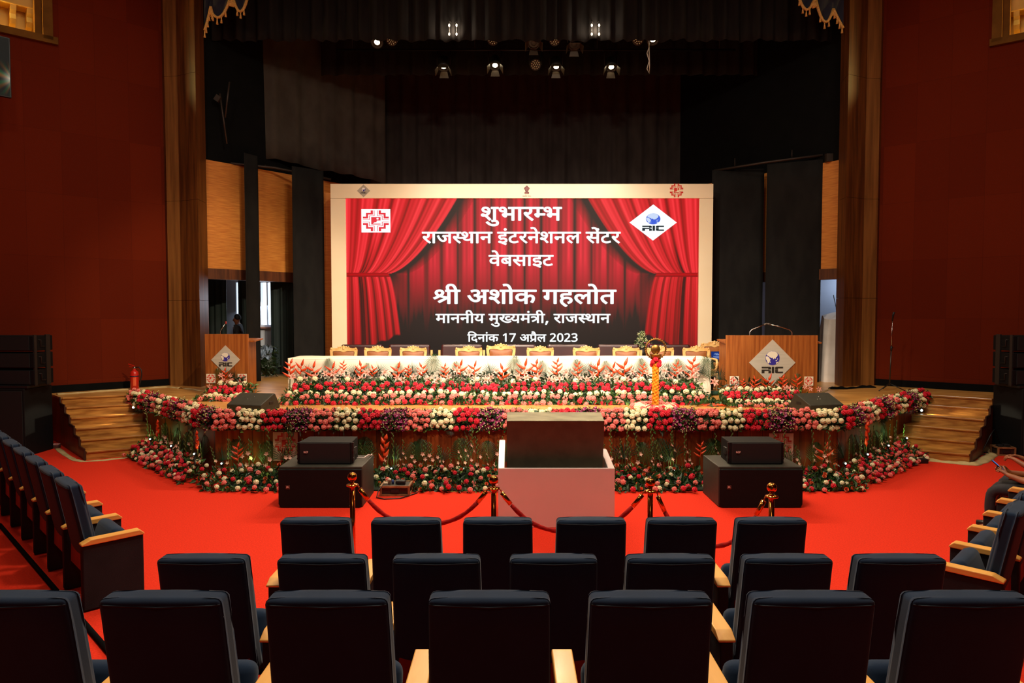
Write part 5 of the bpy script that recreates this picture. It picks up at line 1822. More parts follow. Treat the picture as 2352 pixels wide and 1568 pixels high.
yt = 12.34
z_ = lambda v, y: at(1176, v, Y=y).z
RW, PK, WH = 'red_carnation', 'pink_carnation', 'white_carnation'
hx = [(666, 822, 868), (690, 822, 862), (721, 826, 868), (764, 828, 868), (788, 826, 856), (826, 826, 868), (857, 836, 866), (915, 828, 868), (940, 836, 868), (972, 830, 866), (1024, 832, 868), (1058, 822, 862), (1090, 826, 862), (1155, 832, 878), (1208, 820, 866), (1236, 822, 872), (1280, 820, 862), (1325, 826, 866), (1375, 820, 866), (1407, 828, 866), (1433, 818, 866), (1475, 830, 866), (1553, 826, 866), (1588, 816, 868)]
lx = [(672, 866), (700, 872), (725, 865), (748, 858), (765, 858), (785, 856), (800, 870), (842, 856), (830, 870), (884, 856), (912, 868), (966, 852), (950, 868), (985, 872), (1030, 866), (1050, 852), (1078, 856), (1092, 870), (1126, 868), (1140, 852), (1190, 868), (1206, 856), (1232, 866), (1262, 872), (1300, 856), (1330, 868), (1362, 862), (1392, 858), (1440, 872), (1453, 854), (1468, 868), (1486, 858), (1526, 852), (1540, 870), (1562, 852), (1598, 852), (1590, 868), (1640, 878)]
px = [(700, 872, 14, .8), (760, 872, -10, .9), (805, 872, 26, .85), (838, 872, 8, .7), (880, 872, -22, .9), (912, 872, 6, .7), (950, 872, -6, .9), (985, 872, 12, 1.1), (1012, 872, 24, .8), (1060, 872, -20, .8), (1130, 872, -14, .9), (1176, 872, 8, 1.0), (1196, 872, 22, .8), (1250, 872, -8, .8), (1302, 872, 18, .7), (1340, 872, -20, .9), (1352, 872, 10, 1.0), (1400, 872, -12, .8), (1446, 872, 20, .8), (1480, 872, -8, .9), (1530, 872, 10, 1.0), (1570, 872, -16, .9), (1604, 872, 24, .9), (1632, 884, -8, 1.2), (1648, 890, 14, 1.1)]
tiers('long tiered bank of carnations, lilies and heliconias at the foot of the head table', 'table_flower_bank', at(640, 925, Y=yt).x, at(1636, 925, Y=yt).x, yt,
      [((RW, RW, PK), z_(925, yt)), ((PK,), z_(912, yt + .2)), ((WH,), z_(902, yt + .4)), ((RW,), z_(892, yt + .6)), ((RW,), z_(882, yt + .8)), ((WH, None, None, 'pink_lily'), z_(872, yt + .95))], 0.16, hx, lx, px, 31, 0.132, 0.12)
yl = 12.85
tiers('small tiered flower bank in front of the narrow left lectern', 'lectern_flower_bank', at(452, 915, Y=yl).x, at(578, 915, Y=yl).x, yl,
      [((PK,), z_(917, yl)), ((WH,), z_(909, yl + .12)), ((RW,), z_(901, yl + .25)), ((RW,), z_(893, yl + .38)), ((WH,), z_(883, yl + .52))], 0.13, [(518, 843, 876)], [(508, 862), (530, 862), (513, 873), (533, 873), (545, 886), (482, 888), (524, 877)], [(518, 876, 0, .7), (508, 876, -22, .6), (530, 876, 24, .6)], 32, 0.098, 0.22, dark=(.36, .62))
yr = 12.05
tiers('tiered flower bank with five heliconias in front of the wide right lectern', 'lectern_flower_bank', at(1676, 935, Y=yr).x, at(1885, 935, Y=yr).x, yr,
      [((PK,), z_(934, yr)), ((WH,), z_(923, yr + .2)), ((RW,), z_(912, yr + .45)), ((RW,), z_(904, yr + .65)), ((WH, WH, 'pink_lily'), z_(895, yr + .8))], 0.21,
      [(1707, 868, 894), (1733, 861, 892), (1765, 856, 894), (1798, 858, 896), (1832, 857, 892)], [(1692, 890), (1702, 894), (1724, 893), (1745, 890), (1758, 893), (1784, 887), (1816, 892), (1828, 896), (1848, 889), (1860, 893), (1880, 894), (1672, 892)],
      [(1748, 896, -14, .6), (1785, 898, 10, .5), (1812, 896, -8, .7), (1826, 896, 16, .7), (1720, 896, -20, .5)], 33, 0.108, 0.10, dark=(.12, .88))

# loose bits between the bank and the right lectern flowers
p = at(1632, 908, Z=S)
tag(B().tube([p + Vector((-.28, 0.05, .05)), p + Vector((-.1, 0, .05)), p + Vector((.12, .03, .05)), p + Vector((.28, .02, .06))], [.03, .05, .05, .03], 10).build('cloth_roll', M('roll_green', (12, 62, 50), 0.8), None), 'dark green cloth roll on the stage between the two right flower banks', 'cloth')
p = at(1667, 926, Z=S)
tag(B().lathe([(.055, 0), (.06, .11), (.066, .115), (.066, .125), (.05, .125)], 20).build('paper_cup', M('cup_brown', (104, 70, 44), 0.6)), 'small brown cup at the left end of the right lectern flowers', 'cup').location = (p.x, p.y, S)
bt = thing('fallen_flowers', 'fallen red heliconia leaves lying left of the right lectern flowers', 'flowers', at(1640, 932, Z=S))
for k in range(7):
    B().tube([(g_.uniform(-.3, .1), g_.uniform(-.1, .1), .015), (g_.uniform(-.1, .2), g_.uniform(-.1, .1), .03), (g_.uniform(.1, .34), g_.uniform(-.1, .1), .012)], [.006, .02, .002], 6).build('bract', f_heli, bt)
leaves(bt, 'leaf_foliage', [bt.location + Vector((g_.uniform(-.35, .3), g_.uniform(-.12, .35), .03)) for k in range(80)], .12, leaf_m, 8)

# ---- brass lamp wound with marigolds, in a ring of flowers
brass = M('brass', (150, 108, 52), 0.35, metal=0.9, col2=(122, 84, 38), scale=(8, 8, 8))
LY = 11.5
p = at(1505, 943, Y=LY)
lamp = thing('oil_lamp', 'tall brass oil lamp wound with marigolds at the front of the stage', 'oil lamp', (p.x, LY, S))
hz = at(1505, 801, Y=LY).z - S          # centre of the top ring
B().lathe([(.17, 0), (.17, .02), (.10, .05), (.05, .08), (.028, .12), (.028, .95), (.04, .98), (.03, 1.0), (.02, hz - .16)], 20).build('stem', brass, lamp)
B().lathe([(.02, hz - .17), (.06, hz - .15), (.10, hz - .105), (.105, hz - .09), (.095, hz - .09), (.05, hz - .12), (.01, hz - .125)], 24).build('oil_bowl', brass, lamp)
b = B()
rr = .165
b.tube([(rr * math.cos(k * math.tau / 48), 0, hz + rr * math.sin(k * math.tau / 48)) for k in range(48)], .012, 8, closed=True)
for k in range(28):
    a = k * math.tau / 28
    b.ball(((rr + .012) * math.cos(a), 0, hz + (rr + .012) * math.sin(a)), .013, 8, 6, (1, .6, 1))
b.build('top_ring', brass, lamp)
b = B()
b.lathe([(.072, -.006), (.08, 0), (.072, .006), (.01, .014)], 24, (0, .02, hz - .01), rot(90))
b.tube([(0, .02, hz - .09), (0, .02, hz - .14)], .008, 6)
b.build('sun_disc', brass, lamp)
items = []
for k in range(96):
    q = k / 95
    a = k * 2.4
    z = .06 + (hz - .30) * q
    items.append((Vector((p.x, LY, S)) + Vector((.036 * math.cos(a), .036 * math.sin(a), z)), look(math.cos(a), math.sin(a), .2, g_), g_.uniform(.46, .62)))
plant_parts(lamp, 'marigold', items)
plant_parts(lamp, 'red_carnation', [(Vector((p.x, LY, S)) + Vector((.06 * math.cos(a), .06 * math.sin(a), hz - .27 + .05 * (k % 3))), look(math.cos(a), math.sin(a), .3, g_), .8) for k, a in enumerate([i * .9 for i in range(9)])])
leaves(lamp, 'leaf_foliage', [Vector((p.x, LY, S)) + Vector((.07 * math.cos(k * 1.3), .07 * math.sin(k * 1.3), g_.uniform(.08, hz - .25))) for k in range(30)], .05, leaf_m, 9)
lr = thing('flower_ring', 'low ring of coral, ivory and crimson carnations around the foot of the brass lamp', 'flower arrangement', (p.x, LY, S))
B().lathe([(.19, 0), (.19, .03), (.26, .07), (.34, .05), (.38, 0)], 24).build('foam_base', foam, lr)
acc = {}
for k in range(64):
    a = k * 2.39996
    r = .22 + .17 * ((k * 7) % 64) / 64
    nm = g_.choices((PK, WH, RW), (.5, .32, .18))[0]
    acc.setdefault(nm, []).append((Vector((p.x + r * math.cos(a), LY + r * math.sin(a), S + .10 - .12 * (r - .22))), look(.4 * math.cos(a), .4 * math.sin(a) - .2, .9, g_), g_.uniform(.9, 1.1)))
for nm, it in acc.items():
    plant_parts(lr, nm, it)
leaves(lr, 'leaf_foliage', [Vector((p.x + g_.uniform(-.4, .4), LY + g_.uniform(-.4, .4), S + .05)) for k in range(90)], .08, leaf_l, 10)

# ---- pale bouquet standing behind the chairs
p = at(1474, 798, Y=16.55)
bq = thing('bouquet', 'pale bouquet on a stand behind the carved chairs, left of the brass lamp', 'bouquet', (p.x, 16.55, S))
bz = p.z - S
B().lathe([(.16, 0), (.16, .02), (.03, .04), (.025, bz - .25), (.09, bz - .2), (.10, bz - .02), (.08, bz - .02)], 16).build('stand', M('stand_dark', (40, 32, 26), 0.5), bq)
pts = []
for k in range(260):
    a, r = g_.uniform(0, 6.28), math.sqrt(g_.random())
    h = g_.random()
    pts.append(Vector((p.x + .17 * r * math.cos(a) * (1 - .6 * h), 16.55 + .17 * r * math.sin(a) * (1 - .6 * h), S + bz + .36 * h)))
leaves(bq, 'pale_foliage', pts, .07, M('pale_bloom', (206, 204, 158), 0.7, col2=(170, 176, 120), scale=(14, 14, 14)), 14)
leaves(bq, 'leaf_foliage', pts[::3], .08, leaf_m, 15)
plant_parts(bq, 'orchid_spray', [(p + Vector((.16, -.1, .06)), rot(60), .8), (p + Vector((.10, -.14, .10)), rot(80), .7)])

def on_line(u, e0, e1, off):
    """Depth at which the bed's line e0-e1, moved off metres to the front, passes under a pixel column."""
    e0, e1 = Vector((*e0, 0)), Vector((*e1, 0))
    d = (e1 - e0).normalized()
    n = Vector((d.y, -d.x, 0))
    best = min((e0 + (e1 - e0) * (i / 300 * 1.4 - .2) + n * off for i in range(301)), key=lambda p: abs(1176 + F * p.x / p.y - u))
    return best.y


# ---- small lamps hidden among the flowers on the floor
LEDS = [(345, 1008, 'g'), (393, 1024, 'w'), (446, 1042, 'w'), (509, 1064, 'w'), (574, 1074, 'g'), (899, 1076, 'w'), (1067, 1076, 'w'), (1549, 1078, 'w'), (1870, 1076, 'w'), (1942, 1064, 'w'), (1993, 1043, 'w'), (2041, 1023, 'w'), (2083, 1006, 'g')]
white_dot = glow('led_white', (240, 255, 240), 9)
W_ = ['at the far left end of the left bed', 'second from the left stairs in the left bed', 'in the middle of the left bed', 'at the right end of the left bed', 'left of the left loudspeaker box',
      'just right of the left loudspeaker box', 'left of the white desk', 'left of the right loudspeaker box', 'just right of the right loudspeaker box', 'at the near end of the right bed', 'in the middle of the right bed', 'third from the near end of the right bed', 'nearest the right stairs']
for (u, v, c), wh in zip(LEDS, W_):
    if u < 500:
        Yl = on_line(u, (-6.62, 12.70), (-4.80, 10.88), .27)
    elif u > 1920:
        Yl = on_line(u, (5.27, 10.88), (7.05, 12.56), .27)
    else:
        Yl = 10.56
    p = at(u, v, Y=Yl)
    r_ = thing('led_uplight', 'small bright uplight among the flowers ' + wh, 'lamp', (p.x, Yl, 0), 0, 'uplights in the flower beds')
    B().tube([(0, 0, 0), (0, 0.02, p.z - 0.03)], 0.01, 6).build('spike', black_plastic, r_)
    B().lathe([(.02, -.03), (.032, 0.0), (.032, .02), (.028, .02)], 12, (0, .02, p.z - .01), rot(-50)).build('housing', black_plastic, r_)
    B().ball((0, -.005, p.z), .014, 10, 8).build('lens', white_dot, r_)
    light('uplight_glow', 'POINT', (p.x, Yl + 0.14, p.z + 0.10), 0.5 if c == 'w' else 1.0, (.78, 1.0, .62) if c == 'w' else (.4, 1.0, .3), size=0.04)
for u, v, lab in ((307, 935, 'small round white light on the stage front beside the left stairs'), (2116, 942, 'small round white light on the stage front beside the right stairs')):
    p = at(u, v, Y=13.45)
    r_ = thing('step_light', lab, 'lamp', p, 0, 'step lights beside the stairs')
    B().lathe([(.035, -.02), (.035, .0), (.03, .008)], 14, (0, 0, 0), rot(90)).build('bezel', black_plastic, r_)
    B().ball((0, -.012, 0), .021, 12, 8).build('lens', white_dot, r_)
    light('step_light_glow', 'SPOT', (p.x, 13.35, p.z), 26, (1, .86, .6), (p.x + (-.9 if u < 1000 else .9), 12.9, .35), 0.03, 60, 0.4)

# two pinkish posters on the stage front
poster_m = M('poster_pink', (222, 170, 150), 0.5, col2=(214, 160, 140), scale=(3, 3, 3))
poster_red = M('poster_red', (196, 34, 24), 0.5)
for u0, u1, v0, v1, lab in ((627.5, 683, 992, 1058, 'poster with a red stepped cross on the stage front above the left subwoofer box'), (1766, 1823, 995, 1060, 'poster with a red stepped cross on the stage front above the right subwoofer box')):
    a_, c_ = at(u0, v1, Y=10.885), at(u1, v0, Y=10.885)
    r_ = thing('emblem_poster', lab, 'poster', ((a_.x + c_.x) / 2, 10.892, (a_.z + c_.z) / 2), 0, 'posters on the stage front')
    w, h = c_.x - a_.x, c_.z - a_.z
    B().box((0, 0, 0), (w, .008, h)).build('poster_sheet', poster_m, r_)
    cross_logo(r_, facing((0, -.004, .11 * h), w * .42, w * .42), 'poster_emblem', poster_red, poster_m, .002)
    word('JDA', .098, 'poster_letters', poster_red, r_, (0, -.0065, -.43 * h), bold=.004)

# heap of flowers wrapped in plastic in the left side room
p = at(612, 862, Y=17.7)
hp = thing('wrapped_flower_heap', 'heap of cut greenery and plastic wrap in the left side room', 'flowers', (p.x, 17.7, S))
B().ball((0, 0.1, .38), .3, 12, 8, (.75, .6, 1.2)).build('foliage_core', leaf_d, hp)
leaves(hp, 'leaf_foliage', [Vector((p.x + g_.uniform(-.28, .28), 17.7 + g_.uniform(-.2, .2), S + g_.uniform(.03, .78))) for k in range(320)], .12, leaf_d, 16)
B().grid(lambda a, c: Vector((-.2 + .4 * a, -.12 + .05 * math.sin(a * 11) * math.sin(c * 7), .5 + .32 * c + .04 * math.sin(a * 15))), 14, 8, smooth=False).build('plastic_wrap', M('plastic_wrap', (150, 168, 190), 0.2, col2=(70, 84, 100), scale=(12, 12, 12)), hp)

# ------------------------------------------------------------------ loudspeakers on the floor
badge_m = M('badge_brown', (86, 52, 40), 0.5)
badge_l = M('badge_light', (222, 190, 176), 0.5)


def sub(label, x0, x1, y0, y1, h, bx, bz):
    root = thing('subwoofer', label, 'speaker', ((x0 + x1) / 2, (y0 + y1) / 2, 0), 0, 'subwoofer boxes on the carpet')
    w, d = x1 - x0, y1 - y0
    B().box((0, 0.012, h / 2), (w, d - 0.024, h), bev=0.012).build('cabinet', spk, root)
    prof = [(-w / 2 + 0.0, 0.02), (-w / 2 + 0.035, 0.004), (w / 2 - 0.035, 0.004), (w / 2, 0.02), (w / 2, h - 0.035), (-w / 2, h - 0.035)]
    B().prism([(-w / 2 + 0.03, 0.006), (w / 2 - 0.03, 0.006), (w / 2 - 0.004, 0.05), (w / 2 - 0.004, h - 0.035), (-w / 2 + 0.004, h - 0.035), (-w / 2 + 0.004, 0.05)], -d / 2 - 0.012, -d / 2 + 0.03, 'xz', bev=0.004).build('grille', spk_dark, root)
    bd = B().box((bx, -d / 2 - 0.014, bz), (0.055, 0.004, 0.05)).build('badge', badge_m, root)
    word('JBL', 0.026, 'badge_letters', badge_l, bd, (bx, -d / 2 - 0.0175, bz + 0.002), bold=0.0012)
    return root


Ys = 9.06
sub('large black subwoofer box on the carpet left of the white desk', at(640, 1170, Y=Ys).x, at(832, 1170, Y=Ys).x, Ys, Ys + 0.78, 0.55, -0.43, 0.28)
sub('large black subwoofer box on the carpet right of the white desk', at(1651, 1170, Y=Ys).x, at(1843, 1170, Y=Ys).x, Ys, Ys + 0.78, 0.55, -0.43, 0.28)


def top_speaker(label, u0, u1, flip):
    Yt = 9.22
    x0, x1 = at(u0, 1068, Y=Yt).x, at(u1, 1068, Y=Yt).x
    w, h, d = x1 - x0, 0.30, 0.46
    root = thing('array_speaker', label, 'speaker', ((x0 + x1) / 2, Yt, 0.551), 0, 'speakers on top of the subwoofers')
    B().prism([(-w / 2, 0), (w / 2, 0), (w / 2 - 0.02, d), (-w / 2 + 0.02, d)], 0, h, 'xy', bev=0.008).build('cabinet', spk_dark, root)
    B().box((0, -0.004, h / 2), (w - 0.05, 0.012, h - 0.02), bev=0.004).build('grille', grille, root)
    bd = B().lathe([(0.026, 0), (0.026, 0.004)], 20, (-w / 2 + 0.11, -0.010, h * 0.56), rot(90)).build('badge', black_plastic, root)
    word('RCF', 0.034, 'badge_letters', badge_l, bd, (-w / 2 + 0.11, -0.0155, h * 0.56), bold=0.0015)
    for sx in (-1, 1):
        b = B().box((sx * (w / 2 + 0.004), 0.05, h / 2), (0.03, 0.05, h - 0.02)).box((sx * (w / 2 - 0.004), 0.2, h * 0.5), (0.03, 0.14, 0.10), bev=0.01)
        b.box((sx * (w / 2 + 0.012), 0.05, h * 0.6), (0.02, 0.07, 0.02)).box((sx * (w / 2 + 0.012), 0.05, h * 0.25), (0.02, 0.07, 0.02))
        b.build('side_hardware', black_plastic, root)
    return root


top_speaker('black speaker with a round badge on the left subwoofer box', 685, 808, 1)
top_speaker('black speaker with a round badge on the right subwoofer box', 1676, 1798, -1)
tag(B().tube([at(820, 1051, Y=9.45), at(836, 1051, Y=9.5), at(846, 1044, Y=9.6), at(852, 1045, Y=9.75), (at(856, 1046, Y=9.9).x, 9.85, 0.56)], 0.008, 6).build('white_cord', M('cord_white', (220, 200, 190), 0.5)), 'short white cord on top of the left subwoofer box', 'cord')

# speaker stacks at both side walls
def stack(side, x_in, lab):
    sg = 1 if side == 'left' else -1
    w = 1.15
    xc = x_in - sg * w / 2
    b0 = thing('bass_cabinet', 'tall black bass cabinet at the %s edge beside the stage stairs' % side, 'speaker', (xc, 12.68, 0))
    B().box((0, 0, 0.62), (w, 0.76, 1.24), bev=0.015).build('cabinet', spk_dark, b0)
    B().box((0, -0.385, 0.62), (w - 0.06, 0.02, 1.16), bev=0.005).build('grille', grille, b0)
    fr0 = thing('stacking_frame', 'low black frame between the bass cabinet and the speakers at the %s edge' % side, 'frame', (xc + sg * 0.05, 12.62, 1.24))
    B().box((0, 0, 0.03), (w, 0.6, 0.05), bev=0.006).build('frame_plate', black_plastic, fr0)
    for k, pos in enumerate(('lowest', 'middle', 'topmost')):
        z = 1.30 + 0.31 * k
        r = thing('array_speaker', '%s of the three black array speakers stacked at the %s edge' % (pos, side), 'speaker', (xc + sg * 0.16, 12.4, z), R(-sg * 4), 'array speakers stacked at the %s edge' % side)
        B().prism([(-w / 2, 0.0), (w / 2, 0.0), (w / 2 - 0.04, 0.52), (-w / 2 + 0.04, 0.52)], 0.0, 0.275, 'xy', bev=0.012).build('cabinet', spk_dark, r)
        B().box((0, -0.006, 0.137), (w - 0.16, 0.014, 0.25), bev=0.004).build('grille', grille, r)
        for sx in (-1, 1):
            b = B()
            b.tube([(sx * (w / 2 - 0.01), 0.12, 0.20), (sx * (w / 2 + 0.012), 0.16, 0.20), (sx * (w / 2 + 0.008), 0.16, 0.08), (sx * (w / 2 + 0.012), 0.26, 0.08)], 0.008, 6)
            b.box((sx * (w / 2 - 0.02), 0.36, 0.14), (0.03, 0.10, 0.31))
            b.box((sx * (w / 2 - 0.01), 0.04, 0.14), (0.03, 0.06, 0.31))
            b.build('rigging', M('rigging_steel', (58, 54, 50), 0.4, metal=0.6), r)


stack('left', -8.83, '')
stack('right', 9.24, '')

# ------------------------------------------------------------------ white desk with a dark monitor in it
desk_m = M('desk_white', (232, 214, 204), 0.16, col2=(226, 206, 196), scale=(1, 1, 1), coat=0.5)
Yd = 8.2
dx0, dx1 = at(1144, 1150, Y=Yd).x, at(1412, 1150, Y=Yd).x
dk = thing('control_desk', 'glossy white open-topped box in the middle of the carpet holding a dark monitor', 'box', ((dx0 + dx1) / 2, Yd, 0))
o_ = Vector(dk.location)
dw, dh = dx1 - dx0, at(1176, 1075, Y=Yd).z
B().box((0, 0.015, dh / 2), (dw, 0.03, dh), bev=0.006).build('front_panel', desk_m, dk)
for sx in (-1, 1):
    B().prism([(0.03, 0), (0.80, 0), (0.80, dh + (0.20 if sx < 0 else 0.08)), (0.72, dh + (0.20 if sx < 0 else 0.08)), (0.03, dh)], sx * (dw / 2 - 0.04) - 0.04, sx * (dw / 2 - 0.04) + 0.04, 'yz', bev=0.008).build('side_panel', desk_m, dk)
B().box((0, 0.42, 0.30), (dw - 0.16, 0.74, 0.03)).build('inner_shelf', desk_m, dk)
B().box((0, 0.78, 0.2), (dw - 0.16, 0.03, 0.4)).build('back_panel', desk_m, dk)
tv = thing('slanted_monitor', 'big dark slanted monitor standing in the white box', 'monitor', (at(1275, 1073, Y=8.4).x, 8.56, 0.316))
tw0, tw1 = at(1385, 1073, Y=8.4).x - at(1163, 1073, Y=8.4).x, at(1379, 965, Y=8.3).x - at(1164, 965, Y=8.3).x
mon = M('monitor_grey', (92, 92, 72), 0.6, col2=(80, 80, 62), scale=(6, 6, 6))
mon_top = M('monitor_lit_top', (156, 144, 110), 0.7, col2=(122, 112, 84), scale=(4, 9, 20), detail=5)  # paler copy of the casing grey, painting light on the upward face
b = B()
b.prism([(0.0, 0.0), (0.36, 0.1), (0.09, 1.026), (-0.24, 0.967)], -tw0 / 2, tw0 / 2, 'yz', bev=0.006)
b.build('casing', mon, tv)
tp = B()
tp.prism([(-0.241, 0.968), (0.091, 1.0275), (0.091, 1.031), (-0.241, 0.972)], -tw0 / 2 + 0.004, tw0 / 2 - 0.004, 'yz')
tp.build('top_face', mon_top, tv)
B().box((0, 0.232, 0.56), (tw0 - 0.1, 0.012, 0.84), rot(16)).build('screen_glass', black_plastic, tv)
B().lathe([(0.028, 0), (0.028, 0.004)], 20, (0.03, -0.068, 0.26), rot(76)).build('cable_hole', M('hole_black', (3, 3, 3), 0.9), tv)
B().tube([(0.03, -0.075, 0.27), (-0.03, -0.085, 0.18), (-0.10, -0.06, 0.09)], 0.004, 5).tube([(0.035, -0.075, 0.27), (0.05, -0.09, 0.18), (0.06, -0.06, 0.09)], 0.004, 5).build('cable', M('cable_grey', (120, 108, 86), 0.5), tv)

# small equipment boxes
case_m = M('case_wood', (150, 104, 66), 0.5, col2=(120, 78, 46), scale=(12, 12, 3))
case_d = M('case_dark', (40, 30, 24), 0.5)


def case(label, u, v, w, d, h, rz):
    p = at(u, v, Z=0)
    root = thing('equipment_box', label, 'box', (p.x, p.y + d / 2, 0), R(rz))
    B().box((0, 0, h / 2), (w - 0.01, d - 0.01, h - 0.01)).build('case_body', case_d, root)
    b = B()
    for z in (0.012, h - 0.012):
        for y in (-1, 1):
            b.box((0, y * d / 2, z), (w, 0.024, 0.028))
        for x in (-1, 1):
            b.box((x * w / 2, 0, z), (0.024, d, 0.028))
    for x in (-1, 1):
        for y in (-1, 1):
            b.box((x * w / 2, y * d / 2, h / 2), (0.028, 0.028, h))
    b.build('edge_frame', case_m, root)
    B().box((0, -d / 2 - 0.004, h * 0.5), (0.12, 0.012, h * 0.34), bev=0.003).build('front_handle', black_plastic, root)
    return root


c1 = case('flat equipment box with plugs in front of the flowers right of the left subwoofer', 907, 1139, 0.40, 0.30, 0.145, 0)
b = B().lathe([(.022, 0), (.022, .05), (.03, .052), (.018, .075)], 12, (-.10, -.02, .146))
b.box((-.15, -.02, .155), (.06, .05, .03), bev=0.004).build('pale_plug', M('plug_pale', (214, 190, 160), 0.5), c1)
B().lathe([(.02, 0), (.02, .04), (.012, .06)], 12, (-.05, -.02, .146)).build('blue_plug', M('plug_blue', (46, 70, 130), 0.5), c1)
B().box((.06, .0, .17), (.14, .10, .05), bev=0.01).build('black_plug', black_plastic, c1)
p1 = c1.location
tag(B().tube([p1 + Vector((-.17, -.12, .16)), p1 + Vector((-.22, -.22, .1)), p1 + Vector((-.24, -.26, .012)), p1 + Vector((-.12, -.34, .010)), p1 + Vector((.1, -.30, .010)), p1 + Vector((.2, -.16, .010)), p1 + Vector((.3, .0, .01))], 0.009, 6).build('power_cable', black_plastic), 'black power cable curling over the carpet below the flat equipment box', 'cable')
c2 = case('small wooden equipment box at the foot of the right stairs', 2314, 1047, 0.28, 0.24, 0.16, -8)
p2 = c2.location
B().box((-.06, 0, .17), (.08, .1, .04), bev=0.01).box((.06, .02, .175), (.1, .1, .05), bev=0.01).build('black_plug', black_plastic, c2)
tag(B().tube([p2 + Vector((-.02, .05, .2)), p2 + Vector((-.10, .1, .45)), p2 + Vector((-.2, .05, .36)), p2 + Vector((-.36, .0, .1)), p2 + Vector((-.46, -.02, .012)), p2 + Vector((-.3, -.1, .012)), p2 + Vector((-.24, .06, .03)), p2 + Vector((-.4, .12, .012))], 0.010, 6).build('power_cable', black_plastic), 'coil of black cable beside the small box at the right stairs', 'cable')
p = at(122, 1030, Z=0)
fb = thing('food_box', 'small crumpled foil box on the carpet beside the left stairs', 'box', (p.x, p.y + .06, 0), R(10))
B().box((0, 0, .035), (.16, .12, .07), bev=0.012).build('foil_tray', M('foil', (150, 120, 110), 0.3, metal=0.6, col2=(110, 84, 76), scale=(20, 20, 20)), fb)
B().box((0, 0, .074), (.15, .11, .008), rot(4)).build('red_lid', M('lid_red', (190, 60, 54), 0.5, col2=(220, 190, 180), scale=(24, 24, 24)), fb)
p = at(2118, 1063, Z=0)
tag(B().box((0, 0, .04), (.16, .12, .08), bev=0.015).build('black_pouch', black_plastic), 'small black box on the carpet at the end of the right flower bed', 'box').location = (p.x, p.y, 0)

# ------------------------------------------------------------------ rope barrier
gold_metal = M('gold_post', (226, 156, 70), 0.17, metal=1.0, col2=(190, 116, 44), scale=(5, 5, 5))
velvet = M('velvet_red', (170, 14, 6), 0.85, col2=(130, 8, 4), scale=(20, 20, 60), spec=0.2)
POSTS = [(809, 1084, 'leftmost gold rope post, in front of the left subwoofer'), (1134, 1091, 'second gold rope post from the left, at the left corner of the white box'), (1494, 1097, 'third gold rope post from the left, right of the white box'), (1773, 1108, 'rightmost gold rope post, in front of the right subwoofer')]


def post(loc, lab):
    root = thing('rope_post', lab, 'post', loc, 0, 'rope posts')
    B().lathe([(.15, 0), (.155, .012), (.13, .03), (.05, .045), (.03, .06)], 28).build('base', gold_metal, root)
    B().lathe([(.026, .05), (.026, .885)], 20).build('pole', gold_metal, root)
    B().lathe([(.028, .885), (.058, .895), (.060, .902), (.058, .909), (.03, .915), (.018, .925), (.016, .945)], 24).build('collar', gold_metal, root)
    B().ball((0, 0, .985), .046, 24, 16).build('ball_top', gold_metal, root)
    return root


pl = []
for i, (u, v, lab) in enumerate(POSTS):
    q = at(u, v, Z=1.031)
    q.z = 0
    pl.append(q)
    if i == 0:
        p0_ = post(q, lab)
    else:
        dup(p0_, q, 0, lab)
for (a, c, sag, lab) in ((0, 1, .46, 'red velvet rope between the two left posts'), (1, 2, .50, 'red velvet rope sagging in front of the white box'), (2, 3, .62, 'red velvet rope between the two right posts')):
    A, C = pl[a] + Vector((0, 0, .893)), pl[c] + Vector((0, 0, .893))
    d = (C - A).normalized()
    A, C = A + d * .055, C - d * .055
    root = thing('barrier_rope', lab, 'rope', (A + C) / 2, 0, 'barrier ropes')
    o_ = Vector(root.location)
    pts = []
    for k in range(25):
        q = k / 24
        pts.append(A.lerp(C, q) - o_ - Vector((0, 0, sag * (1 - (2 * q - 1) ** 2) * (0.9 + 0.1 * math.cos(q * 6)))))
    rs = [.021 + .0025 * math.sin(k * 2.1 + a) for k in range(25)]
    B().tube(pts[2:-2], rs[2:-2], 10).build('rope', velvet, root)
    for e in (pts[:4], pts[-4:][::-1]):
        b = B()
        b.tube([e[0] + (e[1] - e[0]) * .35, e[1], e[1] + (e[2] - e[1]) * 0.9], .023, 10)
        b.tube([e[0], e[0] + (e[1] - e[0]) * .2 + Vector((0, 0, .012)), e[0] + (e[1] - e[0]) * .45], .006, 6)
        b.build('end_hook', gold_metal, root)

# ------------------------------------------------------------------ auditorium seats
navy = M('seat_navy', (17, 38, 62), 0.88, col2=(13, 32, 54), scale=(5, 5, 5), bump=0.06, bscale=300, spec=0.25, sheen=0.10)
panel_black = M('seat_panel', (34, 34, 37), 0.85, col2=(29, 29, 32), scale=(5, 5, 5), bump=0.2, bscale=240, spec=0.25)
shell_wood = M('seat_shell', (108, 34, 12), 0.5, col2=(90, 26, 9), scale=(14, 14, 2))
arm_wood = M('arm_wood', (236, 172, 86), 0.42, col2=(224, 156, 72), scale=(20, 3, 20), coat=0.1)


def arm(root, x):
    B().box((x, 0.25, 0.30), (0.075, 0.49, 0.58), bev=0.012).build('arm_panel', panel_black, root)
    B().prism([(0.0, 0.585), (0.5, 0.585), (0.5, 0.60), (0.465, 0.632), (0.075, 0.632), (0.0, 0.60)], x - 0.05, x + 0.05, 'yz', bev=0.006).build('armrest', arm_wood, root)


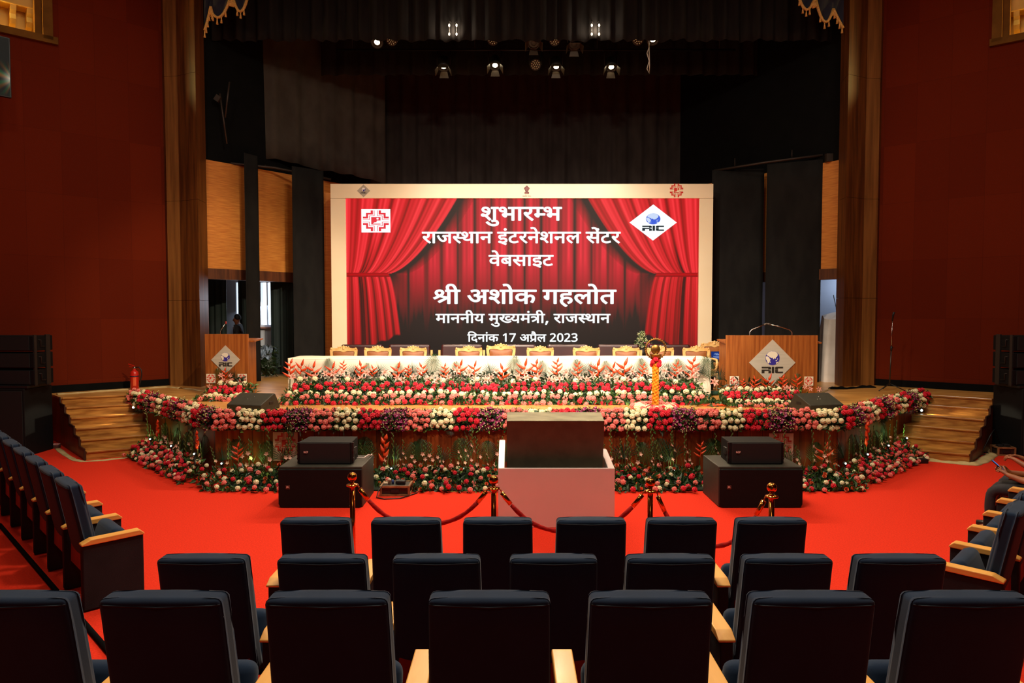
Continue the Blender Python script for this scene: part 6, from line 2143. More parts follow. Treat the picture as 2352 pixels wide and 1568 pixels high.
def seat(arms, down=False):
    root = thing('auditorium_seat', '', 'seat', (0, 0, 0), 0, '')
    t = bmesh.new()
    bmesh.ops.create_cube(t, size=1.0)
    bmesh.ops.subdivide_edges(t, edges=list(t.edges), cuts=5, use_grid_fill=True)
    for v in t.verts:
        x, y, z = v.co * 2                       # -1 .. 1
        u = z * 0.5 + 0.5
        w = 0.252 + 0.012 * (1 - u)
        yy = 0.058 * y
        if y > 0.9:
            yy += 0.02 * math.cos(x * 1.5) * math.sin(u * 3.1)
        if y < -0.9:
            yy -= 0.010 * math.cos(x * 1.5)
        top = 0.006 * math.cos(x * 1.5) if z > 0.9 else 0
        v.co = Vector((w * x, 0.15 - 0.14 * u + yy - 0.02, 0.36 + 0.74 * u + top))
    ed = [e for e in t.edges if e.is_manifold and e.calc_face_angle(0) > 0.9]
    bmesh.ops.bevel(t, geom=ed, offset=0.026, segments=3, profile=0.5, affect='EDGES')
    for f in t.faces:
        f.smooth = True
    b = B()
    b._merge(t)
    bk = b.build('backrest', navy, root)
    pz = 1.078
    ln = [(-0.246, 0.04, pz), (-0.244, -0.056, pz - 0.002), (-0.22, -0.069, pz), (0, -0.079, pz - 0.004), (0.22, -0.069, pz), (0.244, -0.056, pz - 0.002), (0.246, 0.04, pz)]
    B().tube(ln, 0.004, 5).build('seam_piping', M('piping_dark', (16, 22, 32), 0.8), bk)
    B().prism([(0.045, 0.30), (0.10, 0.22), (0.17, 0.20), (0.18, 0.24), (0.12, 0.30), (0.085, 0.64), (0.055, 0.64)], -0.235, 0.235, 'yz', bev=0.006).build('back_shell', shell_wood, root)
    b = B().box((0, 0.30, 0.40), (0.50, 0.44, 0.12), rot(4), 0.05, 4) if down else B().box((0, 0.285, 0.47), (0.50, 0.135, 0.36), rot(-20), 0.055, 4)
    b.build('seat_cushion', navy, root, smooth=True)
    B().box((0, 0.30, 0.28), (0.52, 0.06, 0.06)).build('seat_bracket', panel_black, root)
    for x in arms:
        arm(root, x)
    for c in root.children_recursive:
        if c.name.startswith(('backrest',)):
            for p in c.data.polygons:
                p.use_smooth = True
    return root


SRC = {False: seat((-.33,)), True: seat((-.33, .33)), 'right': seat((.33,)), 'down': seat((-.33,), True)}
used_ = {False: 0, True: 0, 'right': 0, 'down': 0}


def place_seat(loc, rz, label, group, both=False):
    src = SRC[both]
    if not used_[both]:
        used_[both] = 1
        src.location, src.rotation_euler = loc, (0, 0, rz)
        tag(src, label, 'seat', group)
        return src
    return dup(src, loc, rz, label, group)


N_ = ('first', 'second', 'third', 'fourth', 'fifth', 'sixth', 'seventh', 'eighth')
D1, D2, D3 = 4.95, 3.90, 2.81
r1 = [at(u + 80, 1203, Y=4.87).x for u in (640, 850, 1063, 1280, 1490, 1698)]
for i, x in enumerate(r1):
    place_seat((x, D1, 0), 0, 'navy seat seen from behind, %s from the left in the farthest centre row' % N_[i], 'farthest centre row of seats', i == 5)
r2 = [at(u + 103, 1297, Y=3.82).x for u in (353, 631, 897, 1170, 1442, 1714, 1977)]
for i, x in enumerate(r2):
    place_seat((x, D2, 0.10), 0, 'navy seat seen from behind, %s from the left in the middle centre row' % N_[i], 'middle centre row of seats', i == 6)
r3 = [at(u + 143, 1392, Y=2.73).x for u in (-142, 216, 602, 980, 1357, 1735, 2103)]
for i, x in enumerate(r3):
    place_seat((x, D3, 0.33), 0, 'navy seat seen from behind, %s from the left in the nearest row' % N_[i], 'nearest centre row of seats', i == 6)
# side rows, fanned towards the stage
q2 = math.sqrt(0.5)
for k in range(8):
    o_ = Vector((-3.75 - q2 * (0.33 + 0.665 * k), 5.85 + q2 * (0.33 + 0.665 * k), 0))
    place_seat(o_, R(-45), 'navy seat in the slanting row on the left, %s from its near end' % N_[k], 'slanting seat row on the left', 'right' if k < 6 else True) if k < 7 else None
for k in range(8):
    o_ = Vector((3.93 + q2 * 0.655 * k, 5.27 + q2 * 0.655 * k, 0))
    place_seat(o_, R(45), 'navy seat in the slanting row on the right, %s from its near end' % N_[k], 'slanting seat row on the right', 'down' if k in (5, 6) else False)
place_seat((-4.75, 5.05, 0), R(-45), 'navy seat of a further left row, only its wooden armrest tip in view', 'further left row of seats', True)

# ------------------------------------------------------------------ wall display high on the left
wd = thing('wall_display', 'black display with a coloured picture hanging at the top left edge', 'display', at(-8, 150, Y=13.0))
o_ = Vector(wd.location)
wc = [at(-60, 66, Y=12.75) - o_, at(24, 88, Y=13.15) - o_, at(26, 226, Y=13.15) - o_, at(-60, 205, Y=12.75) - o_]
e = (wc[1] - wc[0]).normalized()
b = B()
nrm = e.cross(Vector((0, 0, 1))).normalized()
if nrm.y > 0:
    nrm = -nrm
w_ = (wc[1] - wc[0]).length
h_ = wc[1].z - wc[2].z
c_ = (wc[0] + wc[2]) / 2
mt = Matrix.Translation(c_) @ Matrix(((e.x, -nrm.x, 0, 0), (e.y, -nrm.y, 0, 0), (e.z * 0, 0, 1, 0), (0, 0, 0, 1)))
b.prism([(-w_ / 2, -h_ / 2), (w_ / 2, -h_ / 2), (w_ / 2, h_ / 2), (-w_ / 2, h_ / 2)], 0.0, 0.08, 'xz', bev=0.01, M4=mt)
b.build('casing', black_plastic, wd)
NX, NZ = 30, 48
co, cl_ = [], []
for j in range(NZ + 1):
    for i in range(NX + 1):
        s_, t_ = i / NX, j / NZ
        co.append(mt @ Vector((-w_ / 2 + 0.02 + (w_ - 0.04) * s_, -0.004, -h_ / 2 + 0.02 + (h_ - 0.04) * t_)))
        k = max(0, 1 - math.hypot((s_ - 1.0) * 2.2, (t_ - 0.31) * 3.5))
        st_r = max(0, math.sin(math.atan2(t_ - .30, s_ - 1.1) * 13)) * max(0, 1 - abs(t_ - .38) * 2.6)
        st_g = max(0, math.sin(math.atan2(t_ - .30, s_ - 1.1) * 13 + 1.9)) * max(0, 1 - abs(t_ - .34) * 2.8)
        fd = max(0, min(1, (.62 - t_) * 4)) * (0.3 + 0.7 * s_)
        cl_.append((0.006 + .13 * st_r * fd + .4 * k ** 4, 0.006 + (.06 * st_g + .04 * st_r) * fd + .36 * k ** 4, 0.005 + .015 * st_g * fd + .28 * k ** 4, 1))
fa = [(j * (NX + 1) + i, j * (NX + 1) + i + 1, (j + 1) * (NX + 1) + i + 1, (j + 1) * (NX + 1) + i) for j in range(NZ) for i in range(NX)]
me = bpy.data.meshes.new('display_panel')
me.from_pydata(co, [], fa)
me.color_attributes.new('picture', 'FLOAT_COLOR', 'POINT').data.foreach_set('color', np.array(cl_, dtype=np.float32).ravel())
me.materials.append(sm)
link('display_panel', me, wd)
B().box(mt @ Vector((0, 0.25, 0)), (0.1, 0.45, 0.1)).build('wall_bracket', black_plastic, wd)

# ------------------------------------------------------------------ people
skin = M('skin_brown', (150, 88, 54), 0.55, col2=(134, 76, 46), scale=(9, 9, 9))
hair_m = M('hair_black', (16, 13, 12), 0.6)
cloth_dark = M('trousers_charcoal', (38, 36, 40), 0.85, col2=(31, 30, 34), scale=(14, 14, 14), bump=0.3, bscale=30)
cloth_shirt = M('shirt_dark', (30, 30, 36), 0.85, col2=(24, 24, 30), scale=(14, 14, 14), bump=0.3, bscale=30)
shoe_m = M('shoe_black', (20, 17, 16), 0.4)


def skin_mesh(chains, name, mat, parent, levels=1):
    """One continuous surface grown from joints: chains of (point, radius), later chains start at an existing joint."""
    bm = bmesh.new()
    sl = bm.verts.layers.skin.verify()
    vs_ = {}
    first = True
    for ch in chains:
        prev = None
        for key, p, r in ch:
            if key not in vs_:
                v = bm.verts.new(p)
                rr = r if isinstance(r, tuple) else (r, r)
                v[sl].radius = rr
                v[sl].use_root = first
                first = False
                vs_[key] = v
            v = vs_[key]
            if prev is not None and bm.edges.get((prev, v)) is None:
                bm.edges.new((prev, v))
            prev = v
    me = bpy.data.meshes.new(name)
    bm.to_mesh(me)
    bm.free()
    t = bpy.data.objects.new(name, me)
    COL.objects.link(t)
    t.modifiers.new('skin', 'SKIN').use_smooth_shade = True
    sb = t.modifiers.new('sub', 'SUBSURF')
    sb.levels = sb.render_levels = levels
    me2 = bpy.data.meshes.new_from_object(t.evaluated_get(bpy.context.evaluated_depsgraph_get()))
    bpy.data.objects.remove(t)
    me2.materials.clear()
    me2.materials.append(mat)
    for p in me2.polygons:
        p.use_smooth = True
    return link(name, me2, parent)


V = Vector


def hand_chain(pre, wrist, d, up, side, curl=0.6, s=1.0):
    """Palm with five fingers: d = along the hand, up = back of the hand, side = towards the thumb."""
    d, up, side = d.normalized(), up.normalized(), side.normalized()
    out = [[(pre + 'wrist', wrist, .024 * s), (pre + 'palm', wrist + d * .045 * s, (.036 * s, .017 * s)), (pre + 'knuckle', wrist + d * .085 * s, (.038 * s, .014 * s))]]
    for k, (off, ln) in enumerate(((.030, .078), (.010, .088), (-.011, .080), (-.031, .062))):
        base = wrist + d * .088 * s + side * off * s
        dd = (d * math.cos(curl * .5) - up * math.sin(curl * .5))
        p1 = base + dd * ln * .45 * s
        dd = (d * math.cos(curl * 1.4) - up * math.sin(curl * 1.4))
        p2 = p1 + dd * ln * .32 * s
        dd = (d * math.cos(curl * 2.1) - up * math.sin(curl * 2.1))
        p3 = p2 + dd * ln * .26 * s
        out.append([(pre + 'knuckle', None, 0), (pre + 'f%da' % k, base, .0095 * s), (pre + 'f%db' % k, p1, .0088 * s), (pre + 'f%dc' % k, p2, .008 * s), (pre + 'f%dd' % k, p3, .007 * s)])
    t0 = wrist + d * .03 * s + side * .030 * s
    t1 = t0 + (side * .75 + d * .7 - up * .3).normalized() * .04 * s
    t2 = t1 + (d * .9 + side * .25 - up * .35).normalized() * .032 * s
    out.append([(pre + 'palm', None, 0), (pre + 't0', t0, .013 * s), (pre + 't1', t1, .0105 * s), (pre + 't2', t2, .0085 * s)])
    return out


def head(parent, c, face, name='head_hair'):
    """Hair cap over a head centred at c facing a direction (the head itself belongs to the body)."""
    b = B()
    f = face.normalized()

    def fn(a, q):
        th, ph = a * math.tau, q * 1.9
        dv = V((math.sin(ph) * math.cos(th), math.sin(ph) * math.sin(th), math.cos(ph)))
        fr_ = max(0.0, dv.dot(f))
        r = .098 - .02 * fr_ * q
        return c + V((dv.x * r * .92, dv.y * r * .98, dv.z * r * 1.12 + (.03 * fr_ * q)))
    b.grid(fn, 24, 12)
    return b.build(name, hair_m, parent)


def seated(label, seat_o, rz, phone, lean):
    root = thing('person', label, 'person', seat_o, rz, 'people seated in the right row')
    hip, ch = V((0, .22, .50)), V((0, .16, .92))
    nk, hd = V((0, .17 + lean, 1.08)), V((0, .24 + lean, 1.22))
    wr = {}
    chains = [[('hip', hip, (.15, .12)), ('belly', V((0, .19, .70)), (.14, .11)), ('chest', ch, (.16, .11)), ('neck', nk, .055), ('jaw', V((0, .225 + lean, 1.15)), (.07, .075)), ('head', hd, (.08, .10)), ('crown', hd + V((0, -.01, .09)), (.06, .07))],
              [('jaw', None, 0), ('nose', V((0, .335 + lean, 1.185)), .014)]]
    for sx, nm in ((-1, 'l'), (1, 'r')):
        wrist = V((sx * .085, .56, .72)) if phone else V((sx * .12, .58, .80))
        el = V((sx * .23, .32, .68))
        chains.append([('chest', None, 0), (nm + 'sh', V((sx * .18, .15, .98)), .06), (nm + 'el', el, .042), (nm + 'fa', (el + wrist) / 2, .038), (nm + 'wr0', wrist - (wrist - el).normalized() * .02, .027)])
        d = (V((sx * .03, .66, .775)) - wrist) if phone else V((-sx * .5, .8, .1))
        hc = hand_chain(nm, wrist, d, V((sx * .75, -.2, .45)) if phone else V((0, 0, 1)), V((-sx * .4, -.2, .9)) if phone else V((-sx, .2, .3)), .75)
        hc[0] = [(nm + 'wr0', None, 0)] + hc[0]
        chains += hc
        chains.append([('hip', None, 0), (nm + 'th', V((sx * .10, .34, .52)), .088), (nm + 'kn', V((sx * .13, .66, .53)), .062), (nm + 'ca', V((sx * .13, .69, .34)), .056), (nm + 'an', V((sx * .13, .68, .09)), .038), (nm + 'to', V((sx * .14, .84, .04)), .034)])
    clean = [[(k, p, r) for k, p, r in c] for c in chains]
    skin_mesh(clean, 'body', skin, root)
    tr = [[('a', hip + V((0, 0, .03)), (.165, .135)), ('b', hip + V((0, .0, .12)), (.16, .13))]]
    for sx, nm in ((-1, 'l'), (1, 'r')):
        tr.append([('a', None, 0), (nm + '1', V((sx * .11, .36, .535)), .102), (nm + '2', V((sx * .13, .62, .545)), .078), (nm + '3', V((sx * .13, .69, .50)), .072), (nm + '4', V((sx * .13, .70, .30)), .068), (nm + '5', V((sx * .13, .69, .12)), .060)])
    skin_mesh(tr, 'trousers', cloth_dark, root)
    sh = [[('a', hip + V((0, -.01, .1)), (.165, .135)), ('b', V((0, .19, .70)), (.16, .13)), ('c', ch, (.178, .13)), ('d', V((0, .165, 1.03)), (.09, .08))]]
    for sx, nm in ((-1, 'l'), (1, 'r')):
        sh.append([('c', None, 0), (nm + '1', V((sx * .185, .15, .98)), .075), (nm + '2', V((sx * .22, .25, .80)), .062), (nm + '3', V((sx * .23, .31, .70)), .058)])
    skin_mesh(sh, 'shirt', cloth_shirt, root)
    head(root, hd + V((0, -.015, .03)), V((0, 1, -.2)), 'hair')
    for sx in (-1, 1):
        B().tube([V((sx * .13, .64, .045)), V((sx * .13, .74, .045)), V((sx * .14, .88, .032))], [.048, .046, .036], 10).build('shoe', shoe_m, root)
    return root


k5 = Vector((3.93 + q2 * .655 * 5, 5.27 + q2 * .655 * 5, 0))
k6 = Vector((3.93 + q2 * .655 * 6, 5.27 + q2 * .655 * 6, 0))
seated('person at the right edge in charcoal trousers holding a phone over the knees', k5, R(45), True, 0.02)
seated('person partly cut off at the right edge beyond the phone holder, hand raised', k6, R(45), False, 0.04)
M5 = Matrix.Translation(k5) @ Matrix.Rotation(R(45), 4, 'Z')
ph = thing('smartphone', 'smartphone with a bluish lit screen in the hands of the seated person', 'phone', M5 @ V((0, .665, .80)), R(45))
pm = rot(-48, 0, 12)
B().box((0, 0, 0), (.076, .010, .155), pm, .004).build('phone_body', black_plastic, ph)
B().box(pm @ V((0, -.0062, 0)), (.068, .0015, .142), pm).build('phone_screen', glow('phone_blue', (70, 130, 210), .9), ph)
nb = thing('notebook', 'yellow edged notepad lying on the knees of the seated person', 'notepad', M5 @ V((.02, .44, .655)), R(45))
B().box((0, 0, .0), (.15, .21, .012), rot(3)).build('cover', M('notebook_dark', (50, 40, 30), 0.6), nb)
B().box((0, 0, .010), (.148, .208, .008), rot(3)).build('yellow_pages', M('paper_yellow', (226, 190, 90), 0.7), nb)

# man standing in the left side room, in profile
p = at(543, 720, Y=17.55)
mn = thing('person', 'man in dark clothes standing in profile in the left side room', 'person', (p.x + .06, 17.55, S))
hz_ = at(543, 722, Y=17.55).z - S
f_ = V((-1, -.15, 0)).normalized()
sd = V((.15, -1, 0)).normalized()
k = hz_ / 1.70
ch = [[('hip', V((0, 0, .93 * k)), (.15, .11)), ('waist', V((0, 0, 1.1 * k)), (.14, .11)), ('chest', V((0, 0, 1.32 * k)), (.17, .12)), ('neck', f_ * .03 + V((0, 0, 1.47 * k)), .055), ('jaw', f_ * .07 + V((0, 0, 1.53 * k)), .065), ('head', f_ * .05 + V((0, 0, 1.60 * k)), .085), ('crown', V((0, 0, 1.66 * k)), .06)],
      [('jaw', None, 0), ('nose', f_ * .155 + V((0, 0, 1.56 * k)), .014)]]
for sx, nm in ((-1, 'l'), (1, 'r')):
    s3 = sd * sx
    wrist = s3 * .22 + f_ * .08 + V((0, 0, .86 * k))
    ch.append([('chest', None, 0), (nm + 's', s3 * .19 + V((0, 0, 1.38 * k)), .06), (nm + 'e', s3 * .23 + V((0, 0, 1.10 * k)), .045), (nm + 'w0', wrist + V((0, 0, .03)), .03)])
    hc = hand_chain(nm, wrist, V((0, 0, -1)), s3, f_, .4)
    hc[0] = [(nm + 'w0', None, 0)] + hc[0]
    ch += hc
    ch.append([('hip', None, 0), (nm + 't', s3 * .10 + V((0, 0, .80 * k)), .085), (nm + 'k', s3 * .10 + f_ * .02 + V((0, 0, .48 * k)), .06), (nm + 'a', s3 * .10 + V((0, 0, .09)), .04), (nm + 'f', s3 * .10 + f_ * .16 + V((0, 0, .04)), .035)])
skin_mesh(ch, 'body', skin, mn)
sh = [[('a', V((0, 0, .84 * k)), (.17, .13)), ('b', V((0, 0, 1.1 * k)), (.16, .13)), ('c', V((0, 0, 1.33 * k)), (.185, .135)), ('d', f_ * .02 + V((0, 0, 1.43 * k)), .085)]]
tr = [[('a', V((0, 0, .92 * k)), (.165, .125)), ('b', V((0, 0, .98 * k)), (.16, .12))]]
for sx, nm in ((-1, 'l'), (1, 'r')):
    s3 = sd * sx
    sh.append([('c', None, 0), (nm + '1', s3 * .195 + V((0, 0, 1.38 * k)), .075), (nm + '2', s3 * .23 + V((0, 0, 1.10 * k)), .058), (nm + '3', s3 * .22 + f_ * .07 + V((0, 0, .90 * k)), .046)])
    tr.append([('a', None, 0), (nm + '1', s3 * .10 + V((0, 0, .78 * k)), .10), (nm + '2', s3 * .10 + V((0, 0, .48 * k)), .075), (nm + '3', s3 * .10 + V((0, 0, .07)), .065)])
skin_mesh(sh, 'jacket', cloth_shirt, mn)
skin_mesh(tr, 'trousers', cloth_dark, mn)
head(mn, f_ * .035 + V((0, 0, 1.605 * k)), f_ + V((0, 0, -.2)), 'hair')
GLYPH_ADV = [260, 0, 764, 491, 762, 563, 742, 504, 570, 642, 520, 555, 571, 703, 598, 580, 409, 678, 556, 680, 676, 531, 259, 259, 259, 0, 0, 0, 259, 648, 350, 389, 552, 568, 707, 268, 551, 551, 551, 551, 551]
GLYPH_OUT = [
'',
'-185,772 -185,796q -152,830q -130,830 -107,830q -75,796q -75,772 -75,748q -107,714q -130,714 -152,714q -185,748q',
'470,218 470,148q 379,80q 312,80 226,80q 92,208q 29,356 100,382 143,276q 243,153q 305,153 343,153q 391,188q 391,227 391,264q 350,322q 318,347 291,342q 260,341 255,411 323,413q 380,457q 380,494 380,530q 333,562q 302,562 265,562q 205,542q 171,525 146,594 172,608q 249,632q 298,632 376,632q 459,554q 459,495 459,417q 392,375 403,365q 412,355 450,350q 486,350 518,350q 568,356q 594,363 594,551 521,551 521,622 779,622 779,551 675,551 675,0 594,0 594,290 570,284q 524,279q 498,279 481,279q 455,282 470,252q',
'271,222 242,222q 184,208q 161,197 114,225q 50,301q 50,352 50,380q 70,420q 87,433 110,450q 172,465q 221,465 314,465 314,551 0,551 0,622 505,622 505,551 395,551 395,394 211,394 180,394q 154,388q 145,381 130,369q 130,347 130,323q 158,290q 174,277 220,294q 275,294 349,294q 447,219q 447,154 447,89q 364,14q 289,4 318,-8q 381,-30q 415,-40 382,-110 325,-84q 221,-27q 176,1 117,4q 48,33q 48,65 48,87q 75,116q 101,116 121,116q 164,95q 194,70 208,68q 219,68 289,68q 366,109q 366,153 366,186q 317,222q',
'777,551 452,551 452,349 500,399q 569,399 634,399q 716,316q 716,239 716,193q 686,89q 651,39 579,80 604,112q 636,196q 636,237 636,284q 597,330q 562,330 508,330q 452,258 452,0 371,0 371,174 347,154q 276,118q 226,118 179,118q 96,156q 46,233q 46,290 46,370q 156,464q 244,464 267,464q 324,457q 339,454 333,381 317,385q 268,391q 249,391 191,391q 127,339q 127,292 127,239q 188,188q 228,188 272,188q 341,230q 371,260 371,551 0,551 0,622 777,622',
'208,551 208,234 208,208q 183,178q 160,178 134,178q 79,220q 41,280q 41,308 41,331q 68,359q 102,359 127,359 127,551 0,551 0,622 578,622 578,551 474,551 474,0 393,0 393,551',
'653,551 653,0 572,0 572,370 435,370 394,370q 378,373 414,343q 458,263q 458,218 458,172q 417,110q 350,80q 310,80 257,80q 161,141q 73,282q 31,401 102,426 148,292q 248,153q 306,153 338,153q 379,187q 379,227 379,271q 318,349q 273,377 302,441 572,441 572,551 0,551 0,622 757,622 757,551',
'519,551 371,551 371,349 316,349 268,349q 204,333q 181,318 126,280q 126,215 126,167q 170,104q 241,74q 283,74 337,74q 413,99q 455,121 482,47 438,27q 339,0q 286,0 217,0q 108,52q 46,150q 46,220 46,285q 114,374q 225,420q 288,420 290,420 290,551 0,551 0,622 519,622',
'481,551 481,0 400,0 400,328 291,328 230,328q 169,316q 150,299 126,280q 126,237 126,188q 200,97q 271,40 217,-12 171,28q 92,108q 45,194q 45,242 45,277q 72,333q 93,351 122,376q 204,399q 272,399 400,399 400,551 0,551 0,622 584,622 584,551',
'553,551 553,0 472,0 472,180 443,161q 363,132q 308,132 223,132q 104,229q 83,322 178,342q 255,413q 255,467 255,517q 208,568q 171,568 146,568q 114,544q 114,521 114,470q 195,461 187,391 122,400q 46,461q 46,519 46,575q 119,632q 172,632 213,632q 288,597q 336,525q 336,469 336,395q 256,303q 182,274 205,238q 263,203q 314,203 366,203q 440,243q 472,275 472,551 390,551 390,622 656,622 656,551',
'413,-58 392,-24q 354,46q 342,73 330,71q 302,68q 287,68 245,68q 160,89q 89,136q 46,215q 46,272 46,316q 77,379q 102,401 135,430q 231,456q 290,456 295,456 295,551 0,551 0,622 534,622 534,551 376,551 376,385 327,385 269,385q 198,371q 173,355 151,340q 126,294q 126,262 126,209q 205,140q 287,140 293,140q 305,140q 312,141 306,161q 306,176 306,211q 348,240q 373,240 416,240q 461,191q 461,162 461,130q 432,95q 410,86 422,62q 455,11q 480,-24',
'0,622 569,622 569,551 466,551 466,0 385,0 385,298 204,298 204,244 204,216q 176,188q 153,188 129,188q 75,230q 37,290q 37,318 37,341q 64,369q 98,369 385,369 385,551 0,551',
'585,551 482,551 482,0 401,0 401,165 374,147q 297,118q 241,118 185,118q 96,160q 46,235q 46,286 46,372q 167,464q 265,464 279,464q 319,461q 358,457q 369,454 363,385 343,389q 293,395q 268,395 248,395q 230,392 365,224 384,238q 401,256 401,551 0,551 0,622 585,622|127,287 127,235q 194,184q 242,184 260,184q 293,190q 308,195 168,370 127,342q',
'174,632 211,632q 269,611q 291,586 309,567q 332,499q 332,437 332,321 533,321 533,551 402,551 402,622 717,622 717,551 614,551 614,0 533,0 533,250 332,250 332,213 332,180q 303,151q 283,151 264,151q 222,176q 186,215q 164,259q 164,278 164,296q 191,321q 224,321 253,321 253,426 253,473q 243,523q 232,538 212,568q 169,568 142,568q 114,542q 114,521 114,493q 161,463q 218,460 210,389 135,395q 46,456q 46,520 46,579q 122,632q',
'509,551 509,0 428,0 428,250 207,250 207,213 207,180q 178,151q 159,151 140,151q 98,176q 62,215q 39,259q 39,278 39,296q 66,321q 100,321 126,321 126,551 0,551 0,622 612,622 612,551|428,551 207,551 207,321 428,321',
'595,622 595,551 491,551 491,0 410,0 410,179 382,161q 304,132q 253,132 163,132q 52,253q 38,353 100,366q 160,413q 160,457 160,485q 137,533q 123,551 0,551 0,622|129,301 149,252q 210,203q 259,203 309,203q 383,245q 410,274 410,551 211,551 240,499q 240,445 240,337q',
'395,42 341,-12 282,37q 178,137q 98,225q 75,256 53,287q 40,323q 40,340 40,359q 70,393q 104,393 129,393q 166,370q 181,349 220,369q 256,429q 256,468 256,491q 246,536q 239,551 0,551 0,622 424,622 424,551 320,551 336,516q 336,458 336,403q 292,327q 216,274q 167,254 212,202q 331,91q',
'0,551 0,622 693,622 693,551 589,551 589,0 508,0 508,355 502,356q 494,356 470,356q 420,332q 374,269q 356,208 279,232 291,278q 311,313 287,331q 239,353q 209,353 169,353q 126,307q 126,271 126,233q 169,164q 251,89q 309,40 255,-12 197,38q 101,129q 45,222q 45,275 45,328q 94,395q 168,426q 204,426 248,426q 321,397q 354,370 412,426q 499,426 504,426q 508,426 508,551',
'571,551 467,551 467,0 387,0 387,165 361,147q 286,118q 233,118 179,118q 95,160q 46,235q 46,286 46,372q 161,464q 255,464 268,464q 307,461q 344,457q 354,454 349,381 330,385q 282,391q 259,391 197,391q 127,337q 127,287 127,236q 190,188q 235,188 287,188q 362,233q 387,260 387,551 0,551 0,622 571,622',
'122,189 87,189q 40,224q 40,255 40,284q 76,314q 104,314 122,314q 161,299q 191,276 241,292q 305,378q 305,443 305,499q 246,566q 199,566 168,566q 138,539q 138,516 138,501q 157,466q 214,442q 270,440 253,370 159,376q 66,459q 66,517 66,568q 137,632q 204,632 251,632q 333,589q 384,504q 384,440 384,371q 315,254q 254,221 299,182q 383,87q 414,43 350,-1 299,71q 216,164q 179,194 152,189q|591,551 591,0 510,0 510,551 421,551 421,622 695,622 695,551',
'587,551 587,0 506,0 506,266 477,257q 419,251q 380,251 338,251q 245,266q 212,277 192,264q 167,253 208,201q 319,91q 380,42 326,-12 270,37q 171,137q 95,225q 73,256 51,287q 40,323q 40,340 40,359q 70,393q 104,393 129,393q 166,370q 181,350 202,369q 217,428q 217,458 217,488q 208,536q 201,551 0,551 0,622 691,622 691,551|369,322 408,322q 472,330q 506,339 506,551 281,551 288,534q 298,488q 298,458 298,416q 279,354q 262,333 314,322q',
'321,69 357,80q 403,116q 403,148 403,186q 345,229q 280,229 211,229q 138,172q 138,124 138,93q 161,35q 232,-36q 302,-89 248,-142 157,-71q 58,53q 58,130 58,168q 89,227q 115,248 96,266q 69,318q 69,352 69,380q 89,420q 106,433 129,450q 188,465q 229,465 361,465 361,551 0,551 0,622 546,622 546,551 442,551 442,394 230,394 199,394q 173,388q 164,381 149,369q 149,347 149,327q 169,296q 183,284 230,300q 284,300 353,300q 440,258q 481,191q 481,153 481,95q 413,19q 348,2',
'170,551 170,0 89,0 89,551 0,551 0,622 273,622 273,551',
'89,551 0,551 0,622 80,622 68,644q 53,694q 53,724 53,802q 169,896q 266,896 407,896q 625,743q 704,615 620,615 467,824q 283,824 213,824q 134,765q 134,714 134,684q 153,639q 165,622 273,622 273,551 170,551 170,0 89,0',
'-185,615 -202,650q -220,714q -220,748 -220,813q -136,896q -61,896 -1,896q 79,839q 137,718q 163,622 273,622 273,551 170,551 170,0 89,0 89,551 0,551 0,622 87,622 59,726q -2,825q -57,825 -97,825q -139,776q -139,733 -139,699q -119,644q -105,615',
'-248,-12 -194,11q -136,11 -61,11q 22,-66q 22,-129 22,-190q -71,-268q -157,-268 -254,-268q -395,-176q -455,-100 -394,-57 -355,-105q -285,-167q -206,-196q -157,-196 -51,-196q -51,-122 -51,-89q -100,-57q -131,-57 -158,-57q -201,-68q -222,-79',
'-169,615 -190,694q -231,785q -281,823q -315,823 -337,823q -371,814q -385,809 -409,882 -370,896q -318,896 -264,896q -185,845q -122,722q -94,615',
'-179,615 -206,655q -251,692q -294,703q -320,703 -340,703q -382,691q -402,682 -428,751 -405,761q -355,773q -326,773 -281,773q -211,730q -187,692 -183,694 -203,746q -241,803q -285,827q -316,827 -340,827q -372,819q -386,813 -409,882 -370,896q -318,896 -264,896q -185,845q -122,722q -94,615',
'170,551 170,0 89,0 89,551 0,551 0,622 273,622 273,551|90,615 69,694q 28,785q -22,823q -56,823 -78,823q -112,814q -126,809 -150,882 -111,896q -59,896 -5,896q 74,845q 137,722q 165,615',
'700,74 659,49q 561,7q 488,7 380,7q 183,114q 85,239 57,274q 40,319q 40,338 40,359q 70,393q 104,393 129,393q 166,370q 181,350 202,369q 217,428q 217,458 217,510q 201,551 0,551 0,622 663,622 663,551 282,551 289,533q 298,487q 298,458 298,376q 228,280q 166,253 236,169q 391,79q 490,79 541,79q 629,107q 676,140|673,215 645,193q 567,164q 521,164 474,164q 399,203q 356,273q 356,319 356,392q 452,473q 531,473 548,473q 602,468q 616,463 610,394 595,398q 558,404q 540,404 492,404q 437,360q 437,316 437,273q 492,232q 534,232 569,232q 627,261q 648,280',
'207,321 428,321 428,250 207,250 207,213 207,180q 178,151q 159,151 140,151q 98,176q 62,215q 39,259q 39,278 39,296q 66,321q 100,321 126,321 126,551 0,551 0,622 364,622 364,551 207,551',
'369,322 400,322q 450,327q 478,332 486,260 461,255q 409,251q 380,251 338,251q 245,266q 212,277 192,264q 167,253 208,201q 319,91q 380,42 326,-12 270,37q 171,137q 95,225q 73,256 51,287q 40,323q 40,340 40,359q 70,393q 104,393 129,393q 166,370q 181,350 202,369q 217,428q 217,458 217,488q 208,536q 201,551 0,551 0,622 403,622 403,551 281,551 288,534q 298,488q 298,458 298,416q 279,354q 262,333 314,322q',
'127,65 80,132 326,281 284,335q 223,380q 181,380 153,380q 96,364q 55,343 27,417 61,433q 135,456q 179,456 219,456q 283,431q 345,374q 382,326 382,551 0,551 0,622 566,622 566,551 463,551 463,0 382,0 382,234',
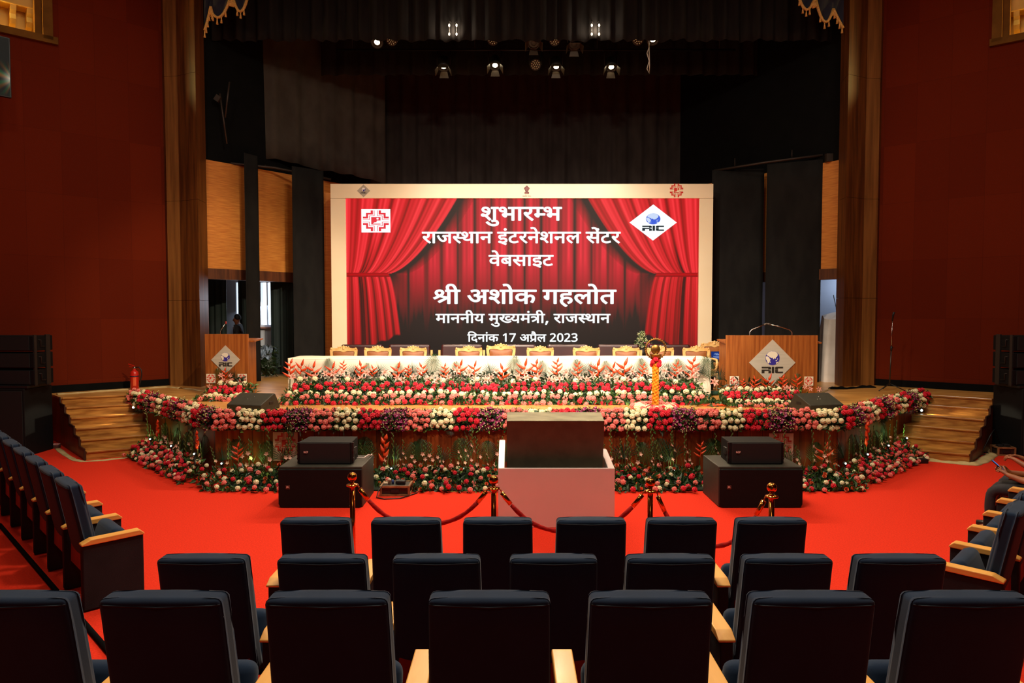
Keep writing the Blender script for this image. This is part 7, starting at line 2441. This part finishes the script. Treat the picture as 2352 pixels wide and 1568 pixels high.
'45,53 214,153 160,162q 128,194 103,221q 79,294q 79,358 79,551 0,551 0,622 583,622 583,551 479,551 479,0 398,0 398,193 92,-13|398,551 160,551 160,369 160,328q 166,280q 179,251q 190,240 213,217q 262,217 301,217q 373,255q 398,280',
'243,40 195,107 447,258 389,270q 295,298q 257,314 214,286q 123,229q 76,202 28,270 69,290q 146,333q 183,354 130,392q 89,464q 89,503 89,556q 174,632q 247,632 313,632q 399,559q 399,500 399,457q 354,388q 319,361 363,344q 483,316q 537,310 537,551 461,551 461,622 722,622 722,551 618,551 618,0 537,0 537,234|168,497 168,473q 202,419q 248,393 281,415q 318,469q 318,500 318,534q 278,566q 244,566 215,566q 168,532q',
'46,-129 61,-70q 88,64q 95,116 192,116 199,105 186,52q 138,-74q 113,-129',
'275,-10 160,-10q 48,185q 48,358 48,474q 93,638q 193,725q 275,725 391,725q 504,532q 504,358 504,243q 459,78q 358,-10q|275,66 350,66q 414,210q 414,358 414,504q 350,649q 275,649 200,649q 138,504q 138,358 138,212q 200,66q',
'261,0 261,446 261,488q 264,589q 265,622 249,605q 226,584q 206,567 134,508 87,568 274,714 347,714 347,0',
'47,76 218,262 267,315q 336,399q 374,481q 374,530 374,587q 310,649q 259,649 213,649q 138,611q 104,582 54,640 93,675q 196,724q 260,724 354,724q 464,622q 464,533 464,478q 420,380q 343,284q 293,231 156,85 156,81 492,81 492,0 47,0',
'229,-10 176,-10q 81,7q 40,29 40,112 83,90q 181,65q 227,65 317,65q 400,140q 400,206 400,272q 300,332q 214,332 149,332 149,406 214,406 294,406q 378,481q 378,541 378,592q 311,649q 256,649 204,649q 124,616q 88,590 43,651 80,681q 188,724q 256,724 361,724q 469,624q 469,547 469,475q 384,388q 315,376 315,373 401,363q 491,274q 491,203 491,109q 363,-10q',
'412,633 44,633 44,714 503,714 503,643 232,0 137,0'
]
TEXT_LINES = [[19, 25, 13, 22, 16, 30, 13], [16, 22, 6, 31, 9, 22, 11, 0, 3, 1, 7, 16, 11, 26, 19, 11, 17, 0, 20, 26, 1, 7, 16], [18, 26, 12, 20, 22, 3, 7], [34, 24, 0, 2, 19, 28, 4, 0, 5, 21, 17, 28, 8], [14, 22, 11, 11, 24, 15, 0, 14, 25, 29, 15, 14, 1, 32, 24, 35, 0, 16, 22, 6, 31, 9, 22, 11], [23, 10, 11, 22, 1, 4, 0, 37, 40, 0, 2, 33, 27, 17, 0, 38, 36, 38, 39]]
